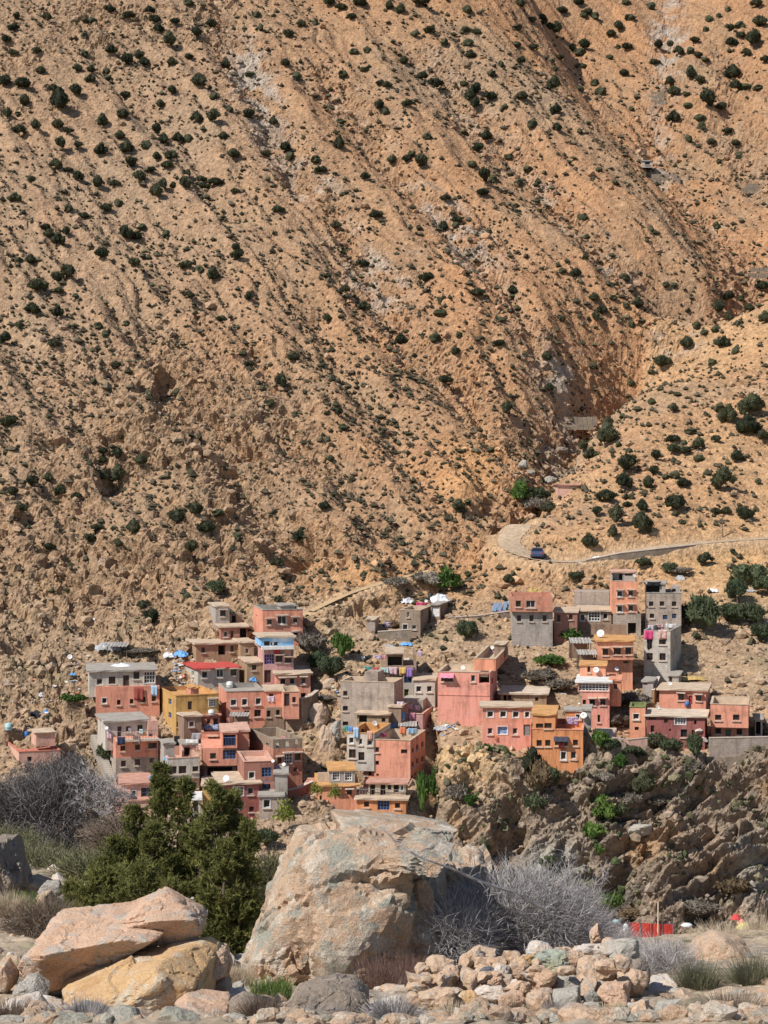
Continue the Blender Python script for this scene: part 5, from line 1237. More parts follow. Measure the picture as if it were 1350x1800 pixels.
C_ = """405,287,44 876,282,40 850,242,26 1032,258,42 1135,280,18 990,355,50 1038,458,22 1190,458,36 1208,500,34 28,490,52 433,540,38 362,590,42 415,602,44 363,622,40 495,620,46 108,693,60 170,683,36 212,735,60 268,745,36 360,675,46 415,680,60 42,735,44 72,788,48 345,852,48 470,862,50 320,897,46 172,924,44 625,823,62 687,805,60 727,858,72 770,798,34 672,935,56 838,882,32 1143,783,46 412,912,46 1065,895,60 970,980,40 655,1093,28 500,1130,40 538,1175,56 975,1100,30 1158,610,26 240,1070,20 950,410,30"""
D_ = """215,338,50 405,205,46 180,185,34 250,245,40 570,265,38 735,282,26 582,368,38 435,445,44 375,578,22 262,782,46 295,760,34 60,200,40 978,280,56 1065,215,50 1195,210,44 1170,200,22 1238,233,32 1155,272,34 1033,383,26 942,410,32 868,343,24 940,305,22 1018,438,40 1178,435,34 1210,470,66 1298,442,96 1280,508,78 1330,535,54 840,460,26 785,487,36 785,547,70 825,562,28 702,575,36 727,605,44 862,583,32 958,608,44 1018,543,44 1055,555,28 1020,583,48 1062,583,42 1105,572,46 1110,608,32 1075,513,34 1168,545,38 1240,608,50 850,640,80 990,675,30 1022,670,34 945,660,40 1050,702,52 928,708,50 840,708,60 780,742,72 868,744,30 908,785,46 1025,778,70 1195,704,88 1315,693,24 745,802,46 820,825,70 855,772,36 903,862,76 805,877,38 720,912,48 1050,832,30 1110,845,24 1165,798,38 1205,800,36 1272,820,56 583,792,48 1223,932,24 1132,972,54 437,1040,36 318,990,24 297,1013,24"""
BUSH = []
for txt, ox, oy in ((A_, 0, 0), (B_, 675, 0), (C_, 0, 500), (D_, 675, 500)):
    for t_ in txt.split():
        a, b, c = map(float, t_.split(','))
        BUSH.append((a / 2 + ox, b / 2 + oy, c / 2 * .93))
BUSH.sort(key=lambda q: -q[2])
def region(px, py):
    if py > 920 and px > 700: return "on the bare slope around the road"
    if px > 780 and py > 640 and px - 780 > (940 - py) * .55: return "on the stony spur above the road"
    if px > 1130 and py > 500: return "on the upper shoulder of the spur"
    if px > 1050 and py < 400 and px > 900 + py * .75: return "on the slope beyond the upper ravine"
    if px > 880 and py < 130: return "on the slope beyond the upper ravine"
    if py > 760 and px < 620: return "among the craggy rocks above the village"
    if px < 250 and py < 220: return "in the dark thicket high on the mountain's corner"
    if px < 430 and py < 380: return "scattered over the upper mountain face"
    if px < 430: return "on the red gravel of the lower mountain face"
    if px < 640 and py < 380: return "along the pale scree of the long gully"
    if py < 300: return "on the high ochre face between the gullies"
    if py < 600: return "on the ribbed orange slope between gullies"
    return "on the ribbed lower slope above the ravine"
many = BUSH[:290]; rest = BUSH[290:]
reg = {}
for px, py, w in many: reg.setdefault(region(px, py), []).append((px, py, w))
ORD = "topmost second third fourth fifth sixth seventh eighth ninth tenth eleventh twelfth thirteenth fourteenth fifteenth sixteenth seventeenth eighteenth".split()
for rname, lst in reg.items():
    med = np.median([q[2] for q in lst]); cl_ = {}
    for q in lst: cl_.setdefault("broad" if q[2] > med * 1.1 else "small" if q[2] < med * .9 else "rounded", []).append(q)
    for size, mem in cl_.items():
        mem.sort(key=lambda q: q[1]); n = len(mem)
        for k, (px, py, w) in enumerate(mem):
            loc, nor = ground(px, py + w * .30)
            if loc is None: continue
            wm = w * loc.y / F
            if n == 1: lab = "only " + size + " dark juniper bush " + rname
            elif k == 0: lab = "topmost " + size + " juniper bush " + rname
            elif k == n - 1: lab = "lowest " + size + " juniper bush " + rname
            elif k < n / 2: lab = size + " juniper bush, " + ORD[k] + " from the top " + rname
            else: lab = size + " juniper bush, " + ORD[n - 1 - k] + " from the bottom " + rname
            put_bush('juniper', loc - Vector((0, 0, .05 * wm)), wm * random.uniform(1.0, 1.22), wm * random.uniform(.82, 1.25), k + int(px), "juniper_bush", lab, "bush", "juniper bushes " + rname)
# the smallest ones
pos, nr_, szz = [], [], []
for px, py, w in rest:
    loc, nor = ground(px, py + w * .3)
    if loc is not None:
        pos.append(loc[:]); nr_.append(nor[:]); szz.append(w * loc.y / F * .55)
o = scatter("tiny_juniper_scrub", np.array(pos), np.array(nr_), np.array(szz), .85, ICO2, .3, LM['juniper'], sink=.1)

# trees and shrubs in and under the village (photo x, y of the foot, width, height in photo pixels, kind)
VEG = [
 (1236, 1118, 66, 80, 'olive', "tall dense olive green tree by the yellow slope behind the grey houses"), (1212, 1105, 44, 50, 'olive', "round olive tree leaning against the tallest olive tree"),
 (1290, 1098, 50, 46, 'olive', "dark round tree in the middle of the yellow slope"), (1296, 1062, 40, 52, 'olive', "slender dark tree highest in the yellow slope's clump"),
 (1325, 1100, 44, 44, 'olive', "broad dark tree beside the middle tree of the yellow slope"), (1340, 1130, 46, 40, 'olive', "dark tree at the yellow slope's lower edge"),
 (1318, 1028, 62, 44, 'olive', "wide dark thicket below the road at the photo's edge"), (1343, 1048, 46, 40, 'olive', "dark thicket just under the wide thicket at the edge"),
 (1178, 1010, 28, 26, 'olive', "small olive bush behind the unfinished grey house"), (1128, 996, 30, 22, 'olive', "small bush above the orange tower roof"),
 (820, 1124, 40, 40, 'olive', "lone dark fig bush on the bare slope left of the terracotta top floor"),
 (896, 1026, 17, 18, 'juniper', "small round bush below the parked blue car"), (1012, 1020, 30, 20, 'olive', "low bush on the rubble above the brown house"),
 (601, 1160, 34, 54, 'green', "bright green young tree beside the gully path"), (580, 1192, 50, 46, 'olive', "shady fig clump in the gully below the bright tree"), (560, 1180, 36, 40, 'olive', "dark gully bush next to the salmon house wall"),
 (546, 1152, 60, 66, 'dry', "grey leafless thicket in the shade of the tall salmon house"), (785, 1044, 44, 46, 'green', "green bush at the road bend beside bare poplars"), (755, 1036, 60, 48, 'dry', "bare poplar thicket at the mouth of the ravine"),
 (938, 900, 54, 44, 'dry', "grey brown thicket below the lone hut"), (915, 888, 34, 40, 'green', "green thicket beside the ravine under the hut"), (947, 886, 34, 34, 'olive', "dark thicket against the hut wall"),
 (742, 1436, 26, 90, 'green', "narrow strip of bright creepers in the cleft beside the corner house"), (765, 1410, 24, 60, 'green', "bright creepers higher in the same cleft"),
 (1052, 1318, 34, 46, 'green', "leafy bush against the orange house's shaded side"), (1072, 1322, 28, 34, 'olive', "dull bush between the orange house and the pink fence"),
 (1155, 1322, 52, 44, 'juniper', "dark spiky agave clump below the maroon house"), (1182, 1322, 36, 30, 'olive', "olive bush beside the dark agave clump"), (1222, 1335, 36, 50, 'olive', "upright olive bush under the end of the maroon house"),
 (1224, 1360, 40, 36, 'dry', "grey bush below the upright olive bush"), (1112, 1326, 26, 20, 'olive', "low bush under the tiny tower house"), (1126, 1334, 24, 22, 'olive', "small bush on the cliff lip under the tiny tower"),
 (1090, 1352, 30, 26, 'green', "pale green bush on the cliff's upper ledge"), (1132, 1400, 40, 50, 'juniper', "dark upright bush on the upper cliff"), (1062, 1376, 40, 34, 'dry', "grey dry bush on the cliff below the orange house"),
 (1060, 1448, 40, 44, 'green', "fresh green bush in the middle of the cliff"), (1040, 1478, 40, 34, 'green', "green creeper lower down the cliff's middle"), (1052, 1506, 28, 30, 'green', "lowest green creeper in the middle of the cliff"), (1090, 1440, 36, 40, 'olive', "dull green bush beside the fresh green cliff bush"),
 (935, 1360, 34, 50, 'juniper', "dark palm bush at the orange house's foot"), (945, 1398, 44, 56, 'brown', "brown dead palm skirt on the cliff"), (940, 1430, 44, 40, 'olive', "dull creeper under the brown palm skirt"), (962, 1384, 40, 44, 'olive', "leafy clump on the cliff under the orange house's corner"),
 (828, 1418, 30, 26, 'green', "green patch on the rounded left cliff"), (812, 1400, 22, 20, 'green', "small green patch at the left cliff's edge"), (805, 1412, 44, 60, 'dry', "bare grey shrub on the rounded left cliff"), (858, 1320, 34, 14, 'green', "low green mat at the pink house's foot"),
 (1155, 1420, 60, 40, 'dry', "pale dry shrub on the right upper cliff"), (1105, 1420, 50, 40, 'dry', "straw coloured shrub on the upper cliff"), (1290, 1580, 60, 40, 'brown', "drooping straw tussock low on the right cliff"), (1220, 1610, 90, 44, 'dry', "grey bramble at the cliff's foot behind the red barrier"), (1070, 1610, 40, 50, 'green', "dark green bush at the mouth of the cliff hollow"),
 (1110, 1620, 60, 26, 'brown', "rusty bramble at the foot of the dark hollow"),
 (190, 1346, 62, 52, 'olive', "dark bush on the rocks above the walnut trees"), (130, 1236, 40, 22, 'green', "green weeds on the ledge left of the red rug house"), (270, 1098, 26, 26, 'juniper', "round dark bush above the long mud house"), (382, 1046, 36, 34, 'olive', "bluish agave clump above the grey cube house"),
 (556, 1420, 26, 40, 'sapling', "yellow green sapling left of the salmon house wall"), (588, 1424, 26, 38, 'sapling', "yellow green sapling in front of the salmon wall's middle"), (616, 1424, 24, 28, 'sapling', "shortest yellow green sapling before the salmon wall"),
 (500, 1470, 60, 50, 'sapling', "leafy sapling clump between the junipers and the big boulder"), (470, 1490, 40, 40, 'olive', "olive weeds beside the sapling clump"), (575, 1235, 34, 24, 'dry', "dry shrub on the gully rocks"), (555, 1275, 40, 30, 'dry', "dry shrub below the curved wall"),
 (690, 1105, 30, 16, 'brown', "rust coloured weeds by the small roofless store"), (970, 1170, 60, 20, 'green', "green weeds on the terrace under the roofless top floor"), (1110, 1245, 70, 50, 'dry', "dry branch thicket below the small grey shed"), (1085, 1280, 50, 50, 'dry', "dry branches beside the scalloped pink house"),
 (985, 1215, 50, 40, 'dry', "dry shrub beside the ruined mud building"), (950, 1200, 60, 40, 'dry', "dry brown brush on the terrace above the ruin"), (1195, 1010, 40, 20, 'dry', "grey brush behind the unfinished house"), (1005, 1130, 40, 26, 'green', "green weeds above the tin shed"),
 (250, 1150, 60, 16, 'dry', "grey brushwood heap on the rocks above the veranda house"), (700, 1035, 50, 30, 'dry', "grey brush near the ravine mouth"),
]
for k, (px, py, w, h_, kind, lab) in enumerate(VEG):
    loc, nor = ground(px, py - 1)
    if loc is None: continue
    wm, hm = w * loc.y / F, h_ * loc.y / F
    nm = {'olive': 'olive_tree' if h_ > 38 else 'olive_bush', 'green': 'green_bush', 'dry': 'dry_shrub', 'brown': 'dead_shrub', 'juniper': 'juniper_bush', 'sapling': 'sapling'}[kind]
    cat = 'tree' if nm in ('olive_tree', 'sapling') else 'bush'
    put_bush(kind, loc - Vector((0, 0, .1)), wm * (.85 if cat == 'tree' else 1.05), hm, k, nm, lab, cat, None, trunk=(cat == 'tree'))
# ------------------------------------------------------------------ the near slope under the camera
fctl = []
def fp(*rows):
    for px, py, Y in rows: fctl.append(P(px, py, Y))
fp((675, 1815, 20), (-100, 1815, 20), (1450, 1815, 20), (0, 1800, 23), (200, 1785, 25), (675, 1790, 26), (1000, 1790, 26), (1150, 1765, 28), (1350, 1780, 26), (420, 1755, 29), (500, 1725, 33), (700, 1730, 33), (900, 1712, 35), (1100, 1700, 36),
   (1250, 1692, 36), (1400, 1690, 36), (1150, 1658, 46), (1250, 1650, 48), (1350, 1648, 50), (1450, 1650, 50), (950, 1690, 42), (700, 1700, 44), (50, 1650, 33), (-100, 1610, 36), (60, 1572, 42), (200, 1590, 42), (300, 1660, 40), (400, 1685, 40),
   (100, 1515, 55), (0, 1490, 58), (-150, 1490, 58), (250, 1530, 56), (400, 1580, 56), (560, 1640, 56), (675, 1730, 62), (900, 1720, 62), (1150, 1690, 64), (1400, 1685, 66), (200, 1560, 75), (0, 1520, 75), (-200, 1520, 75), (450, 1640, 80),
   (675, 1850, 85), (1350, 1830, 88), (1000, 1850, 88), (100, 1720, 105), (-300, 1720, 105))
for px in (-400, 0, 400, 800, 1200, 1700): fctl.append(np.array([(px - CX) / F * 135, 135, -41.0]))
fsurf = TPS(fctl, lam=.002, scale=12.0)
fy = np.concatenate([np.arange(15, 30, .13), np.arange(30, 62, .24), np.arange(62, 130, 1.2)])
fu = np.linspace(-.34, .34, 270)
FYY = np.repeat(fy[:, None], len(fu), 1); FXX = FYY * fu[None]
FH = fsurf(FXX, FYY)
nearm = 1 - smooth(60, 90, FYY)
FH += nearm * (fbm(FXX / 1.8, FYY / 1.8, 3.1, 4) * .22 + .10 * ridged(FXX / .7, FYY / .7, 1.5, 3) + np.abs(noise3(FXX / .28, FYY / .28, .3)) * .05)
falb = np.ones(FH.shape + (3,)) * np.array((.40, .315, .225))
fn1 = fbm(FXX / 1.5, FYY / 1.5, 9.0, 4)
falb = mixc(falb, (.30, .265, .22), smooth(-.1, .4, fn1))
falb = mixc(falb, (.11, .13, .05), smooth(.12, .42, fbm(FXX / 1.1 + 5, FYY / 1.1, 2.0, 4)) * .75)
falb = mixc(falb, (.52, .40, .28), smooth(.1, .4, fbm(FXX / 2.2 + 15, FYY / 2.2, 4.0, 3)))
falb *= (1 + .2 * fbm(FXX / .3, FYY / .3, 1.0, 2))[..., None]
fore = mesh_np("near_slope_ground", np.stack([FXX, FYY, FH], -1).reshape(-1, 3), grid_faces(len(fy), len(fu)), terrain_mat("near_slope_soil", 5.0, .7, .04), smooth_=True)
set_col(fore, "albedo", np.clip(falb, .02, .8).reshape(-1, 3))
tag(fore, kind='structure')
bpy.context.view_layer.update()
_fev = fore.evaluated_get(bpy.context.evaluated_depsgraph_get())
def fdrop(x, y):
    ok, loc, nor, _ = _fev.ray_cast(Vector((x, y, 50)), Vector((0, 0, -1)))
    return loc.z if ok else float(fsurf(np.array([x]), np.array([y]))[0])

# ------------------------------------------------------------------ rock
def rock_mat(name, c1, c2, c3, sc=1.0, bump=.6):
    m, t, n, l, b = nodes_of(name)
    b.inputs["Roughness"].default_value = .9; b.inputs["Specular IOR Level"].default_value = .2
    co = N(t, "ShaderNodeTexCoord").outputs["Object"]
    w = N(t, "ShaderNodeTexNoise", Scale=2.0 * sc, Detail=3.0); l.new(co, w.inputs["Vector"])
    wv = N(t, "ShaderNodeMix"); wv.data_type = 'VECTOR'; wv.inputs[0].default_value = .35
    l.new(co, wv.inputs[4]); l.new(w.outputs["Color"], wv.inputs[5])
    a = N(t, "ShaderNodeTexNoise", Scale=1.3 * sc, Detail=7.0, Roughness=.68); l.new(wv.outputs[1], a.inputs["Vector"])
    g = N(t, "ShaderNodeTexNoise", Scale=3.2 * sc, Detail=6.0, Roughness=.7); l.new(wv.outputs[1], g.inputs["Vector"])
    fi = N(t, "ShaderNodeTexNoise", Scale=28.0 * sc, Detail=4.0, Roughness=.7); l.new(co, fi.inputs["Vector"])
    vo = N(t, "ShaderNodeTexVoronoi", Scale=3.5 * sc, feature='DISTANCE_TO_EDGE'); l.new(wv.outputs[1], vo.inputs["Vector"])
    c = ramp(t, a.outputs[0], [(.40, c2), (.47, c1), (.56, c1), (.61, c2)])
    c = mix(t, ramp(t, g.outputs[0], [(.50, 0.0), (.60, .9)]), c, c3)
    c = mix(t, 1.0, c, ramp(t, fi.outputs[0], [(.3, .62), (.5, 1.0), (.72, 1.22)]), 'MULTIPLY')
    l.new(c, b.inputs["Base Color"])
    h1 = mix(t, .5, g.outputs[0], fi.outputs[0])
    h = h1
    bumped(t, b, h, bump, .10 / sc)
    return m
RM = {'mottled': rock_mat("mottled_rock", (.53, .37, .25), (.36, .345, .285), (.61, .53, .43), 1.1, 1.0),
      'tan': rock_mat("tan_rock", (.53, .38, .265), (.47, .31, .20), (.40, .36, .31), 1.4),
      'ochre': rock_mat("ochre_rock", (.55, .36, .19), (.47, .29, .145), (.52, .44, .33), 1.2),
      'orange': rock_mat("orange_rock", (.56, .375, .26), (.49, .32, .215), (.40, .36, .31), 1.3),
      'grey': rock_mat("grey_rock", (.37, .34, .29), (.30, .28, .24), (.46, .42, .36), 1.4),
      'pale': rock_mat("pale_rock", (.60, .52, .44), (.54, .43, .33), (.50, .46, .42), 1.4),
      'slate': rock_mat("dark_slate_rock", (.12, .13, .15), (.16, .16, .17), (.2, .19, .18), 1.4),
      'green': rock_mat("grey_green_rock", (.33, .36, .29), (.45, .42, .27), (.28, .31, .29), 1.4),
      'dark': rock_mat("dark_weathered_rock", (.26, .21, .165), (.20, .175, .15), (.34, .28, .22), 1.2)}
ICO = {k: ico(k) for k in (3, 4, 5, 6)}

def lump(sub, normals_, dists, p=26.0, dims=None):
    v, f = ICO[sub]
    if dims is not None:      # spread the points evenly over a long body
        v = v * np.asarray(dims); v = v / np.linalg.norm(v, axis=1, keepdims=True)
    q = np.maximum(v @ np.asarray(normals_).T / np.asarray(dists)[None], 1e-4)
    r = np.power(np.power(q, p).sum(1), -1 / p)
    return v * r[:, None], f

def roughen(V, amp, seed, crack=0.0, L=None):
    V = _roughen(V, amp, seed, crack, L)
    c = V.mean(0); L = L or np.ptp(V, axis=0).max(); d = V - c; n = d / (np.linalg.norm(d, axis=1, keepdims=True) + 1e-9)
    q = (V - c) / L; s = seed * 3.3
    w = noise3(q[:, 0] * 4 + s, q[:, 1] * 4, q[:, 2] * 4) * .5
    h = plates(q[:, 0] * 3.2 + w + s, q[:, 1] * 3.2 - w, q[:, 2] * 3.2, seed, 1.0, .55) * 1.0 + plates(q[:, 0] * 8 + w, q[:, 1] * 8 + s, q[:, 2] * 8 + w, seed + 5, .9, .5) * .42 + plates(q[:, 0] * 19 + w, q[:, 1] * 19, q[:, 2] * 19 + s, seed + 9, .8, .5) * .16
    return V + n * (h * amp * L * 1.35)[:, None]

def _roughen(V, amp, seed, crack=0.0, L=None):
    c = V.mean(0); L = L or np.ptp(V, axis=0).max()
    d = V - c; n = d / (np.linalg.norm(d, axis=1, keepdims=True) + 1e-9)
    s = seed * 7.7
    x, y, z = (V[:, k] / L for k in range(3))
    h = fbm(x * 3 + s, y * 3, z * 3, 4) * 1.0 + fbm(x * 11 + s, y * 11, z * 11, 3) * .38
    f1, f2, cid = worley(x * 3.1 + s + .35 * h, y * 3.1, z * 3.1 + .35 * h)
    h = h * .55 + (_rnd[cid & 255, 1] - .5) * .2
    if crack: h = h - crack * (1 - np.clip((f2 - f1) / .085, 0, 1)) * (1.5 * np.clip(.55 + noise3(x * 3, y * 3 + s, z * 3) * 1.4, 0, 1)) + crack * .6 * (np.abs(noise3(x * 7 + s, y * 7, z * 7)) * 1.4 - .5)
    return V + n * (h * amp * L)[:, None]

def finish_rock(name, V, Fc, c, mat, label, cat, group=None):
    o = mesh_np(name, V - c, Fc, RM[mat]); o.location = c
    return tag(o, label, cat, group)

def poly_rock(name, poly, Y, th, mat, label, cat="boulder", sub=6, seed=1, amp=.018, front=.35, crack=.8, chips=8, extra=None, group=None, pw=26.0, bed=None):
    """A rock with real thickness whose outline follows a polygon of photo pixels at distance Y."""
    r = np.random.RandomState(seed)
    W = np.array([P(px, py, Y) for px, py in poly]); c = W.mean(0)
    q = W[:, [0, 2]] - c[[0, 2]]
    area = sum(q[i][0] * q[(i + 1) % len(q)][1] - q[(i + 1) % len(q)][0] * q[i][1] for i in range(len(q)))
    ns, ds = [], []
    for i in range(len(q)):
        a, b = q[i], q[(i + 1) % len(q)]
        e = b - a; n = np.array([e[1], -e[0]]) * (1 if area > 0 else -1); n /= np.linalg.norm(n) + 1e-9
        dist = n @ a
        if dist < .02: continue
        k = r.uniform(-.25, .15)
        v = np.array([n[0], k, n[1]]); ln = np.linalg.norm(v); ns.append(v / ln); ds.append(dist / ln)
    for n, d in (((0.05, -1, front), th * .5), ((0, 1, .2), th * .6), ((-.45, -1, .2), th * .56), ((.5, -1, .1), th * .56)):
        n = np.array(n, float); ns.append(n / np.linalg.norm(n)); ds.append(d)
    size = np.abs(q).max()
    for _ in range(chips):
        n = r.normal(size=3); n[1] = -abs(n[1]); n /= np.linalg.norm(n)
        sup = max(n @ np.array([a[0], -th * .45, a[1]]) for a in q)
        ns.append(n); ds.append(sup * r.uniform(.80, .97))
    for n, d in (extra or []):
        n = np.array(n, float); ns.append(n / np.linalg.norm(n)); ds.append(d)
    V, f = lump(sub, ns, ds, pw, (np.abs(q[:, 0]).max(), max(th * .5, .3), np.abs(q[:, 1]).max()))
    V = roughen(V, amp, seed, crack)
    if bed is not None:      # bedding: thin layers standing out of the broken faces
        t = (V @ np.array([-.36, .30, .88])) / bed + noise3(V[:, 0] * 1.5, V[:, 1] * 1.5, V[:, 2] * 1.5 + seed) * 1.2
        n = V / (np.linalg.norm(V, axis=1, keepdims=True) + 1e-9)
        V = V + n * ((smooth(.0, .25, t % 1.0) - smooth(.8, 1.0, t % 1.0)) * bed * .16 * np.clip(.6 + noise3(V[:, 0] * 2, V[:, 1] * 2, V[:, 2] * 2), 0, 1.3))[:, None]
    return V + c, f, c

def one(name, poly, Y, th, mat, label, cat="boulder", **k):
    V, f, c = poly_rock(name, poly, Y, th, mat, label, cat, **k)
    return finish_rock(name, V, f, c, mat, label, cat, k.get('group'))
def several(name, parts, mat, label, cat="boulder"):
    Vs, Fs, off = [], [], 0
    for (poly, Y, th, kw) in parts:
        V, f, c = poly_rock(name, poly, Y, th, mat, label, cat, **kw)
        Vs.append(V); Fs.append(f + off); off += len(V)
    V = np.concatenate(Vs); c = V.mean(0)
    return finish_rock(name, V, np.concatenate(Fs), c, mat, label, cat)

several("giant_boulder", [
    ([(424, 1740), (450, 1640), (488, 1540), (528, 1466), (556, 1460), (640, 1452), (700, 1452), (738, 1470), (752, 1560), (748, 1700), (720, 1745), (560, 1755)], 33.0, 3.2, dict(sub=6, seed=3, amp=.026, front=.55, crack=.8, chips=16, pw=40)),
    ([(600, 1452), (700, 1446), (785, 1456), (840, 1478), (872, 1494), (870, 1522), (820, 1516), (770, 1512), (735, 1565), (640, 1570)], 33.0, 3.0, dict(sub=6, seed=5, amp=.022, front=1.1, crack=.8, chips=7, pw=40)),
    ([(652, 1560), (738, 1540), (768, 1575), (772, 1650), (778, 1710), (690, 1720), (640, 1660)], 32.9, 2.0, dict(sub=6, seed=8, amp=.03, front=.5, crack=.8, chips=9, pw=40)),
    ([(740, 1500), (850, 1510), (864, 1560), (850, 1680), (740, 1680)], 35.6, 1.4, dict(sub=5, seed=9, amp=.04, front=-.2, crack=1.0, chips=6)),
    ([(432, 1735), (448, 1660), (500, 1630), (570, 1650), (590, 1720), (520, 1748)], 32.2, 1.8, dict(sub=6, seed=12, amp=.04, front=.6, crack=1.0, chips=9, pw=40)),
    ([(560, 1745), (575, 1660), (640, 1620), (690, 1660), (690, 1740)], 32.2, 1.6, dict(sub=6, seed=13, amp=.04, front=.7, crack=1.0, chips=9, pw=40)),
  ], 'mottled', "giant mottled boulder with a broad pale front and a jutting orange block, before the village")
several("slab_boulder", [
    ([(30, 1704), (46, 1678), (74, 1654), (138, 1638), (232, 1626), (300, 1636), (300, 1656), (190, 1702), (112, 1750), (76, 1742)], 26.0, 1.8, dict(bed=.20, sub=6, seed=15, amp=.016, front=1.7, crack=1.0, chips=8, pw=30, extra=[((.1, -.8, -.75), .22), ((-.6, -.7, -.35), .55)])),
    ([(150, 1648), (192, 1628), (240, 1604), (280, 1592), (318, 1592), (348, 1608), (358, 1630), (346, 1650), (250, 1664), (180, 1670)], 26.3, 1.5, dict(bed=.20, sub=6, seed=17, amp=.016, front=1.7, crack=1.0, chips=8, pw=30, extra=[((.1, -.75, -.65), .24)])),
  ], 'orange', "long tilted orange slab boulder with a shaded underside, before the junipers")
one("ochre_slab", [(112, 1766), (140, 1732), (230, 1690), (312, 1676), (360, 1704), (354, 1748), (290, 1778), (165, 1786)], 25.4, 1.5, 'ochre', "smooth ochre slab lying under the long tilted boulder", seed=21, amp=.014, front=.95, chips=5, pw=40)
one("boulder", [(346, 1668), (366, 1656), (396, 1664), (406, 1690), (398, 1716), (362, 1722), (348, 1700)], 26.2, .5, 'tan', "rounded tan block wedged at the right end of the tilted slab", sub=5, seed=23, amp=.02)
one("boulder", [(318, 1676), (332, 1666), (354, 1668), (358, 1690), (336, 1698), (320, 1692)], 26.0, .3, 'ochre', "small ochre block squeezed between the tilted slab and the rounded tan block", sub=4, seed=24)
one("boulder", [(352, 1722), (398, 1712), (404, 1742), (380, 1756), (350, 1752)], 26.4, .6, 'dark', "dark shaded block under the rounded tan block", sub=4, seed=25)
one("boulder", [(310, 1765), (330, 1755), (404, 1764), (412, 1800), (350, 1812), (308, 1802)], 24.6, .8, 'orange', "flat orange rock below the ochre slab at the picture's edge", sub=5, seed=26, front=.9)
one("boulder", [(404, 1812), (404, 1762), (424, 1750), (448, 1756), (466, 1782), (462, 1815)], 24.2, .6, 'dark', "dark reddish rock standing beside the flat orange rock", sub=5, seed=27)
one("boulder", [(-10, 1815), (-4, 1778), (30, 1766), (62, 1774), (78, 1800), (70, 1818)], 24.0, .8, 'pale', "pale pinkish rock in the lowest corner of the slope", sub=5, seed=28, front=.8)
one("boulder", [(72, 1806), (84, 1780), (112, 1778), (118, 1806)], 23.8, .4, 'ochre', "small yellowish rock between the pale corner rock and the grey slab", sub=4, seed=29)
one("boulder", [(108, 1812), (118, 1784), (150, 1770), (180, 1778), (176, 1808), (140, 1818)], 24.0, .6, 'grey', "grey flat rock below the ochre slab", sub=5, seed=30, front=.8)
one("boulder", [(196, 1806), (206, 1782), (240, 1776), (272, 1790), (270, 1815), (215, 1818)], 24.0, .6, 'tan', "tan grey flat rock in front of the ochre slab", sub=5, seed=31, front=.9)
one("boulder", [(24, 1752), (34, 1728), (62, 1722), (86, 1742), (78, 1762), (40, 1768)], 25.2, .6, 'grey', "dark grey block under the low end of the tilted slab", sub=5, seed=32)
one("boulder", [(-12, 1742), (-8, 1702), (10, 1694), (24, 1716), (18, 1742)], 26, .5, 'tan', "tan rock at the slope's edge beside the dark grey block", sub=4, seed=33)
one("boulder", [(-30, 1580), (-28, 1478), (8, 1476), (30, 1512), (42, 1552), (20, 1586)], 40.0, 1.6, 'dark', "tall dark rock leaning in at the photo's side above the weeds", sub=5, seed=34, front=.1, amp=.03)
one("boulder", [(18, 1574), (26, 1554), (60, 1546), (84, 1556), (76, 1574), (40, 1582)], 40.5, .7, 'mottled', "flat rock beside the tall dark rock", sub=5, seed=35, front=.8)
one("boulder", [(66, 1568), (78, 1552), (104, 1550), (112, 1566), (96, 1580), (72, 1580)], 40.0, .5, 'grey', "blue grey block leaning on the flat rock", sub=5, seed=36)
one("boulder", [(58, 1590), (64, 1574), (84, 1570), (92, 1588), (78, 1600)], 39, .5, 'tan', "small tan rock below the blue grey block", sub=4, seed=37)
one("boulder", [(496, 1815), (504, 1770), (528, 1736), (582, 1722), (626, 1728), (648, 1752), (650, 1812)], 25.6, 1.1, 'dark', "grey brown sloping boulder at the foot of the giant boulder", sub=6, seed=38, front=.7, amp=.02)
one("boulder", [(1218, 1705), (1230, 1656), (1262, 1642), (1290, 1650), (1326, 1684), (1338, 1702), (1280, 1716)], 36.0, 1.2, 'tan', "smooth sandy boulder beyond the grey hemispherical shrubs", sub=5, seed=39, front=.8, amp=.014)
one("boulder", [(1138, 1742), (1150, 1728), (1186, 1724), (1194, 1736), (1170, 1748)], 29.5, .5, 'pale', "flat pale stone on the grass right of the stone heap", sub=4, seed=40, front=.9)
one("boulder", [(1190, 1768), (1196, 1756), (1212, 1754), (1218, 1766), (1204, 1774)], 28, .25, 'tan', "fist sized tan stone in the green weeds", sub=4, seed=41)
one("boulder", [(1126, 1812), (1134, 1790), (1160, 1784), (1192, 1796), (1190, 1815)], 25, .5, 'tan', "tan rounded rock cut by the lower frame beside the stone heap", sub=5, seed=42)
one("boulder", [(1212, 1815), (1222, 1784), (1246, 1776), (1268, 1790), (1276, 1815)], 25, .5, 'pale', "pale grey rounded rock cut by the lower frame", sub=5, seed=43)
one("boulder", [(1326, 1792), (1334, 1762), (1362, 1750), (1378, 1792)], 27, .6, 'tan', "tan rock among the weeds at the far side", sub=4, seed=44)

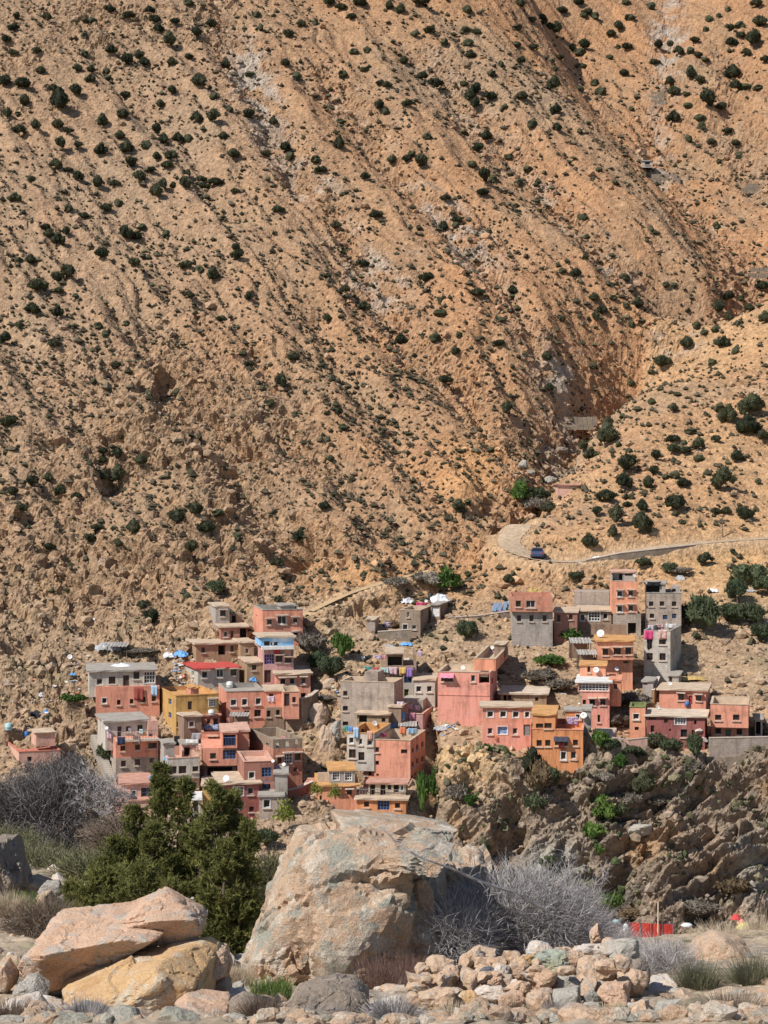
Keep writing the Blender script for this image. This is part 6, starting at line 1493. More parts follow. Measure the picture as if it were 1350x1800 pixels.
# the heap of stones: x, y, width, height in the enlargement of the photograph, kind of stone, label
HEAP = [
 (220, 310, 115, 135, 'tan', "upright tan stone, leftmost of the heap's upper row"), (335, 315, 112, 115, 'tan', "squarish tan stone right of the upright leftmost one"),
 (430, 285, 82, 78, 'slate', "dark slate coloured stone in the heap, the only blackish one"), (465, 335, 92, 62, 'orange', "small orange stone under the dark slate stone"),
 (505, 300, 92, 135, 'pale', "tall pale stone beside the dark slate stone"), (600, 275, 142, 108, 'tan', "round tan stone right of the tall pale stone"),
 (655, 215, 82, 62, 'ochre', "ochre stone under the whitest stone"), (715, 155, 132, 92, 'pale', "whitest stone, perched on the heap's back row"),
 (790, 222, 212, 108, 'green', "grey green mottled slab with yellow stains on the heap"), (845, 175, 92, 70, 'orange', "pinkish stone behind the grey green slab"),
 (905, 215, 112, 100, 'tan', "tan stone at the right end of the grey green slab"), (1000, 170, 212, 84, 'pale', "long pale stone under the pointed stone"),
 (1035, 75, 112, 132, 'orange', "pointed orange stone topping the heap"), (1110, 150, 112, 104, 'orange', "orange stone beneath the pointed stone's right side"),
 (1180, 185, 182, 165, 'grey', "big grey stone sloping down behind the heap's right end"), (1025, 290, 206, 182, 'tan', "largest tan stone in the heap's middle"),
 (735, 325, 142, 142, 'orange', "leaning orange slab below the ochre stone"), (870, 340, 142, 92, 'grey', "grey lichen covered stone under the grey green slab"),
 (160, 438, 216, 152, 'tan', "large tan stone with a shaded right half at the heap's left end"), (315, 430, 118, 98, 'ochre', "yellowish stone right of the large left end stone"),
 (430, 402, 158, 88, 'pale', "broad pale stone in the heap's front row"), (425, 505, 168, 112, 'grey', "round grey stone below the broad pale stone"),
 (560, 432, 148, 102, 'orange', "orange faced stone right of the broad pale stone"), (585, 357, 62, 72, 'pale', "small pale stone under the round tan stone"), (635, 367, 62, 62, 'tan', "small tan stone beside the small pale stone"),
 (865, 435, 178, 155, 'grey', "big whitish grey stone in the heap's front"), (1000, 425, 84, 84, 'grey', "small grey stone below the largest tan stone"), (1010, 485, 112, 84, 'grey', "lowest grey stone under the largest tan stone"),
 (1130, 405, 182, 152, 'orange', "large orange stone low at the heap's right end"), (1230, 335, 162, 152, 'tan', "pinkish slab leaning over the large orange stone"), (1255, 470, 102, 48, 'pale', "flat whitish stone on the grass at the heap's right foot"),
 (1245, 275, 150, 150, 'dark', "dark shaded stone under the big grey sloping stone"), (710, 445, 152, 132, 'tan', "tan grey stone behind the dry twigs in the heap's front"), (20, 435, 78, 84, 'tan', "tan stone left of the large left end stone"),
 (265, 508, 72, 48, 'pale', "small pale stone under the yellowish stone"), (20, 515, 84, 54, 'pale', "pale stone in the lowest left of the heap"), (100, 535, 94, 52, 'orange', "orange stone in the lowest left of the heap"),
 (590, 545, 122, 64, 'orange', "orange stone under the orange faced stone, near the frame"), (780, 558, 104, 44, 'tan', "tan stone under the big whitish grey stone, near the frame"), (145, 335, 74, 84, 'ochre', "ochre stone behind the upright leftmost stone"),
 (-205, 510, 110, 100, 'tan', "tan block left of the heap at the dry red stems"), (-120, 490, 140, 130, 'pale', "pale pinkish stone below the dry red stems"), (-50, 535, 120, 80, 'grey', "grey white stone between the pinkish stone and the heap"),
]
for k, (cx_, cy_, w, h_, mat, lab) in enumerate(HEAP):
    px, py = cx_ / 3.14 + 720, cy_ / 3.14 + 1620
    Y = 30.3 - (cy_ / 565) * 4.6
    ww, hh = w / 3.14 * Y / F * .5, h_ / 3.14 * Y / F * .5
    r = np.random.RandomState(100 + k)
    n = r.normal(size=(13, 3)); n /= np.linalg.norm(n, axis=1, keepdims=True)
    n = np.concatenate([n, [[1, 0, 0], [-1, 0, 0], [0, 0, 1], [0, 0, -1], [0, -1, .2], [0, 1, 0]]]); n /= np.linalg.norm(n, axis=1, keepdims=True)
    d = np.concatenate([r.uniform(.74, .98, 13), np.full(6, .96)])
    V, f = lump(4, n, d, 20)
    a = r.uniform(-.25, .25); ca, sa = math.cos(a), math.sin(a)
    V = V @ np.array([[ca, 0, -sa], [0, 1, 0], [sa, 0, ca]])
    if cy_ == 75: V[:, 0] *= np.clip(1.15 - .75 * (V[:, 2] + .6), .15, 1.2)       # the pointed one
    V = V / np.abs(V).max(0) * np.array([ww, (ww + hh) * .55, hh]) * 1.06
    V = roughen(V, .034, 100 + k, .5)
    c = P(px, py, Y)
    finish_rock("heap_stone", V + c, f, c, mat, lab, "stone", "stones piled in the heap")
# rubble filling the heap and lying about the slope
def rubble(name, n, box, size, mat):
    r = np.random.RandomState(len(name)); pos = []
    for _ in range(n):
        px = r.uniform(box[0], box[1]); Y = r.uniform(box[2], box[3]); x = (px - CX) / F * Y
        pos.append((x, Y, float(fdrop(x, Y)) + r.uniform(box[4], box[5])))
    pos = np.array(pos); s = size[0] + (size[1] - size[0]) * r.rand(n) ** 3
    v, f = ICO[3]; Vs, Fs, off = [], [], 0
    for k in range(n):
        nn = r.normal(size=(9, 3)); nn /= np.linalg.norm(nn, axis=1, keepdims=True)
        nn = np.concatenate([nn, -nn[:4]])
        V, _ = lump(3, nn, r.uniform(.7, 1, 13), 18) if s[k] > .12 else (ICO2[0] * (1 + .35 * (r.rand(len(ICO2[0]), 1) - .5)), None)
        ff = f if s[k] > .12 else ICO2[1]
        V = np.clip(V, -1.25, 1.25)
        if s[k] > .12: V = V * (1 + .16 * plates(V[:, 0] * 1.6 + k, V[:, 1] * 1.6, V[:, 2] * 1.6, k, 1, .5))[:, None]
        V = V * s[k] * r.uniform(.7, 1.2, 3) * np.array([1, 1, .7])
        Vs.append(V + pos[k]); Fs.append(ff + off); off += len(V)
    o = mesh_np(name, np.concatenate(Vs), np.concatenate(Fs), RM[mat]); return tag(o, kind='stuff')
rubble("tan_rubble", 230, (-40, 1390, 19.2, 34, -.02, .03), (.03, .22), 'tan')
rubble("grey_rubble", 150, (-40, 1390, 19.5, 36, -.02, .03), (.03, .22), 'grey')
rubble("frame_rubble", 260, (-60, 1410, 18.8, 22.0, -.01, .06), (.05, .22), 'mottled')
rubble("pale_rubble", 90, (-40, 700, 23, 30, -.02, .04), (.04, .24), 'pale')
rubble("heap_rubble", 150, (735, 1110, 27.2, 29.8, .05, .55), (.10, .22), 'tan')
rubble("bank_rubble", 130, (-40, 560, 34, 52, -.02, .05), (.06, .35), 'pale')

# ------------------------------------------------------------------ twigs, grasses and shrubs of the near slope
def strands(name, base, dirs, length, r0, mat, curl=.35, m=4, taper=.25, seed=1, parent=None, gravity=0.0, wig=.0):
    """Many thin three-sided stems as one mesh."""
    r = np.random.RandomState(seed); n = len(base)
    p = base.copy(); d = dirs / (np.linalg.norm(dirs, axis=1, keepdims=True) + 1e-9)
    rows = [p.copy()]; ds = [d.copy()]
    for k in range(m - 1):
        d = d + curl * r.normal(size=(n, 3)) / math.sqrt(m) + np.array([0, 0, -gravity])
        d /= np.linalg.norm(d, axis=1, keepdims=True)
        p = p + d * (length / (m - 1))[:, None]
        rows.append(p.copy()); ds.append(d.copy())
    Vs = []
    up = np.array([.31, .17, .93])
    for k in range(m):
        a = np.cross(ds[k], up); a /= np.linalg.norm(a, axis=1, keepdims=True) + 1e-9; b = np.cross(ds[k], a)
        rad = (r0 * (1 - (1 - taper) * k / (m - 1)))[:, None]
        for q in range(3):
            th = 2.0944 * q
            Vs.append(rows[k] + (a * math.cos(th) + b * math.sin(th)) * rad)
    V = np.stack(Vs, 1)                      # n, m*3, 3
    fl = []
    for k in range(m - 1):
        for q in range(3):
            A = k * 3 + q; B = k * 3 + (q + 1) % 3
            fl.append((A, B, B + 3, A + 3))
    Fc = (np.array(fl)[None] + (np.arange(n) * m * 3)[:, None, None]).reshape(-1, 4)
    return mesh_np(name, V.reshape(-1, 3), Fc, mat, parent), rows, ds

def strands_(*a, **k):
    o = strands(*a, **k); o[0]['kind'] = 'stuff'; return o

def stick_mat(name, a, b, sc=6.0):
    m, t, n, l, bs = nodes_of(name)
    bs.inputs["Roughness"].default_value = .8; bs.inputs["Specular IOR Level"].default_value = .2
    co = N(t, "ShaderNodeTexCoord").outputs["Object"]
    nz = N(t, "ShaderNodeTexNoise", Scale=sc, Detail=3.0); l.new(co, nz.inputs["Vector"])
    l.new(ramp(t, nz.outputs[0], [(.35, a), (.65, b)]), bs.inputs["Base Color"])
    return m
SM = {'thorn': stick_mat("grey_thorn_twigs", (.22, .205, .20), (.52, .485, .47)), 'red': stick_mat("red_brown_stems", (.15, .085, .07), (.27, .17, .13)), 'straw': stick_mat("dry_straw", (.42, .33, .22), (.62, .52, .38)),
      'olive': stick_mat("grey_green_stems", (.10, .105, .06), (.19, .18, .115)), 'bark': stick_mat("dark_walnut_bark", (.09, .078, .072), (.22, .20, .19)), 'pale': stick_mat("pale_bare_twigs", (.26, .235, .225), (.46, .42, .40)),
      'green': stick_mat("green_grass_blades", (.09, .15, .035), (.20, .27, .07)), 'brown': stick_mat("brown_brush_stems", (.13, .095, .07), (.24, .18, .13)), 'weed': stick_mat("green_brush_stems", (.10, .10, .05), (.21, .20, .105))}

def thicket(px, py, Y, w, h, n, mat, label, name="thorn_bush", seed=1, mode='tangle', r0=.0045, ln=(.15, .45), cat="bush", z=None, group=None, depth=None):
    """A dry shrub: px, py is its foot, w and h its size in photo pixels."""
    r = np.random.RandomState(seed)
    c = P(px, py, Y)
    gz = fdrop(c[0], c[1]) if z is None else z
    c[2] = max(min(c[2], gz + .25), gz - .6) if z is None else z
    W, H = w * Y / F / 2, h * Y / F; D = depth or W * .8
    if mode == 'tangle':
        u = r.normal(size=(n, 3)); u /= np.linalg.norm(u, axis=1, keepdims=True)
        rad = r.rand(n, 1) ** .45
        lobes = 1 + .28 * fbm(u[:, 0] * 2 + seed, u[:, 1] * 2, u[:, 2] * 2, 2)[:, None]
        b = u * rad * lobes * np.array([W, D, H * .62]) * .95; b[:, 2] = b[:, 2] * .8 + H * .42
        b[:, 2] = np.maximum(b[:, 2], .01)
        d = u * .7 + r.normal(size=(n, 3)) * .8 + np.array([0, 0, .35])
        L = r.uniform(ln[0], ln[1], n)
    else:
        a = r.rand(n) * 6.283; q = np.sqrt(r.rand(n)) * (.35 if mode == 'dome' else .95)
        b = np.stack([np.cos(a) * q * W, np.sin(a) * q * D, np.zeros(n)], -1)
        t = r.rand(n) ** .7 if mode == 'dome' else r.rand(n) * .35
        d = np.stack([np.cos(a) * t * (W / H) * 1.1, np.sin(a) * t * (D / H) * 1.1, np.sqrt(np.maximum(0, 1 - t * t)) * 1.0 + .08], -1) + r.normal(size=(n, 3)) * .12
        L = np.full(n, H) * r.uniform(.55, 1.08, n) * (np.linalg.norm(d, axis=1) if mode == 'dome' else 1)
    o, rows, ds = strands(name, b, d, L, np.full(n, r0) * r.uniform(.6, 1.5, n), SM[mat], .55 if mode == 'tangle' else .22, 3, .3, seed)
    o.location = c
    return tag(o, label, cat, group)

thicket(915, 1722, 33.4, 310, 205, 9500, 'thorn', "huge tangled grey thorn thicket filling the gap right of the giant boulder", seed=51, r0=.0055, ln=(.18, .55), depth=.95)
thicket(800, 1722, 32.2, 150, 150, 2300, 'thorn', "grey thorn thicket pressed against the giant boulder's shaded side", seed=52, r0=.005, ln=(.18, .5), depth=.5)
thicket(1000, 1690, 37.0, 160, 130, 2600, 'pale', "pale thorn thicket behind the heap's pointed stone", seed=53, r0=.005, ln=(.18, .5), depth=.9)
thicket(1165, 1725, 33.0, 130, 62, 2300, 'thorn', "low silver grey thorn mat between the stone heap and the sandy boulder", seed=54, r0=.0042, ln=(.12, .4), depth=.9)
thicket(1085, 1672, 40.0, 80, 34, 700, 'thorn', "grey thorn tuft under the red barrier", seed=55, depth=.7)
thicket(1228, 1758, 29.5, 96, 66, 1700, 'olive', "olive grey dome shrub in front of the sandy boulder", seed=56, mode='dome', r0=.0035)
thicket(1320, 1748, 30.0, 90, 66, 1600, 'olive', "olive grey dome shrub at the photo's side, twin of the one before the sandy boulder", seed=57, mode='dome', r0=.0035)
thicket(1290, 1808, 26.0, 150, 60, 1500, 'brown', "sprawling brown dry shrub at the slope's lower side corner", seed=58, mode='dome', r0=.0032)
thicket(1180, 1808, 26.0, 60, 50, 700, 'brown', "little brown shrub between two cut off rocks", seed=59, mode='dome', r0=.003)
thicket(1275, 1672, 46.0, 130, 46, 1500, 'straw', "pale straw grass tussock beyond the sandy boulder", "grass_tussock", seed=60, mode='dome', r0=.005, cat="grass tuft")
thicket(1335, 1660, 48.0, 80, 46, 900, 'straw', "straw grass tussock below the yellow awning", "grass_tussock", seed=61, mode='dome', r0=.005, cat="grass tuft")
thicket(688, 1762, 30.6, 110, 82, 1200, 'red', "reddish bare stems in front of the giant boulder", "dry_shrub", seed=62, mode='grass', r0=.0032)
thicket(748, 1742, 31.4, 60, 60, 500, 'red', "reddish stems between the giant boulder and the heap", "dry_shrub", seed=63, mode='grass', r0=.0032)
thicket(905, 1806, 25.6, 60, 50, 600, 'brown', "dry brown twigs before the big whitish grey stone", seed=64, mode='dome', r0=.0028)
thicket(975, 1800, 26.0, 56, 40, 500, 'thorn', "dry grey twigs before the tan grey stone of the heap", seed=65, mode='dome', r0=.0028)
thicket(570, 1812, 24.8, 90, 44, 600, 'thorn', "thin grey twigs under the grey brown sloping boulder", "dry_shrub", seed=66, mode='grass', r0=.0025)
thicket(330, 1812, 23.6, 160, 36, 900, 'red', "fringe of reddish dry grass along the lower frame", "dry_shrub", seed=67, mode='grass', r0=.0022)
thicket(70, 1662, 33.0, 150, 80, 2600, 'brown', "dark brown bramble left of the junipers", seed=68, mode='tangle', r0=.004, ln=(.12, .35))
thicket(95, 1655, 33.5, 130, 70, 1500, 'weed', "green flecked bramble growing through the brown one", seed=69, mode='tangle', r0=.004, ln=(.1, .3))
thicket(15, 1612, 35.0, 80, 44, 700, 'straw', "pinkish straw grass at the photo's side", "grass_tussock", seed=70, mode='dome', r0=.004, cat="grass tuft")
thicket(60, 1745, 28, 90, 70, 900, 'straw', "straw grass beside the low end of the tilted slab", "grass_tussock", seed=71, mode='grass', r0=.003, cat="grass tuft")
thicket(1235, 1778, 28.5, 120, 22, 900, 'green', "fresh green weeds around the small tan stone", "green_weeds", seed=72, mode='grass', r0=.004, cat="weeds")
thicket(1095, 1798, 26.5, 90, 26, 800, 'green', "fresh green weeds at the heap's right foot", "green_weeds", seed=73, mode='grass', r0=.004, cat="weeds")
thicket(478, 1758, 28.5, 70, 40, 700, 'green', "green weeds between the giant boulder and the dark reddish rock", "green_weeds", seed=74, mode='grass', r0=.004, cat="weeds")
thicket(1150, 1778, 28.0, 90, 34, 600, 'straw', "thin straw grass right of the heap", "grass_tussock", seed=75, mode='grass', r0=.003, cat="grass tuft")
thicket(420, 1735, 30.5, 50, 40, 500, 'straw', "dry grass in the gap between tilted slab and giant boulder", "grass_tussock", seed=76, mode='grass', r0=.003, cat="grass tuft")
thicket(40, 1590, 38, 50, 22, 300, 'green', "green weeds under the flat rock", "green_weeds", seed=77, mode='grass', r0=.004, cat="weeds")
for k, (px, py, w, h_, mt, lab) in enumerate([(150, 1806, 90, 40, 'thorn', "grey dry shrublet below the grey flat rock at the lower frame"), (460, 1806, 80, 44, 'brown', "brown dry shrublet between the dark reddish rock and the sloping boulder"), (690, 1808, 90, 44, 'thorn', "grey dry shrublet below the reddish stems at the lower frame"), (800, 1812, 80, 36, 'straw', "straw coloured shrublet at the lower frame under the heap"), (1060, 1812, 90, 34, 'straw', "straw coloured shrublet at the lower frame right of the heap"), (20, 1812, 90, 40, 'brown', "brown shrublet in the lowest corner by the pale rock")]):
    thicket(px, py - 4, 22.5, w * 1.2, h_ * 1.1, 1100, mt, lab, "dry_shrub", seed=140 + k, mode='dome', r0=.004)
for k, (px, py, w, h_, Y, mt, lab) in enumerate([(60, 1555, 190, 70, 50, 'weed', "green brown scrub under the walnut trees' trunks"), (170, 1570, 170, 80, 47, 'weed', "green scrub left of the juniper's low boughs"), (0, 1520, 150, 70, 56, 'weed', "olive scrub at the photo's side under the walnut trees"),
                                                 (215, 1510, 140, 80, 54, 'brown', "purplish brown thicket behind the left juniper"), (120, 1510, 200, 60, 66, 'brown', "purplish thicket around the walnut trunks"), (480, 1560, 80, 150, 44, 'weed', "dry green shrub between the junipers and the giant boulder"),
                                                 (225, 1450, 110, 60, 66, 'pale', "pale grey thicket before the low pink house"), (40, 1440, 140, 60, 68, 'thorn', "grey thicket below the lone roof terrace house")]):
    thicket(px, py, Y, w, h_, 2400, mt, lab, "scrub_thicket", seed=80 + k, r0=.009, ln=(.14, .42))

thicket(95, 1500, 59, 260, 150, 3400, 'bark', "dark tangle of bare branches around the walnut trunks", "branch_thicket", seed=131, r0=.011, ln=(.3, .8))
# bare branches with recursive forks
def bare_tree(px, py, Y, H, seed, mat, label, spread=.85, r0=.09, levels=6, name="bare_tree", lean=(0, 0)):
    r = random.Random(seed); c = P(px, py, Y)
    root = empty(name, tuple(c), 0, label, "tree", "bare walnut trees")
    trunk = MB(); fine_b, fine_d, fine_l, fine_r = [], [], [], []
    def grow(p, d, L, rad, lev):
        pts = [p]; rr = [rad]; q = p.copy(); dd = d.copy(); n = 4
        for k in range(n):
            dd = (dd + Vector((r.uniform(-1, 1), r.uniform(-1, 1), r.uniform(-.7, .9))) * .36).normalized()
            q = q + dd * (L / n); pts.append(q.copy()); rr.append(rad * (1 - .32 * (k + 1) / n))
            if lev < levels and k >= 1 and r.random() < (.85 if lev > 0 else .6):
                s = (dd + Vector((r.uniform(-1, 1), r.uniform(-1, 1), r.uniform(-.4, .7))) * 1.15).normalized()
                grow(q.copy(), s, L * r.uniform(.5, .78), rr[-1] * .62, lev + 1)
        if lev <= 3: trunk.tube(pts, rr, 6 if lev < 2 else 4, False)
        else:
            fine_b.append(p[:]); fine_d.append((pts[-1] - p)[:]); fine_l.append(L); fine_r.append(rad)
        if lev < levels:
            for _ in range(2):
                s = (dd + Vector((r.uniform(-1, 1), r.uniform(-1, 1), r.uniform(-.35, .6))) * spread).normalized()
                grow(q.copy(), s, L * r.uniform(.6, .82), rr[-1] * .72, lev + 1)
    grow(Vector((0, 0, -.3)), Vector((lean[0], lean[1], 1)).normalized(), H * .34, r0, 0)
    trunk.build("trunk", SM[mat], root)
    if len(fine_b) > 7000:
        k = np.random.RandomState(seed).choice(len(fine_b), 7000, False)
        fine_b, fine_d, fine_l, fine_r = ([a[i] for i in k] for a in (fine_b, fine_d, fine_l, fine_r))
    strands_("twigs", np.array(fine_b), np.array(fine_d), np.array(fine_l), np.maximum(np.array(fine_r) * 1.2, .010), SM[mat], .5, 3, .3, seed, root)
    return root
bare_tree(128, 1496, 60, 3.0, 301, 'bark', "dark bare walnut tree, thickest trunked of the three left of the junipers", lean=(-.15, 0), r0=.14)
bare_tree(45, 1500, 61, 3.7, 302, 'bark', "dark bare walnut tree with its crown over the lone terrace house", lean=(.2, 0), r0=.12)
bare_tree(-5, 1510, 58, 3.6, 303, 'bark', "bare walnut tree cut by the photo's side", lean=(.25, 0), r0=.1)
bare_tree(205, 1500, 58, 2.8, 305, 'pale', "small pale bare tree between the walnuts and the left juniper", r0=.05, levels=5)

# a long bare branch over the thorn thicket
br = empty("thorn_branch", tuple(P(700, 1480, 31)), 0, "long bare branch reaching across the giant boulder's dark hollow", "branch")
mb = MB(); pts = [P(a, b, y) - P(700, 1480, 31) for a, b, y in ((668, 1452, 31), (705, 1488, 31), (740, 1508, 31), (790, 1525, 31.3), (840, 1548, 31.6), (900, 1568, 32), (960, 1600, 32.5))]
mb.tube(pts, [.006, .012, .016, .02, .024, .028, .03], 5); mb.build("limb", SM['thorn'], br)
rr_ = np.random.RandomState(9); b_, d_ = [], []
for a, c_ in zip(pts[:-1], pts[1:]):
    for _ in range(9):
        t = rr_.rand(); b_.append(a * (1 - t) + c_ * t); d_.append(rr_.normal(size=3) + np.array([0, 0, .4]))
strands_("twigs", np.array(b_), np.array(d_), rr_.uniform(.12, .45, len(b_)), np.full(len(b_), .006), SM['thorn'], .5, 4, .3, 5, br)
for k, (px, py, y, hh, lab) in enumerate([(1000, 1540, 36, .9, "pale upright thorn sprig above the thicket"), (830, 1540, 36, .7, "short pale sprig by the boulder's dark hollow"), (1050, 1560, 37, .8, "pale sprig leaning right at the thicket's edge")]):
    g = np.random.RandomState(20 + k); n = 40
    b0 = np.zeros((n, 3)); b0[:, 2] = g.rand(n) * hh * .7; b0[:, 0] = (g.rand(n) - .5) * .1 + b0[:, 2] * (.15 * k)
    d0 = g.normal(size=(n, 3)) * .8 + np.array([.1 * k, 0, .8])
    o, _, _ = strands("thorn_sprig", b0, d0, g.uniform(.15, .4, n), np.full(n, .006), SM['pale'], .5, 4, .3, k)
    o.location = P(px, py + 20, y); tag(o, lab, "twig")

# ------------------------------------------------------------------ junipers behind the slab boulder
JM = {'a': leaf_mat("juniper_scale_leaves", (.15, .16, .048), (.31, .30, .105), .7, 3.0, .42)}
def juniper(leaders, Y, base, seed, label, rmax, dens=1.0):
    r = np.random.RandomState(seed); c = P(*base, Y)
    root = empty("juniper_tree", tuple(c), 0, label, "tree", "junipers behind the tilted slab")
    wood = MB(); tb, td = [], []
    for (px, py, dy, rm) in leaders:
        top = P(px, py, Y + dy) - c
        ctrl = [np.zeros(3), top * np.array([.75, .8, .4]) + r.normal(size=3) * .05, top * np.array([1, 1, .75]), top]
        wood.tube([tuple(a) for a in ctrl], [.07, .05, .03, .006], 6)
        H = top[2]
        nb = int(95 * dens * H / 3)
        for k in range(nb):
            t = r.rand() ** .9
            q = t * 3; i = min(2, int(q)); p0 = ctrl[i] * (1 - (q - i)) + ctrl[i + 1] * (q - i)
            L = rm * (1 - t) ** .62 * r.uniform(.45, 1.12) + .10
            a = r.rand() * 6.283; up = r.uniform(-.1, .75) + .7 * t
            d = np.array([math.cos(a), math.sin(a) * .9, up]); d /= np.linalg.norm(d)
            e1 = p0 + d * L * .5 + np.array([0, 0, -.02]); e2 = p0 + d * L + np.array([0, 0, .16 * L])
            wood.tube([tuple(p0), tuple(e1), tuple(e2)], [.014, .009, .003], 3, False)
            ns = int(7 + 18 * L)
            for s_ in range(ns):
                u = .25 + .75 * r.rand() ** .7
                pt = (p0 * (1 - u) ** 2 + 2 * e1 * u * (1 - u) + e2 * u * u) + r.normal(size=3) * np.array([.06, .06, .05]) * (.5 + L)
                dd = d * .6 + r.normal(size=3) * .55 + np.array([0, 0, .45])
                tb.append(pt); td.append(dd / np.linalg.norm(dd))
    wood.build("branches", M_BARK, root)
    tb, td = np.array(tb), np.array(td); n = len(tb)
    Vs = []
    K = 9
    for k in range(K):          # each spray: short scale-leaf twiglets fanned about its direction
        dd = td + .55 * r.normal(size=(n, 3)); dd /= np.linalg.norm(dd, axis=1, keepdims=True)
        sd = np.cross(dd, r.normal(size=(n, 3))); sd /= np.linalg.norm(sd, axis=1, keepdims=True) + 1e-9
        o = tb + td * (.07 * r.rand(n, 1)); L = .055 + .075 * r.rand(n, 1); w = .010 + .010 * r.rand(n, 1)
        Vs.append(np.stack([o - sd * w, o + sd * w, o + dd * L], 1))
    V = np.concatenate(Vs).reshape(-1, 3)
    mesh_np("foliage", V, np.arange(len(V)).reshape(-1, 3), JM['a'], root)
    return root
juniper([(285, 1350, 0, .50), (236, 1425, .2, .55), (327, 1378, -.2, .42), (345, 1470, .3, .5), (205, 1480, -.3, .5), (268, 1460, -.5, .6), (300, 1510, -.6, .55), (180, 1520, .2, .45)], 41.0, (275, 1672), 401, "taller juniper tree with a thin spire, behind the tilted slab", .8)
juniper([(376, 1384, 0, .46), (408, 1402, .2, .42), (438, 1455, 0, .42), (352, 1450, .2, .5), (395, 1490, -.4, .6), (448, 1540, -.1, .45), (422, 1580, -.4, .55)], 40.2, (392, 1700), 402, "broad dark juniper tree beside the giant boulder", .8)
juniper([(175, 1540, 0, .6), (215, 1535, .3, .6), (250, 1530, -.2, .65), (150, 1575, -.1, .5), (300, 1560, -.3, .6), (130, 1560, 0, .3)], 38.5, (205, 1660), 403, "low sprawling juniper left of the tall spire", .8, 1.25)
# ------------------------------------------------------------------ walls, stairs, washing, dishes and other small things
bpy.context.view_layer.update()
_dg2 = bpy.context.evaluated_depsgraph_get()
def shot(px, py, start=112.0):
    d = Vector(((px - CX) / F, 1, -(py - HY) / F)).normalized()
    ok, loc, nor, _, ob, _ = scene.ray_cast(_dg2, d * start, d)
    return (loc, nor, ob) if ok else (None, None, None)
_cm = {}
def cloth_mat(col, pat=None):
    k = (col, pat)
    if k not in _cm:
        m, t, n, l, b = nodes_of("woven_cloth")
        b.inputs["Roughness"].default_value = .9; b.inputs["Specular IOR Level"].default_value = .1
        b.inputs["Base Color"].default_value = (*col, 1)
        if pat:
            co = N(t, "ShaderNodeTexCoord").outputs["Object"]
            w = N(t, "ShaderNodeTexWave", Scale=2.2) if pat == 'stripe' else N(t, "ShaderNodeTexNoise", Scale=6.0)
            l.new(co, w.inputs["Vector"])
            l.new(ramp(t, w.outputs[1 if pat == 'stripe' else 0], [(.4, col), (.6, tuple(c * .45 for c in col) if pat == 'stripe' else (.6, .55, .55))]), b.inputs["Base Color"])
        _cm[k] = m
    return _cm[k]
CLR = dict(red=(.50, .06, .06), rug=(.42, .11, .09), navy=(.035, .045, .085), blue=(.12, .26, .52), sky=(.35, .52, .68), teal=(.08, .33, .33), pink=(.66, .30, .38), white=(.78, .77, .75), black=(.03, .03, .035),
           purple=(.28, .18, .45), yellow=(.70, .48, .16), brown=(.27, .19, .16), orange=(.75, .20, .04), peach=(.66, .38, .28), lilac=(.52, .40, .52), green=(.13, .30, .16), grey=(.38, .38, .40), magenta=(.62, .08, .20), coral=(.66, .22, .12), mint=(.45, .58, .55))
def cloth(px, py, w, h, col, label, name="hanging_cloth", cat="laundry", group=None, out=.14, pat=None, Y=None):
    loc, nor, ob = shot(px, py)
    if loc is None: return
    y = Y or loc.y - out
    c = P(px, py, y)
    W, H = w * y / F, h * y / F
    nx, nz = 8, 5; r = random.Random(int(px * 7 + py)); ph = r.random() * 6
    V = []
    for j in range(nz + 1):
        for i in range(nx + 1):
            u, v = i / nx - .5, j / nz
            k = 1 - v
            V.append((u * W * (1 - .08 * k * math.sin(ph)) + r.uniform(-.01, .01), -.10 * k * math.sin(u * 11 + ph) * min(1, W) - .02, (v - .5) * H + .05 * H * math.sin(u * 5 + ph) * k - (.04 * W * math.cos(u * 3.1) if v == 1 else 0)))
    o = mesh_np(name, V, grid_faces(nz + 1, nx + 1), cloth_mat(CLR[col], pat), smooth_=True)
    so_ = o.modifiers.new("thick", 'SOLIDIFY'); so_.thickness = .02
    o.location = c; o.rotation_euler = (0, 0, random.uniform(-.1, .1))
    return tag(o, label, cat, group)
G = "washing hung out in the village"
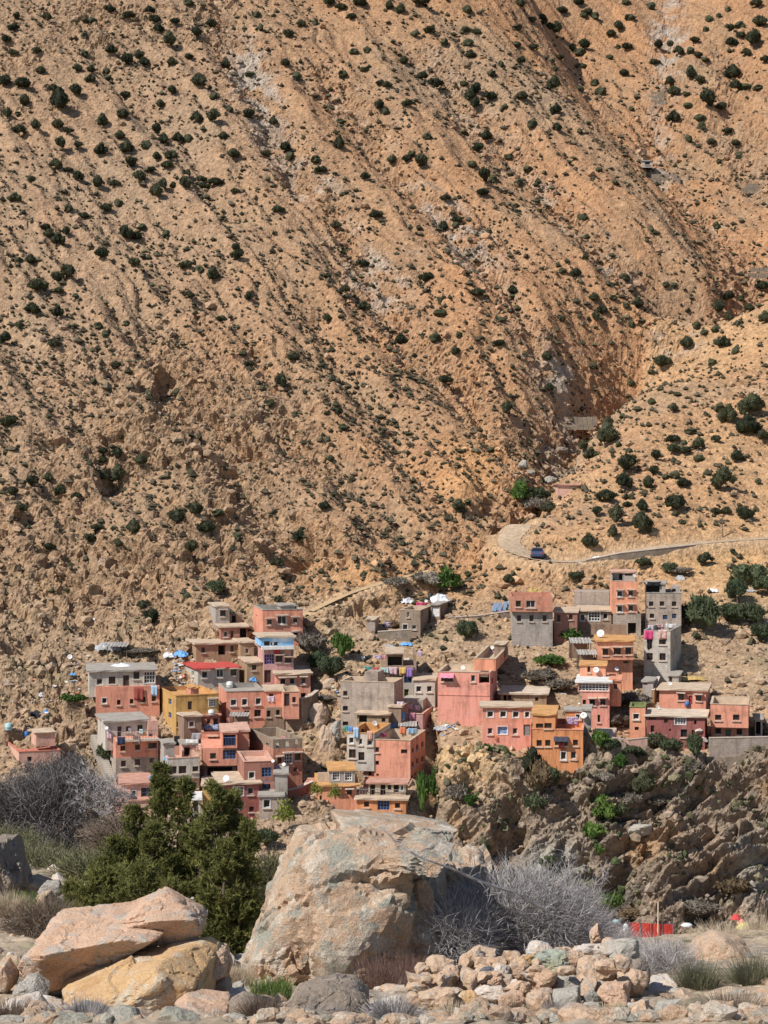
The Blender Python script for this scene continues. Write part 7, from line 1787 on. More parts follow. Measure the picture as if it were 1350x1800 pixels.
for a in [
 (244, 1219, 16, 24, 'rug', "dark red striped rug hung on the salmon ground floor under the grey storey", 'stripe'), (271, 1214, 11, 18, 'sky', "pale blue cloth hung at the corner beside the red rug", None),
 (213, 1302, 14, 14, 'navy', "navy blanket over the balcony by the outdoor steps", None), (240, 1300, 13, 16, 'brown', "grey brown blanket beside the navy blanket", None), (254, 1293, 5, 7, 'yellow', "small yellow cloth between the grey brown blanket and the balcony's end", None),
 (265, 1294, 6, 9, 'black', "black trousers at the balcony's far end", None), (228, 1284, 6, 10, 'white', "white shirt hung before the balcony's middle window", None), (248, 1286, 6, 9, 'mint', "pale mint shirt hung before the balcony's far window", None), (192, 1292, 8, 14, 'pink', "pink checked cloth on the balcony's near end", 'p'),
 (487, 1145, 10, 12, 'red', "red cloth over the white edge of the sky blue storey", None), (504, 1147, 14, 18, 'peach', "peach curtain below the sky blue storey", 'stripe'), (476, 1229, 13, 11, 'lilac', "mixed lilac washing on the salmon wing's balcony", 'p'),
 (338, 1305, 22, 11, 'white', "white sheets drying on the railed terrace", None), (311, 1302, 10, 18, 'black', "black robe hung on the railed terrace", None), (349, 1314, 13, 14, 'peach', "flowered cloth below the white sheets", 'p'), (345, 1294, 18, 12, 'grey', "grey tarpaulin sagging below the ochre house", None),
 (371, 1278, 28, 10, 'blue', "blue and white washing on the narrow pink house's terrace", 'p'), (500, 1297, 10, 6, 'pink', "pink cloth in the roofless brick storey", None),
 (647, 1176, 14, 9, 'teal', "teal towel, first on the pavilion house's parapet line", None), (660, 1177, 11, 9, 'rug', "maroon towel next to the teal towel", None), (676, 1178, 14, 10, 'mint', "pale green towel in the middle of the parapet line", None), (691, 1179, 14, 13, 'pink', "pink flowered sheet on the parapet line", 'p'),
 (708, 1179, 12, 12, 'yellow', "yellow towel on the parapet line", None), (720, 1182, 10, 17, 'purple', "purple sheet, last on the parapet line", None), (664, 1156, 16, 9, 'purple', "dark purple clothes on the line above the teal towel", 'p'), (674, 1156, 8, 8, 'pink', "pink shirt left of the open pavilion", None), (646, 1160, 8, 14, 'black', "black coat hung above the block wall's roof", None),
 (738, 1152, 8, 16, 'lilac', "lilac sheet on the pavilion house's brick side", None), (716, 1160, 9, 6, 'white', "white cloth inside the pavilion", None),
 (716, 1242, 18, 10, 'pink', "pink washing on the line above the dusty pink house", 'p'), (733, 1244, 10, 9, 'lilac', "lilac washing right of the pink washing", 'p'), (724, 1259, 12, 13, 'pink', "long pink cloths hanging from the dusty pink house's roof", 'stripe'), (707, 1257, 9, 12, 'blue', "blue cloth left of the long pink cloths", None), (704, 1238, 12, 10, 'lilac', "lilac bedding on the wall behind the dusty pink house", 'p'),
 (616, 1286, 8, 19, 'blue', "blue jeans, longest on the tall corner house's line", None), (626, 1288, 9, 19, 'sky', "lighter blue trousers beside the longest blue jeans", None), (609, 1281, 5, 12, 'teal', "teal cloth at the line's start beside the blue jeans", None), (605, 1285, 4, 14, 'green', "green cloth at the grey corner left of the blue jeans", None), (636, 1284, 8, 6, 'navy', "navy socks right of the blue trousers", None), (650, 1293, 9, 17, 'peach', "peach towel over the grey wall of the corner house", None),
 (725, 1285, 16, 11, 'sky', "blue striped sheet on the corner house's roof terrace", 'stripe'), (690, 1276, 12, 9, 'blue', "blue cloth on the roof wall above the corner house", None), (708, 1284, 10, 12, 'coral', "coral cloth in the corner house's roof shelter", None), (672, 1292, 12, 7, 'magenta', "magenta bundle inside the corner house's parapet", None),
 (741, 1062, 20, 7, 'magenta', "magenta cloth on the brown block house's roof", None), (683, 1098, 14, 10, 'purple', "dark purple washing beside the brown block house", 'p'),
 (862, 1148, 22, 9, 'pink', "pink washing on the big pink house's upper terrace", 'p'), (851, 1192, 7, 14, 'black', "black clothes hung in the corner niche of the big pink house", None), (864, 1196, 6, 10, 'rug', "rust red cloth beside the niche's black clothes", None),
 (1006, 1267, 20, 15, 'purple', "dark purple washing on the orange house's terrace", 'p'), (984, 1311, 4, 11, 'red', "red trousers under the dark awning, nearer the window pair", None), (990, 1311, 4, 11, 'rug', "maroon trousers beside the red trousers under the awning", None),
 (1141, 1116, 16, 16, 'magenta', "bright pink blanket over the grey block house's roof edge", None), (1166, 1115, 17, 17, 'coral', "orange blanket beside the bright pink blanket", 'p'), (1141, 1133, 6, 16, 'black', "black trousers hung below the bright pink blanket", None), (1180, 1100, 20, 8, 'white', "white washing on the grey block house's roof", 'p'), (1160, 1100, 14, 7, 'rug', "rust coloured bedding behind the orange blanket", 'p'), (1144, 1103, 10, 9, 'lilac', "lilac washing on the grey block house's near roof corner", 'p'),
 (883, 1078, 12, 9, 'purple', "purple blanket below the leaning blue mattresses", None), (872, 1297, 5, 9, 'coral', "small red cloth on the pink ground floor with the poster", None), (1083, 1013, 10, 12, 'white', "white curtain in the orange tower's top opening", None), (1150, 1026, 24, 8, 'black', "black plastic sheet across the unfinished house's top floor", None),
]:
    cloth(a[0], a[1], a[2], a[3], a[4], a[5], group=G, pat=a[6])

# satellite dishes
def dish_parts():
    mb = MB(); prof = [(.0, 0), (.18, .02), (.32, .065), (.44, .13)]
    mb.lathe(prof, 14); mb.lathe([(.44, .13), (.44, .145), (.32, .08), (.0, .015)], 14)
    d = mb.build("dish", None, None, True)
    mb = MB(); mb.tube([(0, 0, 0), (.0, -.22, -.25), (0, -.22, -.75)], [.03, .03, .03], 6); p = mb.build("mast", None)
    mb = MB(); mb.tube([(0, -.3, .1), (0, -.05, .42)], [.015, .015], 5); mb.box(-.05, .05, -.08, .02, .38, .5); a = mb.build("feed_arm", None)
    res = [(o.name.split('.')[0], o.data) for o in (d, p, a)]
    for o in (d, p, a): bpy.data.objects.remove(o)
    return res
M_DISHW = simple_mat("white_dish_enamel", (.76, .75, .72), .5, .4, .12, 3); M_DISHB = simple_mat("blue_dish_enamel", (.16, .36, .60), .5, .4, .15, 3)
DP = dish_parts()
DM = {}
for nm, me in DP:
    for k, m_ in (('w', M_DISHW), ('b', M_DISHB)):
        c_ = me.copy(); c_.materials.clear(); c_.materials.append(m_ if nm == 'dish' else M_STEEL); DM[(nm, k)] = c_
def dish(px, py, s, col, where):
    loc, nor, ob = shot(px, py + s * .45)
    if loc is None: return
    y = loc.y - .25; c = P(px, py, y); sc = s * y / F / .9
    r = empty("satellite_dish", tuple(c), 0, ("blue" if col == 'b' else "white") + " satellite dish " + where, "satellite dish", "satellite dishes of the village")
    t = random.uniform(-.35, .55)
    for nm, me in DP:
        o = bpy.data.objects.new(nm, DM[(nm, col)]); C.objects.link(o); o.parent = r
        if nm == 'mast': o.scale = (sc, sc, sc); o.rotation_euler = (0, 0, math.pi)
        else: o.scale = (sc, sc, sc); o.rotation_euler = (R(62), 0, t)
for a in [(123, 1155, 9, 'w', "on the rocks behind the red rug house"), (188, 1280, 6, 'w', "at the laundry balcony's near corner"), (292, 1334, 9, 'b', "at the railed terrace's corner"), (266, 1367, 9, 'b', "on the low pink roof"), (398, 1369, 12, 'w', "on the low terrace of the terracotta building"),
          (545, 1224, 9, 'w', "above the curved retaining wall"), (480, 1338, 6, 'w', "at the terracotta building's roof corner"), (499, 1344, 7, 'w', "on the front of the roofless brick storey's house"), (638, 1156, 7, 'w', "on the pavilion house's far roof edge"), (659, 1272, 10, 'w', "on the corner house's grey roof"),
          (708, 1264, 7, 'w', "before the dusty pink house"), (814, 1174, 8, 'w', "on the big pink house's roof"), (865, 1139, 7, 'w', "on the big pink house's upper terrace"), (1026, 1258, 12, 'w', "at the orange house's terrace corner"), (1048, 1178, 11, 'w', "above the glass veranda"), (1084, 1176, 8, 'w', "right of the glass veranda roof"),
          (1056, 1114, 14, 'w', "on the overhanging orange house, largest of all"), (1157, 1244, 8, 'w', "on the maroon house's roof"), (1178, 1202, 7, 'w', "beside the peach house's roof"), (1115, 1012, 6, 'w', "on the orange tower"), (749, 1057, 6, 'w', "on the brown block house"), (340, 1141 + 18, 4, 'w', "on the red roof")]:
    dish(*a)

# tanks and barrels
def tank(px, py, w, h, col, label, name="water_tank", cat="water tank"):
    loc, nor, ob = shot(px, py + h * .4)
    if loc is None: return
    y = loc.y - .1; c = P(px, py + h / 2, y); rr = w * y / F / 2; H = h * y / F
    root = empty(name, tuple(c), 0, label, cat)
    mb = MB(); mb.lathe([(0, 0), (rr * .95, 0), (rr, H * .08), (rr, H * .42), (rr * 1.04, H * .45), (rr, H * .48), (rr, H * .82), (rr * .8, H * .93), (rr * .3, H * .96)], 14)
    mb.build("body", col, root, True)
    mb = MB(); mb.lathe([(rr * .32, H * .955), (rr * .32, H * 1.0), (0, H * 1.0)], 10); mb.build("lid", col, root)
M_TB = simple_mat("pale_blue_plastic", (.36, .58, .60), .5, .4, .1, 2); M_BB = simple_mat("blue_plastic", (.05, .18, .48), .4, .4, .15, 3); M_WP = simple_mat("white_plastic", (.66, .68, .64), .5, .4, .12, 3); M_BP = simple_mat("black_plastic", (.03, .03, .032), .5, .4, .2, 3); M_RP = simple_mat("red_plastic", (.50, .05, .04), .5, .4, .2, 3)
tank(15, 1277, 13, 13, M_TB, "pale blue water tank on the lone terrace house's corner"); tank(47, 1290, 8, 10, M_BB, "blue barrel on the lone salmon terrace", "barrel", "barrel"); tank(404, 1203, 12, 11, M_WP, "whitish water tank under the red roofed house"); tank(372, 1252, 12, 10, M_WP, "whitish drum on the narrow pink house's top room", "barrel", "barrel")
tank(757, 1049, 9, 15, M_BP, "black water tank behind the brown block house"); tank(1208, 1237, 8, 8, M_BB, "bright blue barrel before the peach house", "barrel", "barrel"); tank(136, 1370, 8, 13, M_WP, "white drum on the low terrace above the walnuts", "barrel", "barrel")

# sheets, tarpaulins and heaps
def tarp(px, py, w, h, mat, label, name="tarpaulin", cat="tarpaulin", lift=.35, deep=None, seed=1):
    loc, nor, ob = shot(px, py + h * .3)
    if loc is None: return
    y = loc.y; W = w * y / F; D = deep or W * .6; H = h * y / F
    r = np.random.RandomState(seed); n = 16
    g = np.linspace(-1, 1, n); X, Yg = np.meshgrid(g, g)
    dome = np.clip(1 - np.abs(X) ** 2.5, 0, 1) * np.clip(1 - np.abs(Yg) ** 2.5, 0, 1)
    Z = dome * H * .45 + .45 * H * fbm(X * 1.8 + seed, Yg * 1.8, seed * 1.0, 3) + (Yg + 1) * .12 * H
    edge = 1 + .12 * noise3(X * 2 + seed, Yg * 2, .5)
    V = np.stack([X * W / 2 * edge, Yg * D / 2 * edge, Z], -1).reshape(-1, 3)
    o = mesh_np(name, V, grid_faces(n, n), mat); m_ = o.modifiers.new("thick", 'SOLIDIFY'); m_.thickness = .03
    o.location = loc + Vector((0, 0, -.1)); o.rotation_euler = (0, 0, r.uniform(-.3, .3))
    return tag(o, label, cat)
M_TW = simple_mat("white_plastic_sheet", (.72, .73, .74), .45, .4, .2, 1.5); M_TBl = simple_mat("blue_tarpaulin", (.13, .36, .68), .5, .3, .2, 2); M_TG = simple_mat("grey_tarpaulin", (.40, .40, .40), .6, .3, .35, 1.5); M_TO = simple_mat("orange_tarpaulin", (.62, .20, .10), .6, .3, .2, 2); M_TIN = simple_mat("dull_tin_sheet", (.55, .52, .47), .5, .5, .3, 1.2, .2, .4); M_STRAW = simple_mat("stacked_straw", (.52, .36, .14), .95, .1, .35, 6)
M_NET = simple_mat("black_net", (.04, .04, .045), .9, .1, .4, 6)
for k, a in enumerate([(773, 1050, 32, 18, M_TW, "white plastic sheeting over the shed at the gully head"), (716, 1054, 24, 12, M_TW, "white sheet heap left of the brown block house"), (714, 1130, 22, 9, M_TBl, "bright blue tarpaulin above the open pavilion"), (685, 1133, 20, 8, M_TG, "grey blue sheet behind the pavilion"),
        (317, 1147, 26, 14, M_TBl, "bright blue tarpaulin heap left of the long mud house"), (190, 1134, 44, 20, M_TG, "grey tarpaulin shelter on the rocks above the red rug house"), (212, 1168, 34, 9, M_TW, "white sheet lying behind the grey veranda roof"), (297, 1150, 20, 12, M_TW, "pale rubbish heap beside the blue tarpaulin heap"),
        (63, 1254, 28, 22, M_NET, "black net heap on the rocks above the lone terrace house"), (162, 1366, 17, 16, M_TO, "orange tarpaulin bundle on the low terrace above the walnuts"), (128, 1183, 11, 7, M_TBl, "small blue sack among the rocks left of the red rug house"), (80, 1249, 8, 9, M_TBl, "small blue sack beside the black net"), (72, 1219, 8, 10, M_TW, "white sack on the rocks above the black net"),
        (166, 1088, 10, 8, M_TW, "white sack high on the rocky slope above the grey shelter"), (980, 1041, 2, 2, M_TW, "tiny white scrap above the roofless top floor"), (938, 1036, 24, 13, M_STRAW, "yellow straw stack behind the roofless top floor"), (1253, 1036, 20, 10, M_TW, "white sheet on the yellow slope beside the olive tree"), (1320, 1036, 20, 8, M_TG, "grey sheet by the wide thicket"),
        (1196, 1014, 18, 12, M_TG, "grey sheet heap behind the unfinished house"), (1050, 978, 16, 6, M_TW, "white tarpaulin heap at the road's edge"), (1018, 987, 16, 5, M_TW, "flat white sacks on the road's edge"), (980, 1082, 0.1, 0.1, M_TW, "x"), (445, 1192, 14, 12, M_TBl, "dark blue sheet beside the ochre mud shed"), (775, 1278, 26, 12, M_TG, "grey sheet on the rocks below the big pink house"), (1215, 1190, 50, 9, M_STRAW, "brushwood roof behind the peach house")]):
    if a[2] < 3: continue
    tarp(*a, seed=k + 3)
# mattresses leaning in the sun
for k in range(4):
    px, py = 868 + k * 8.6, 1068 - k * 1.2
    loc, nor, ob = shot(px, py + 6)
    mb = MB(); mb.box(-.25, .25, -.08, .08, 0, 1.25, .03); o = mb.build("mattress", cloth_mat((.22, .30, .42) if k < 3 else (.20, .40, .45)))
    o.location = loc + Vector((0, -.2, -.05)); o.rotation_euler = (R(-38), R(16), 0)
    tag(o, ["leftmost of four blue mattresses leaning by the roofless top floor", "second blue mattress leaning by the roofless top floor", "third blue mattress leaning by the roofless top floor", "teal mattress touching the roofless top floor's wall"][k], "mattress", "mattresses airing by the roofless top floor")

# retaining walls, fences
def wall_run(pts, thick, mat, label, name="retaining_wall", cat="wall", dn=1.5, cap=True):
    """pts: photo x, top y, bottom y, distance"""
    root = None
    W = [P(px, yt, Y) for px, yt, yb, Y in pts]; Bz = [P(px, yb, Y)[2] - dn for px, yt, yb, Y in pts]
    o0 = Vector(W[0]); o0.z = Bz[0] + dn
    root = empty(name, o0, 0, label, cat)
    mb = MB(); cb = MB()
    for i in range(len(W) - 1):
        a, b = Vector(W[i]) - o0, Vector(W[i + 1]) - o0
        t = Vector((b.x - a.x, b.y - a.y, 0)).normalized(); n = Vector((-t.y, t.x, 0)) * thick
        za, zb_ = Bz[i] - o0.z, Bz[i + 1] - o0.z
        L = (b - a).length; m = max(1, int(L / 1.5))
        for k in range(m):
            p = a.lerp(b, k / m); q = a.lerp(b, (k + 1) / m); z0, z1 = za + (zb_ - za) * k / m, za + (zb_ - za) * (k + 1) / m
            n0 = len(mb.v); j = random.uniform(-.04, .04)
            mb.v += [(p.x, p.y, z0), (q.x, q.y, z1), (q.x, q.y, q.z), (p.x, p.y, p.z), (p.x + n.x, p.y + n.y, z0), (q.x + n.x, q.y + n.y, z1), (q.x + n.x, q.y + n.y, q.z), (p.x + n.x, p.y + n.y, p.z)]
            for f in ((0, 1, 2, 3), (5, 4, 7, 6), (3, 2, 6, 7), (4, 0, 3, 7), (1, 5, 6, 2)): mb.f.append(tuple(n0 + c for c in f))
            if cap:
                n0 = len(cb.v); e = .04
                for s_, zz in ((-e, .004), (1, .004), (-e, .09 + j * .4), (1, .09 + j * .4)):
                    for v_ in (p, q):
                        cb.v.append((v_.x + n.x * (s_ if s_ > 0 else s_ / thick) * (1.1 if s_ > 0 else 1), v_.y + n.y * (s_ if s_ > 0 else s_ / thick) * (1.1 if s_ > 0 else 1), v_.z + zz))
                for f in ((0, 1, 5, 4), (4, 5, 7, 6), (3, 2, 6, 7)): cb.f.append(tuple(n0 + c for c in f))
    mb.build("wall_body", mat, root)
    if cap: cb.build("coping", M_HOOD, root)
    return root
WB = wall_mat((.30, .205, .145), 'brick'); WG = wall_mat(COL['block'], 'block'); WS = rock_mat("dry_stone_walling", (.30, .235, .17), (.23, .185, .145), (.38, .31, .24), .8, .9)
wall_run([(500, 1232, 1272, village_Y(500, 1272)), (530, 1229, 1282, village_Y(520, 1290) + .5), (548, 1224, 1282, village_Y(548, 1285) + 1.5), (560, 1214, 1262, village_Y(560, 1270) + 4)], .4, WB, "dark curved brick retaining wall under the three hooded windows house")
wall_run([(498, 1392, 1432, 202), (525, 1386, 1428, 202.5), (552, 1374, 1418, 203.5)], .4, wall_mat(COL['brownred'], 'plaster'), "dark red retaining wall beside the red stairway")
wall_run([(1247, 1298, 1322, village_Y(1247, 1324)), (1352, 1296, 1320, village_Y(1352, 1322)), (1420, 1296, 1320, village_Y(1400, 1322))], .3, WG, "long grey block wall at the cliff edge")
wall_run([(1072, 1296, 1308, 207.5), (1104, 1301, 1310, 207), (1138, 1297, 1308, 207.3)], .15, wall_mat(COL['dustpink'], 'plaster'), "sagging pale pink wall below the tiny tower house", dn=.4)
wall_run([(664, 1111, 1127, 240.5), (724, 1107, 1125, 240.5)], .4, WS, "dry stone wall below the brown block house")
wall_run([(786, 1086, 1091, 246.5), (840, 1083, 1089, 246.8), (896, 1075, 1082, 247.5)], .4, WS, "low stone edge of the path to the roofless top floor")
wall_run([(1030, 985, 992, 259.5), (1090, 973, 984, 260), (1150, 966, 979, 260.8), (1230, 957, 966, 263)], .5, WS, "dry stone wall holding up the dirt road")
wall_run([(1150, 1215, 1240, 222), (1160, 1190, 1215, 226)], .3, wall_mat(COL['mud'], 'plaster'), "mud yard wall left of the peach house", dn=.8)
wall_run([(145, 1377, 1396, 206), (204, 1372, 1398, 205)], .3, WG, "grey wall of the low terrace above the walnut trees")
wall_run([(1242, 1331, 1338, 204.6), (1352, 1328, 1336, 204.6)], .3, WS, "low terrace edge under the long grey wall", cap=False)
# check dams of laid stone in the ravine beds
def check_dam(rows, label):
    r = None
    for k, (x0, x1, yt, yb, Y) in enumerate(rows):
        g_, _n = ground((x0 + x1) / 2, yb)
        if g_ is not None: Y = g_.y
        a, b = P(x0, yt, Y), P(x1, yt, Y); z0 = P(x0, yb, Y)[2]
        if r is None: r = empty("check_dam", tuple(P((x0 + x1) / 2, yb, Y)), 0, label, "dam")
        o = Vector(r.location)
        mb = MB(); n = max(3, int((b[0] - a[0]) / .8))
        for i in range(n):
            xa, xb = a[0] + (b[0] - a[0]) * i / n, a[0] + (b[0] - a[0]) * (i + 1) / n
            mb.box(xa - o.x + .02, xb - o.x - .02, Y - o.y, Y - o.y + .8, z0 - .5 - o.z, a[2] - o.z + random.uniform(-.06, .06), .03)
        mb.build("stone_course", WS, r)
check_dam([(950, 1044, 746, 750, 311.5), (952, 1050, 739, 743, 313), (960, 1050, 733, 736, 315)], "stepped stone check dams across the main ravine bed")
check_dam([(1138, 1172, 176, 183, 449), (1140, 1168, 168, 175, 451.5), (1144, 1168, 161, 167, 454)], "stepped stone terraces high in the upper ravine")
check_dam([(1140, 1196, 313, 320, 421), (1146, 1190, 306, 312, 423)], "stone terrace below the tiny white ruin")
check_dam([(1305, 1360, 330, 336, 411), (1310, 1360, 323, 329, 413.5)], "stone terrace at the photo's side beyond the upper ravine")
check_dam([(1312, 1360, 480, 490, 374), (1318, 1360, 470, 478, 376)], "stone terrace behind the spur's shoulder")
for k, (px, py, w, h_, lab) in enumerate([(920, 817, 22, 18, "grey boulder perched left of the ravine bed"), (935, 833, 24, 16, "pale boulder just below the perched grey boulder"), (966, 845, 26, 20, "grey boulder beside the lone hut"), (988, 792, 22, 14, "dark boulder in the ravine bed"), (560, 1262, 40, 60, "tall tan boulder in the gully by the curved wall"), (573, 1300, 34, 60, "rounded tan boulder in the gully mouth"), (588, 1290, 24, 50, "grey boulder between the rounded tan boulder and the block wall"), (1236, 1298, 16, 12, "pale boulder between the maroon house and the end house"), (1228, 1284, 14, 9, "flat pale boulder before the maroon house"), (575, 1205, 30, 26, "tan boulder under the fig clump"), (1125, 1460, 46, 30, "grey block on the cliff beside the green creepers")]):
    loc, nor, ob = shot(px, py + h_ * .2)
    Y = loc.y; ww, hh = w * Y / F / 2, h_ * Y / F / 2
    r = np.random.RandomState(700 + k); n = r.normal(size=(14, 3)); n /= np.linalg.norm(n, axis=1, keepdims=True); n = np.concatenate([n, -n[:6]])
    V, f = lump(4, n, r.uniform(.7, 1, 20), 18); V = V / np.abs(V).max(0) * np.array([ww, ww * .8, hh]); V = roughen(V, .03, k, .6)
    c = P(px, py, Y); finish_rock("ravine_boulder", V + c, f, c, 'grey' if 'grey' in lab else 'dark' if 'dark' in lab else 'pale' if 'pale' in lab else 'tan', lab, "boulder")

# stairs, each step a piece
def stairs(p0, p1, n, w, mat, label, Y0, Y1):
    a, b = P(*p0, Y0), P(*p1, Y1)
    root = empty("stairway", tuple(a), 0, label, "stairs")
    dz = (b[2] - a[2]) / n
    me = None
    for k in range(n):
        c = a + (b - a) * (k + .5) / n - a
        if me is None:
            mb = MB(); mb.box(-w / 2, w / 2, -.22, .5, -1.1, 0, .012); o = mb.build("step", mat, root); me = o.data
        else:
            o = bpy.data.objects.new("step", me); C.objects.link(o); o.parent = root
        o.location = (c[0] + random.uniform(-.03, .03), c[1], c[2] + dz / 2)
stairs((196, 1368), (166, 1292), 22, 1.0, M_CONC, "narrow concrete steps climbing beside the laundry balcony house", 209.5, 217)
stairs((522, 1424), (551, 1368), 16, 1.15, wall_mat(COL['pinkroof'], 'plaster'), "red stairway climbing behind the grey annex", 200.8, 205.5)
stairs((1056, 1296), (1066, 1280), 6, 2.2, M_HOOD, "few pale steps between the pink house and the dry branches", 210, 212)

# tin roofed shelters
def shelter(x0, x1, yt, yb, Y, d, label, slope=.25):
    a, b = P(x0, yt, Y), P(x1, yt, Y); h = a[2] - P(x0, yb, Y)[2]; W = b[0] - a[0]
    r = empty("tin_shelter", (a[0], a[1], a[2] - h), 0, label, "shelter")
    n = 18; V = []
    for j in range(4):
        for i in range(n + 1): V.append((W * i / n + random.uniform(-.04, .04) * (j in (0, 3)), d * j / 3 - .3, h + slope * d * j / 3 * .5 + .045 * math.sin(i * 2.2) + random.uniform(-.03, .03)))
    o = mesh_np("tin_roof", V, grid_faces(4, n + 1), M_TIN, r); m_ = o.modifiers.new("thick", 'SOLIDIFY'); m_.thickness = .03
    for (x, y) in ((.1, 0), (W - .1, 0), (.1, d - .4), (W - .1, d - .4)):
        mb = MB(); mb.tube([(x, y, -1), (x, y, h - .03)], [.06, .05], 6); mb.build("post", M_BARK, r)
    mb = MB(); mb.box(.2, W - .2, d - .3, d - .1, -1, h * .98); mb.build("back_wall", wall_mat(COL['brown'], 'plaster'), r)
shelter(1003, 1040, 1130, 1146, 231, 3, "rusty tin sheet shelter left of the overhanging orange house")
shelter(1016, 1050, 1150, 1164, 226.5, 2.6, "second tin sheet shelter with a dark open front, above the glass veranda")
shelter(188, 224, 1136, 1150, 238, 2.4, "tin and tarpaulin goat shelter on the rocks above the veranda house")
shelter(700, 733, 1276, 1288, 215.5, 2.2, "small shelter on the corner house's roof terrace")
shelter(403, 437, 1258, 1274, 216, 2.4, "white canopy shelter on the pink house's roof terrace", .1)

# car on the road
def car(px, py, Y, rz, label, body):
    c = P(px, py, Y); r = empty("parked_car", tuple(c), rz, label, "car")
    prof = [(-1.9, .35), (-1.92, .75), (-1.75, .95), (-1.3, 1.0), (-.75, 1.42), (.7, 1.45), (1.2, 1.02), (1.8, .92), (1.95, .7), (1.95, .35)]
    mb = MB()
    for s in (-.8, .8):
        mb.v += [(x, s * (.82 if z > 1.1 else 1), z) for x, z in prof]
    n = len(prof); mb.f += [tuple(range(n)), tuple(reversed(range(n, 2 * n)))] + [(i, i + n, (i + 1) % n + n, (i + 1) % n) for i in range(n)]
    o = mb.build("body", body, r); bv = o.modifiers.new("soft", 'BEVEL'); bv.width = .06; bv.segments = 2
    mb = MB(); mb.quad((-1.24, -.72, 1.06), (-1.24, .72, 1.06), (-.80, .6, 1.385), (-.80, -.6, 1.385)); mb.build("rear_window", M_PANE, r)
    mb = MB(); mb.quad((1.155, .72, 1.08), (1.155, -.72, 1.08), (.735, -.6, 1.40), (.735, .6, 1.40)); mb.build("windscreen", M_PANE, r)
    for s in (-1, 1):
        mb = MB(); mb.quad((-1.05, s * .80, 1.05), (.95, s * .80, 1.05), (.62, s * .69, 1.38), (-.7, s * .69, 1.38)); mb.build("side_window", M_PANE, r)
        for x in (-1.2, 1.2):
            mb = MB(); mb.lathe([(0, -.1), (.3, -.1), (.3, .1), (0, .1)], 14, Matrix.Translation((x, s * .76, .3)) @ Matrix.Rotation(R(90), 4, 'X')); w = mb.build("wheel", M_BP, r)
            mb = MB(); mb.lathe([(0, .0), (.17, .0)], 10, Matrix.Translation((x, s * .868, .3)) @ Matrix.Rotation(R(90), 4, 'X')); mb.build("rim", M_STEEL, w)
        mb = MB(); mb.box(1.93, 1.97, s * .6 - .15, s * .6 + .15, .62, .76); mb.build("headlight", M_WFR, r)
        mb = MB(); mb.box(-1.95, -1.9, s * .62 - .12, s * .62 + .12, .72, .88); mb.build("tail_light", M_RP, r)
qroad = ROADS[0][0]
ci = int(np.argmin(np.abs(qroad[:, 0] / qroad[:, 1] * F + CX - 942) + 10 * (qroad[:, 1] > 262.5)))
cpos = qroad[ci]; cpx, cpy = cpos[0] / cpos[1] * F + CX, HY - cpos[2] / cpos[1] * F
car(cpx, cpy, cpos[1] + .4, R(82), "dark blue car parked at the bend of the dirt road", simple_mat("dark_blue_car_paint", (.05, .075, .15), .3, .5))
# pole by the road
loc, nor = ground(1270, 945)
r = empty("utility_pole", loc, 0, "thin wooden pole beside the road under the spur", "pole"); mb = MB(); mb.tube([(0, 0, -.4), (0, 0, 3.0)], [.07, .05], 6); mb.build("post", M_BARK, r); mb = MB(); mb.box(-.35, .35, -.04, .04, 2.8, 2.88); mb.build("crossbar", M_BARK, r)

# ---- the riverside below the cliff
RB = 150.0
def gz(x, y):
    l_, n_ = drop(x, y); return l_.z if l_ else -36
def rp(px, Y=RB): return (px - CX) / F * Y
x0, x1 = rp(1106), rp(1183); zb = min(gz(x0, RB), gz(x1, RB)); zt = P(0, 1622, RB)[2]
r = empty("red_barrier", (x0, RB, zb), 0, "long red plastic barrier on the riverside under the cliff", "barrier")
for k in range(4):
    a, b = (x1 - x0) * k / 4, (x1 - x0) * (k + 1) / 4
    mb = MB(); n = 6
    for i in range(n):
        u, v = a + (b - a) * i / n, a + (b - a) * (i + 1) / n
        mb.box(u, v - .004, .03 * math.sin(i + k), .03 * math.sin(i + k) + .04, .05, zt - zb - .04 * k + .02 * math.sin(i))
    mb.build("panel", simple_mat("red_barrier_plastic", (.55, .055, .04), .55, .3, .2, 2) if k == 0 else bpy.data.materials["red_barrier_plastic"], r)
for k in range(5):
    mb = MB(); mb.tube([((x1 - x0) * k / 4, -.03, -.3), ((x1 - x0) * k / 4, -.03, zt - zb + .05)], [.035, .035], 6); mb.build("post", M_STEEL, r)
xp = rp(1156); r = empty("flag_pole", (xp, RB - .2, zb), 0, "pale pole with an orange foot standing at the red barrier", "pole")
zt2 = P(0, 1585, RB)[2] - zb
mb = MB(); mb.tube([(0, 0, zt2 * .28), (.01, 0, zt2)], [.055, .05], 6); mb.build("shaft", simple_mat("pale_pole_wood", (.66, .52, .36), .8, .2, .15, 3), r)
mb = MB(); mb.tube([(0, 0, -.3), (0, 0, zt2 * .28)], [.075, .065], 6); mb.build("foot", M_TO, r)

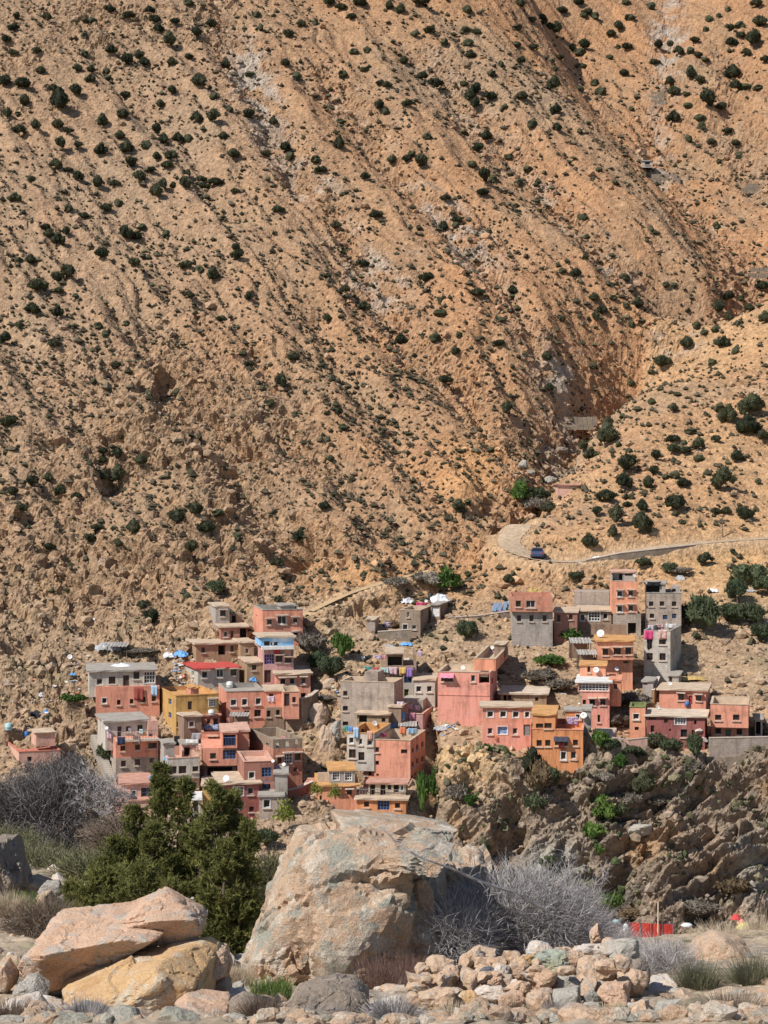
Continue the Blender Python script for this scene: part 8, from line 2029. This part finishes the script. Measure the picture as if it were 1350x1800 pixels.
def person(px, Y, rz, label):
    x = rp(px, Y); z = gz(x, Y)
    root = empty("person", (x, Y, z), rz, label, "person")
    def skin(name, verts, edges, radii, mat, parent):
        me = bpy.data.meshes.new(name); me.from_pydata(verts, edges, []); me.materials.append(mat)
        o = bpy.data.objects.new(name, me); C.objects.link(o); o.parent = parent
        me.skin_vertices.new() if hasattr(me.skin_vertices, 'new') and not me.skin_vertices else None
        s = o.modifiers.new("skin", 'SKIN'); s.use_smooth_shade = True
        for i, rd in enumerate(radii): me.skin_vertices[0].data[i].radius = rd if hasattr(rd, '__len__') else (rd, rd)
        me.skin_vertices[0].data[0].use_root = True
        o.modifiers.new("sub", 'SUBSURF').levels = 1
        o.modifiers["sub"].render_levels = 1
        return o
    SK = simple_mat("tanned_skin", (.36, .20, .13), .6, .3); JK = simple_mat("dark_blue_jacket", (.04, .07, .16), .9, .1, .2, 5); TR = simple_mat("dark_trousers", (.05, .045, .05), .9, .1, .2, 5); HR = simple_mat("black_hair", (.02, .016, .014), .7, .2)
    v = [(0, 0, .92), (0, 0, 1.15), (0, 0, 1.38), (0, -.01, 1.50), (0, -.02, 1.60), (0, -.02, 1.70), (.19, 0, 1.40), (.25, -.03, 1.13), (.24, -.15, .92), (.24, -.20, .84), (-.19, 0, 1.40), (-.25, .0, 1.13), (-.26, -.06, .90), (-.26, -.08, .82), (.10, 0, .86), (.11, -.02, .48), (.11, .02, .08), (.11, -.14, .04), (-.10, 0, .86), (-.11, -.02, .48), (-.12, .03, .08), (-.12, -.13, .04)]
    e = [(0, 1), (1, 2), (2, 3), (3, 4), (4, 5), (2, 6), (6, 7), (7, 8), (8, 9), (2, 10), (10, 11), (11, 12), (12, 13), (0, 14), (14, 15), (15, 16), (16, 17), (0, 18), (18, 19), (19, 20), (20, 21)]
    rd = [(.15, .11), (.14, .10), (.15, .10), .055, (.085, .10), (.07, .08), .065, .05, .038, .035, .065, .05, .038, .035, .085, .06, .045, .035, .085, .06, .045, .035]
    skin("body", v, e, rd, SK, root)
    skin("jacket", [(0, 0, .88), (0, 0, 1.15), (0, 0, 1.39), (.19, 0, 1.41), (.25, -.03, 1.13), (.24, -.14, .94), (-.19, 0, 1.41), (-.25, 0, 1.13), (-.26, -.05, .93)], [(0, 1), (1, 2), (2, 3), (3, 4), (4, 5), (2, 6), (6, 7), (7, 8)], [(.18, .14), (.17, .125), (.175, .125), .085, .07, .055, .085, .07, .055], JK, root)
    skin("trousers", [(0, 0, .93), (.10, 0, .86), (.11, -.02, .48), (.11, .02, .1), (-.10, 0, .86), (-.11, -.02, .48), (-.12, .03, .1)], [(0, 1), (1, 2), (2, 3), (0, 4), (4, 5), (5, 6)], [(.165, .125), .10, .078, .065, .10, .078, .065], TR, root)
    mb = MB(); mb.lathe([(.0, 1.79), (.06, 1.775), (.098, 1.72), (.105, 1.66), (.1, 1.63)], 12); mb.build("hair", HR, root, True)
    return root
person(1177, RB + 1.2, R(20), "person in a dark blue jacket standing behind the red barrier's end")
def sack(px, py, w, h, mat, label, Y=RB, name="plastic_bag", cat="bag"):
    x = rp(px, Y); c = Vector(P(px, py + h / 2, Y)); c.z = max(c.z, gz(x, Y) - .1)
    W, H = w * Y / F / 2, h * Y / F
    v, f = ICO[3]; V = v * (1 + .3 * fbm(v[:, 0] * 2 + px, v[:, 1] * 2, v[:, 2] * 2, 3))[:, None] * np.array([W, W * .6, H * .55]); V[:, 2] += H * .4
    o = mesh_np(name, V, f, mat, smooth_=True); o.location = c; tag(o, label, cat)
sack(1100, 1630, 10, 16, M_TW, "white plastic bag at the red barrier's near end"); sack(1207, 1626, 20, 8, M_TW, "long pale sack right of the red barrier", name="sack", cat="sack")
sack(1083, 1620, 14, 9, M_TB, "turquoise plastic bag tangled left of the white bag"); sack(1066, 1626, 10, 8, M_TB, "smaller turquoise bag further left of the white bag")
def parasol(px, py, w, h, mat, label, Y):
    x = rp(px, Y); g = gz(x, Y); z = P(px, py, Y)[2]; W = w * Y / F / 2; H = h * Y / F
    r = empty("parasol", (x, Y, g), 0, label, "parasol")
    mb = MB(); mb.lathe([(0, z - g + H * .55), (W * .4, z - g + H * .4), (W, z - g - H * .35), (W * 1.01, z - g - H * .5)], 10); mb.build("canopy", mat, r)
    mb = MB(); mb.tube([(0, 0, -.3), (0, 0, z - g + H * .5)], [.04, .03], 6); mb.build("pole", M_STEEL, r)
parasol(1308, 1627, 30, 10, simple_mat("yellow_canvas", (.72, .66, .18), .7, .2, .15, 2), "yellow parasol beside the river, partly behind the straw grass", 149)
parasol(1294, 1611, 20, 9, simple_mat("red_canvas", (.58, .06, .06), .7, .2, .15, 2), "red parasol behind the yellow one", 153)
parasol(1304, 1620, 16, 8, simple_mat("salmon_canvas", (.68, .28, .2), .7, .2, .15, 2), "small salmon parasol between the red and the yellow ones", 151)
# litter on the slopes between the houses (nobody could count it)
lp, ln_, ls, lc = [], [], [], []
for (cx_, cy_, rx, ry, n) in ((135, 1200, 45, 50, 40), (315, 1180, 18, 35, 40), (60, 1240, 40, 30, 16), (600, 1215, 30, 60, 18), (1020, 1200, 30, 40, 16), (790, 1280, 30, 20, 22), (160, 1370, 25, 10, 14), (1070, 1300, 30, 10, 18), (480, 1240, 60, 20, 14), (700, 1300, 30, 10, 8)):
    for _ in range(n):
        px, py = random.gauss(cx_, rx * .5), random.gauss(cy_, ry * .5)
        l_, n_ = ground(px, py)
        if l_ is None: continue
        lp.append(l_[:]); ln_.append(n_[:]); ls.append(random.uniform(.08, .3)); lc.append(random.choice([(.75, .74, .72), (.7, .7, .72), (.2, .35, .6), (.5, .5, .5), (.3, .22, .16), (.55, .15, .12), (.7, .68, .6)]))
scatter("scattered_litter", np.array(lp), np.array(ln_), np.array(ls), .4, ICO1, .4, terrain_mat("litter_plastic", 2.0, .2, .02), np.array(lc), sink=.1)
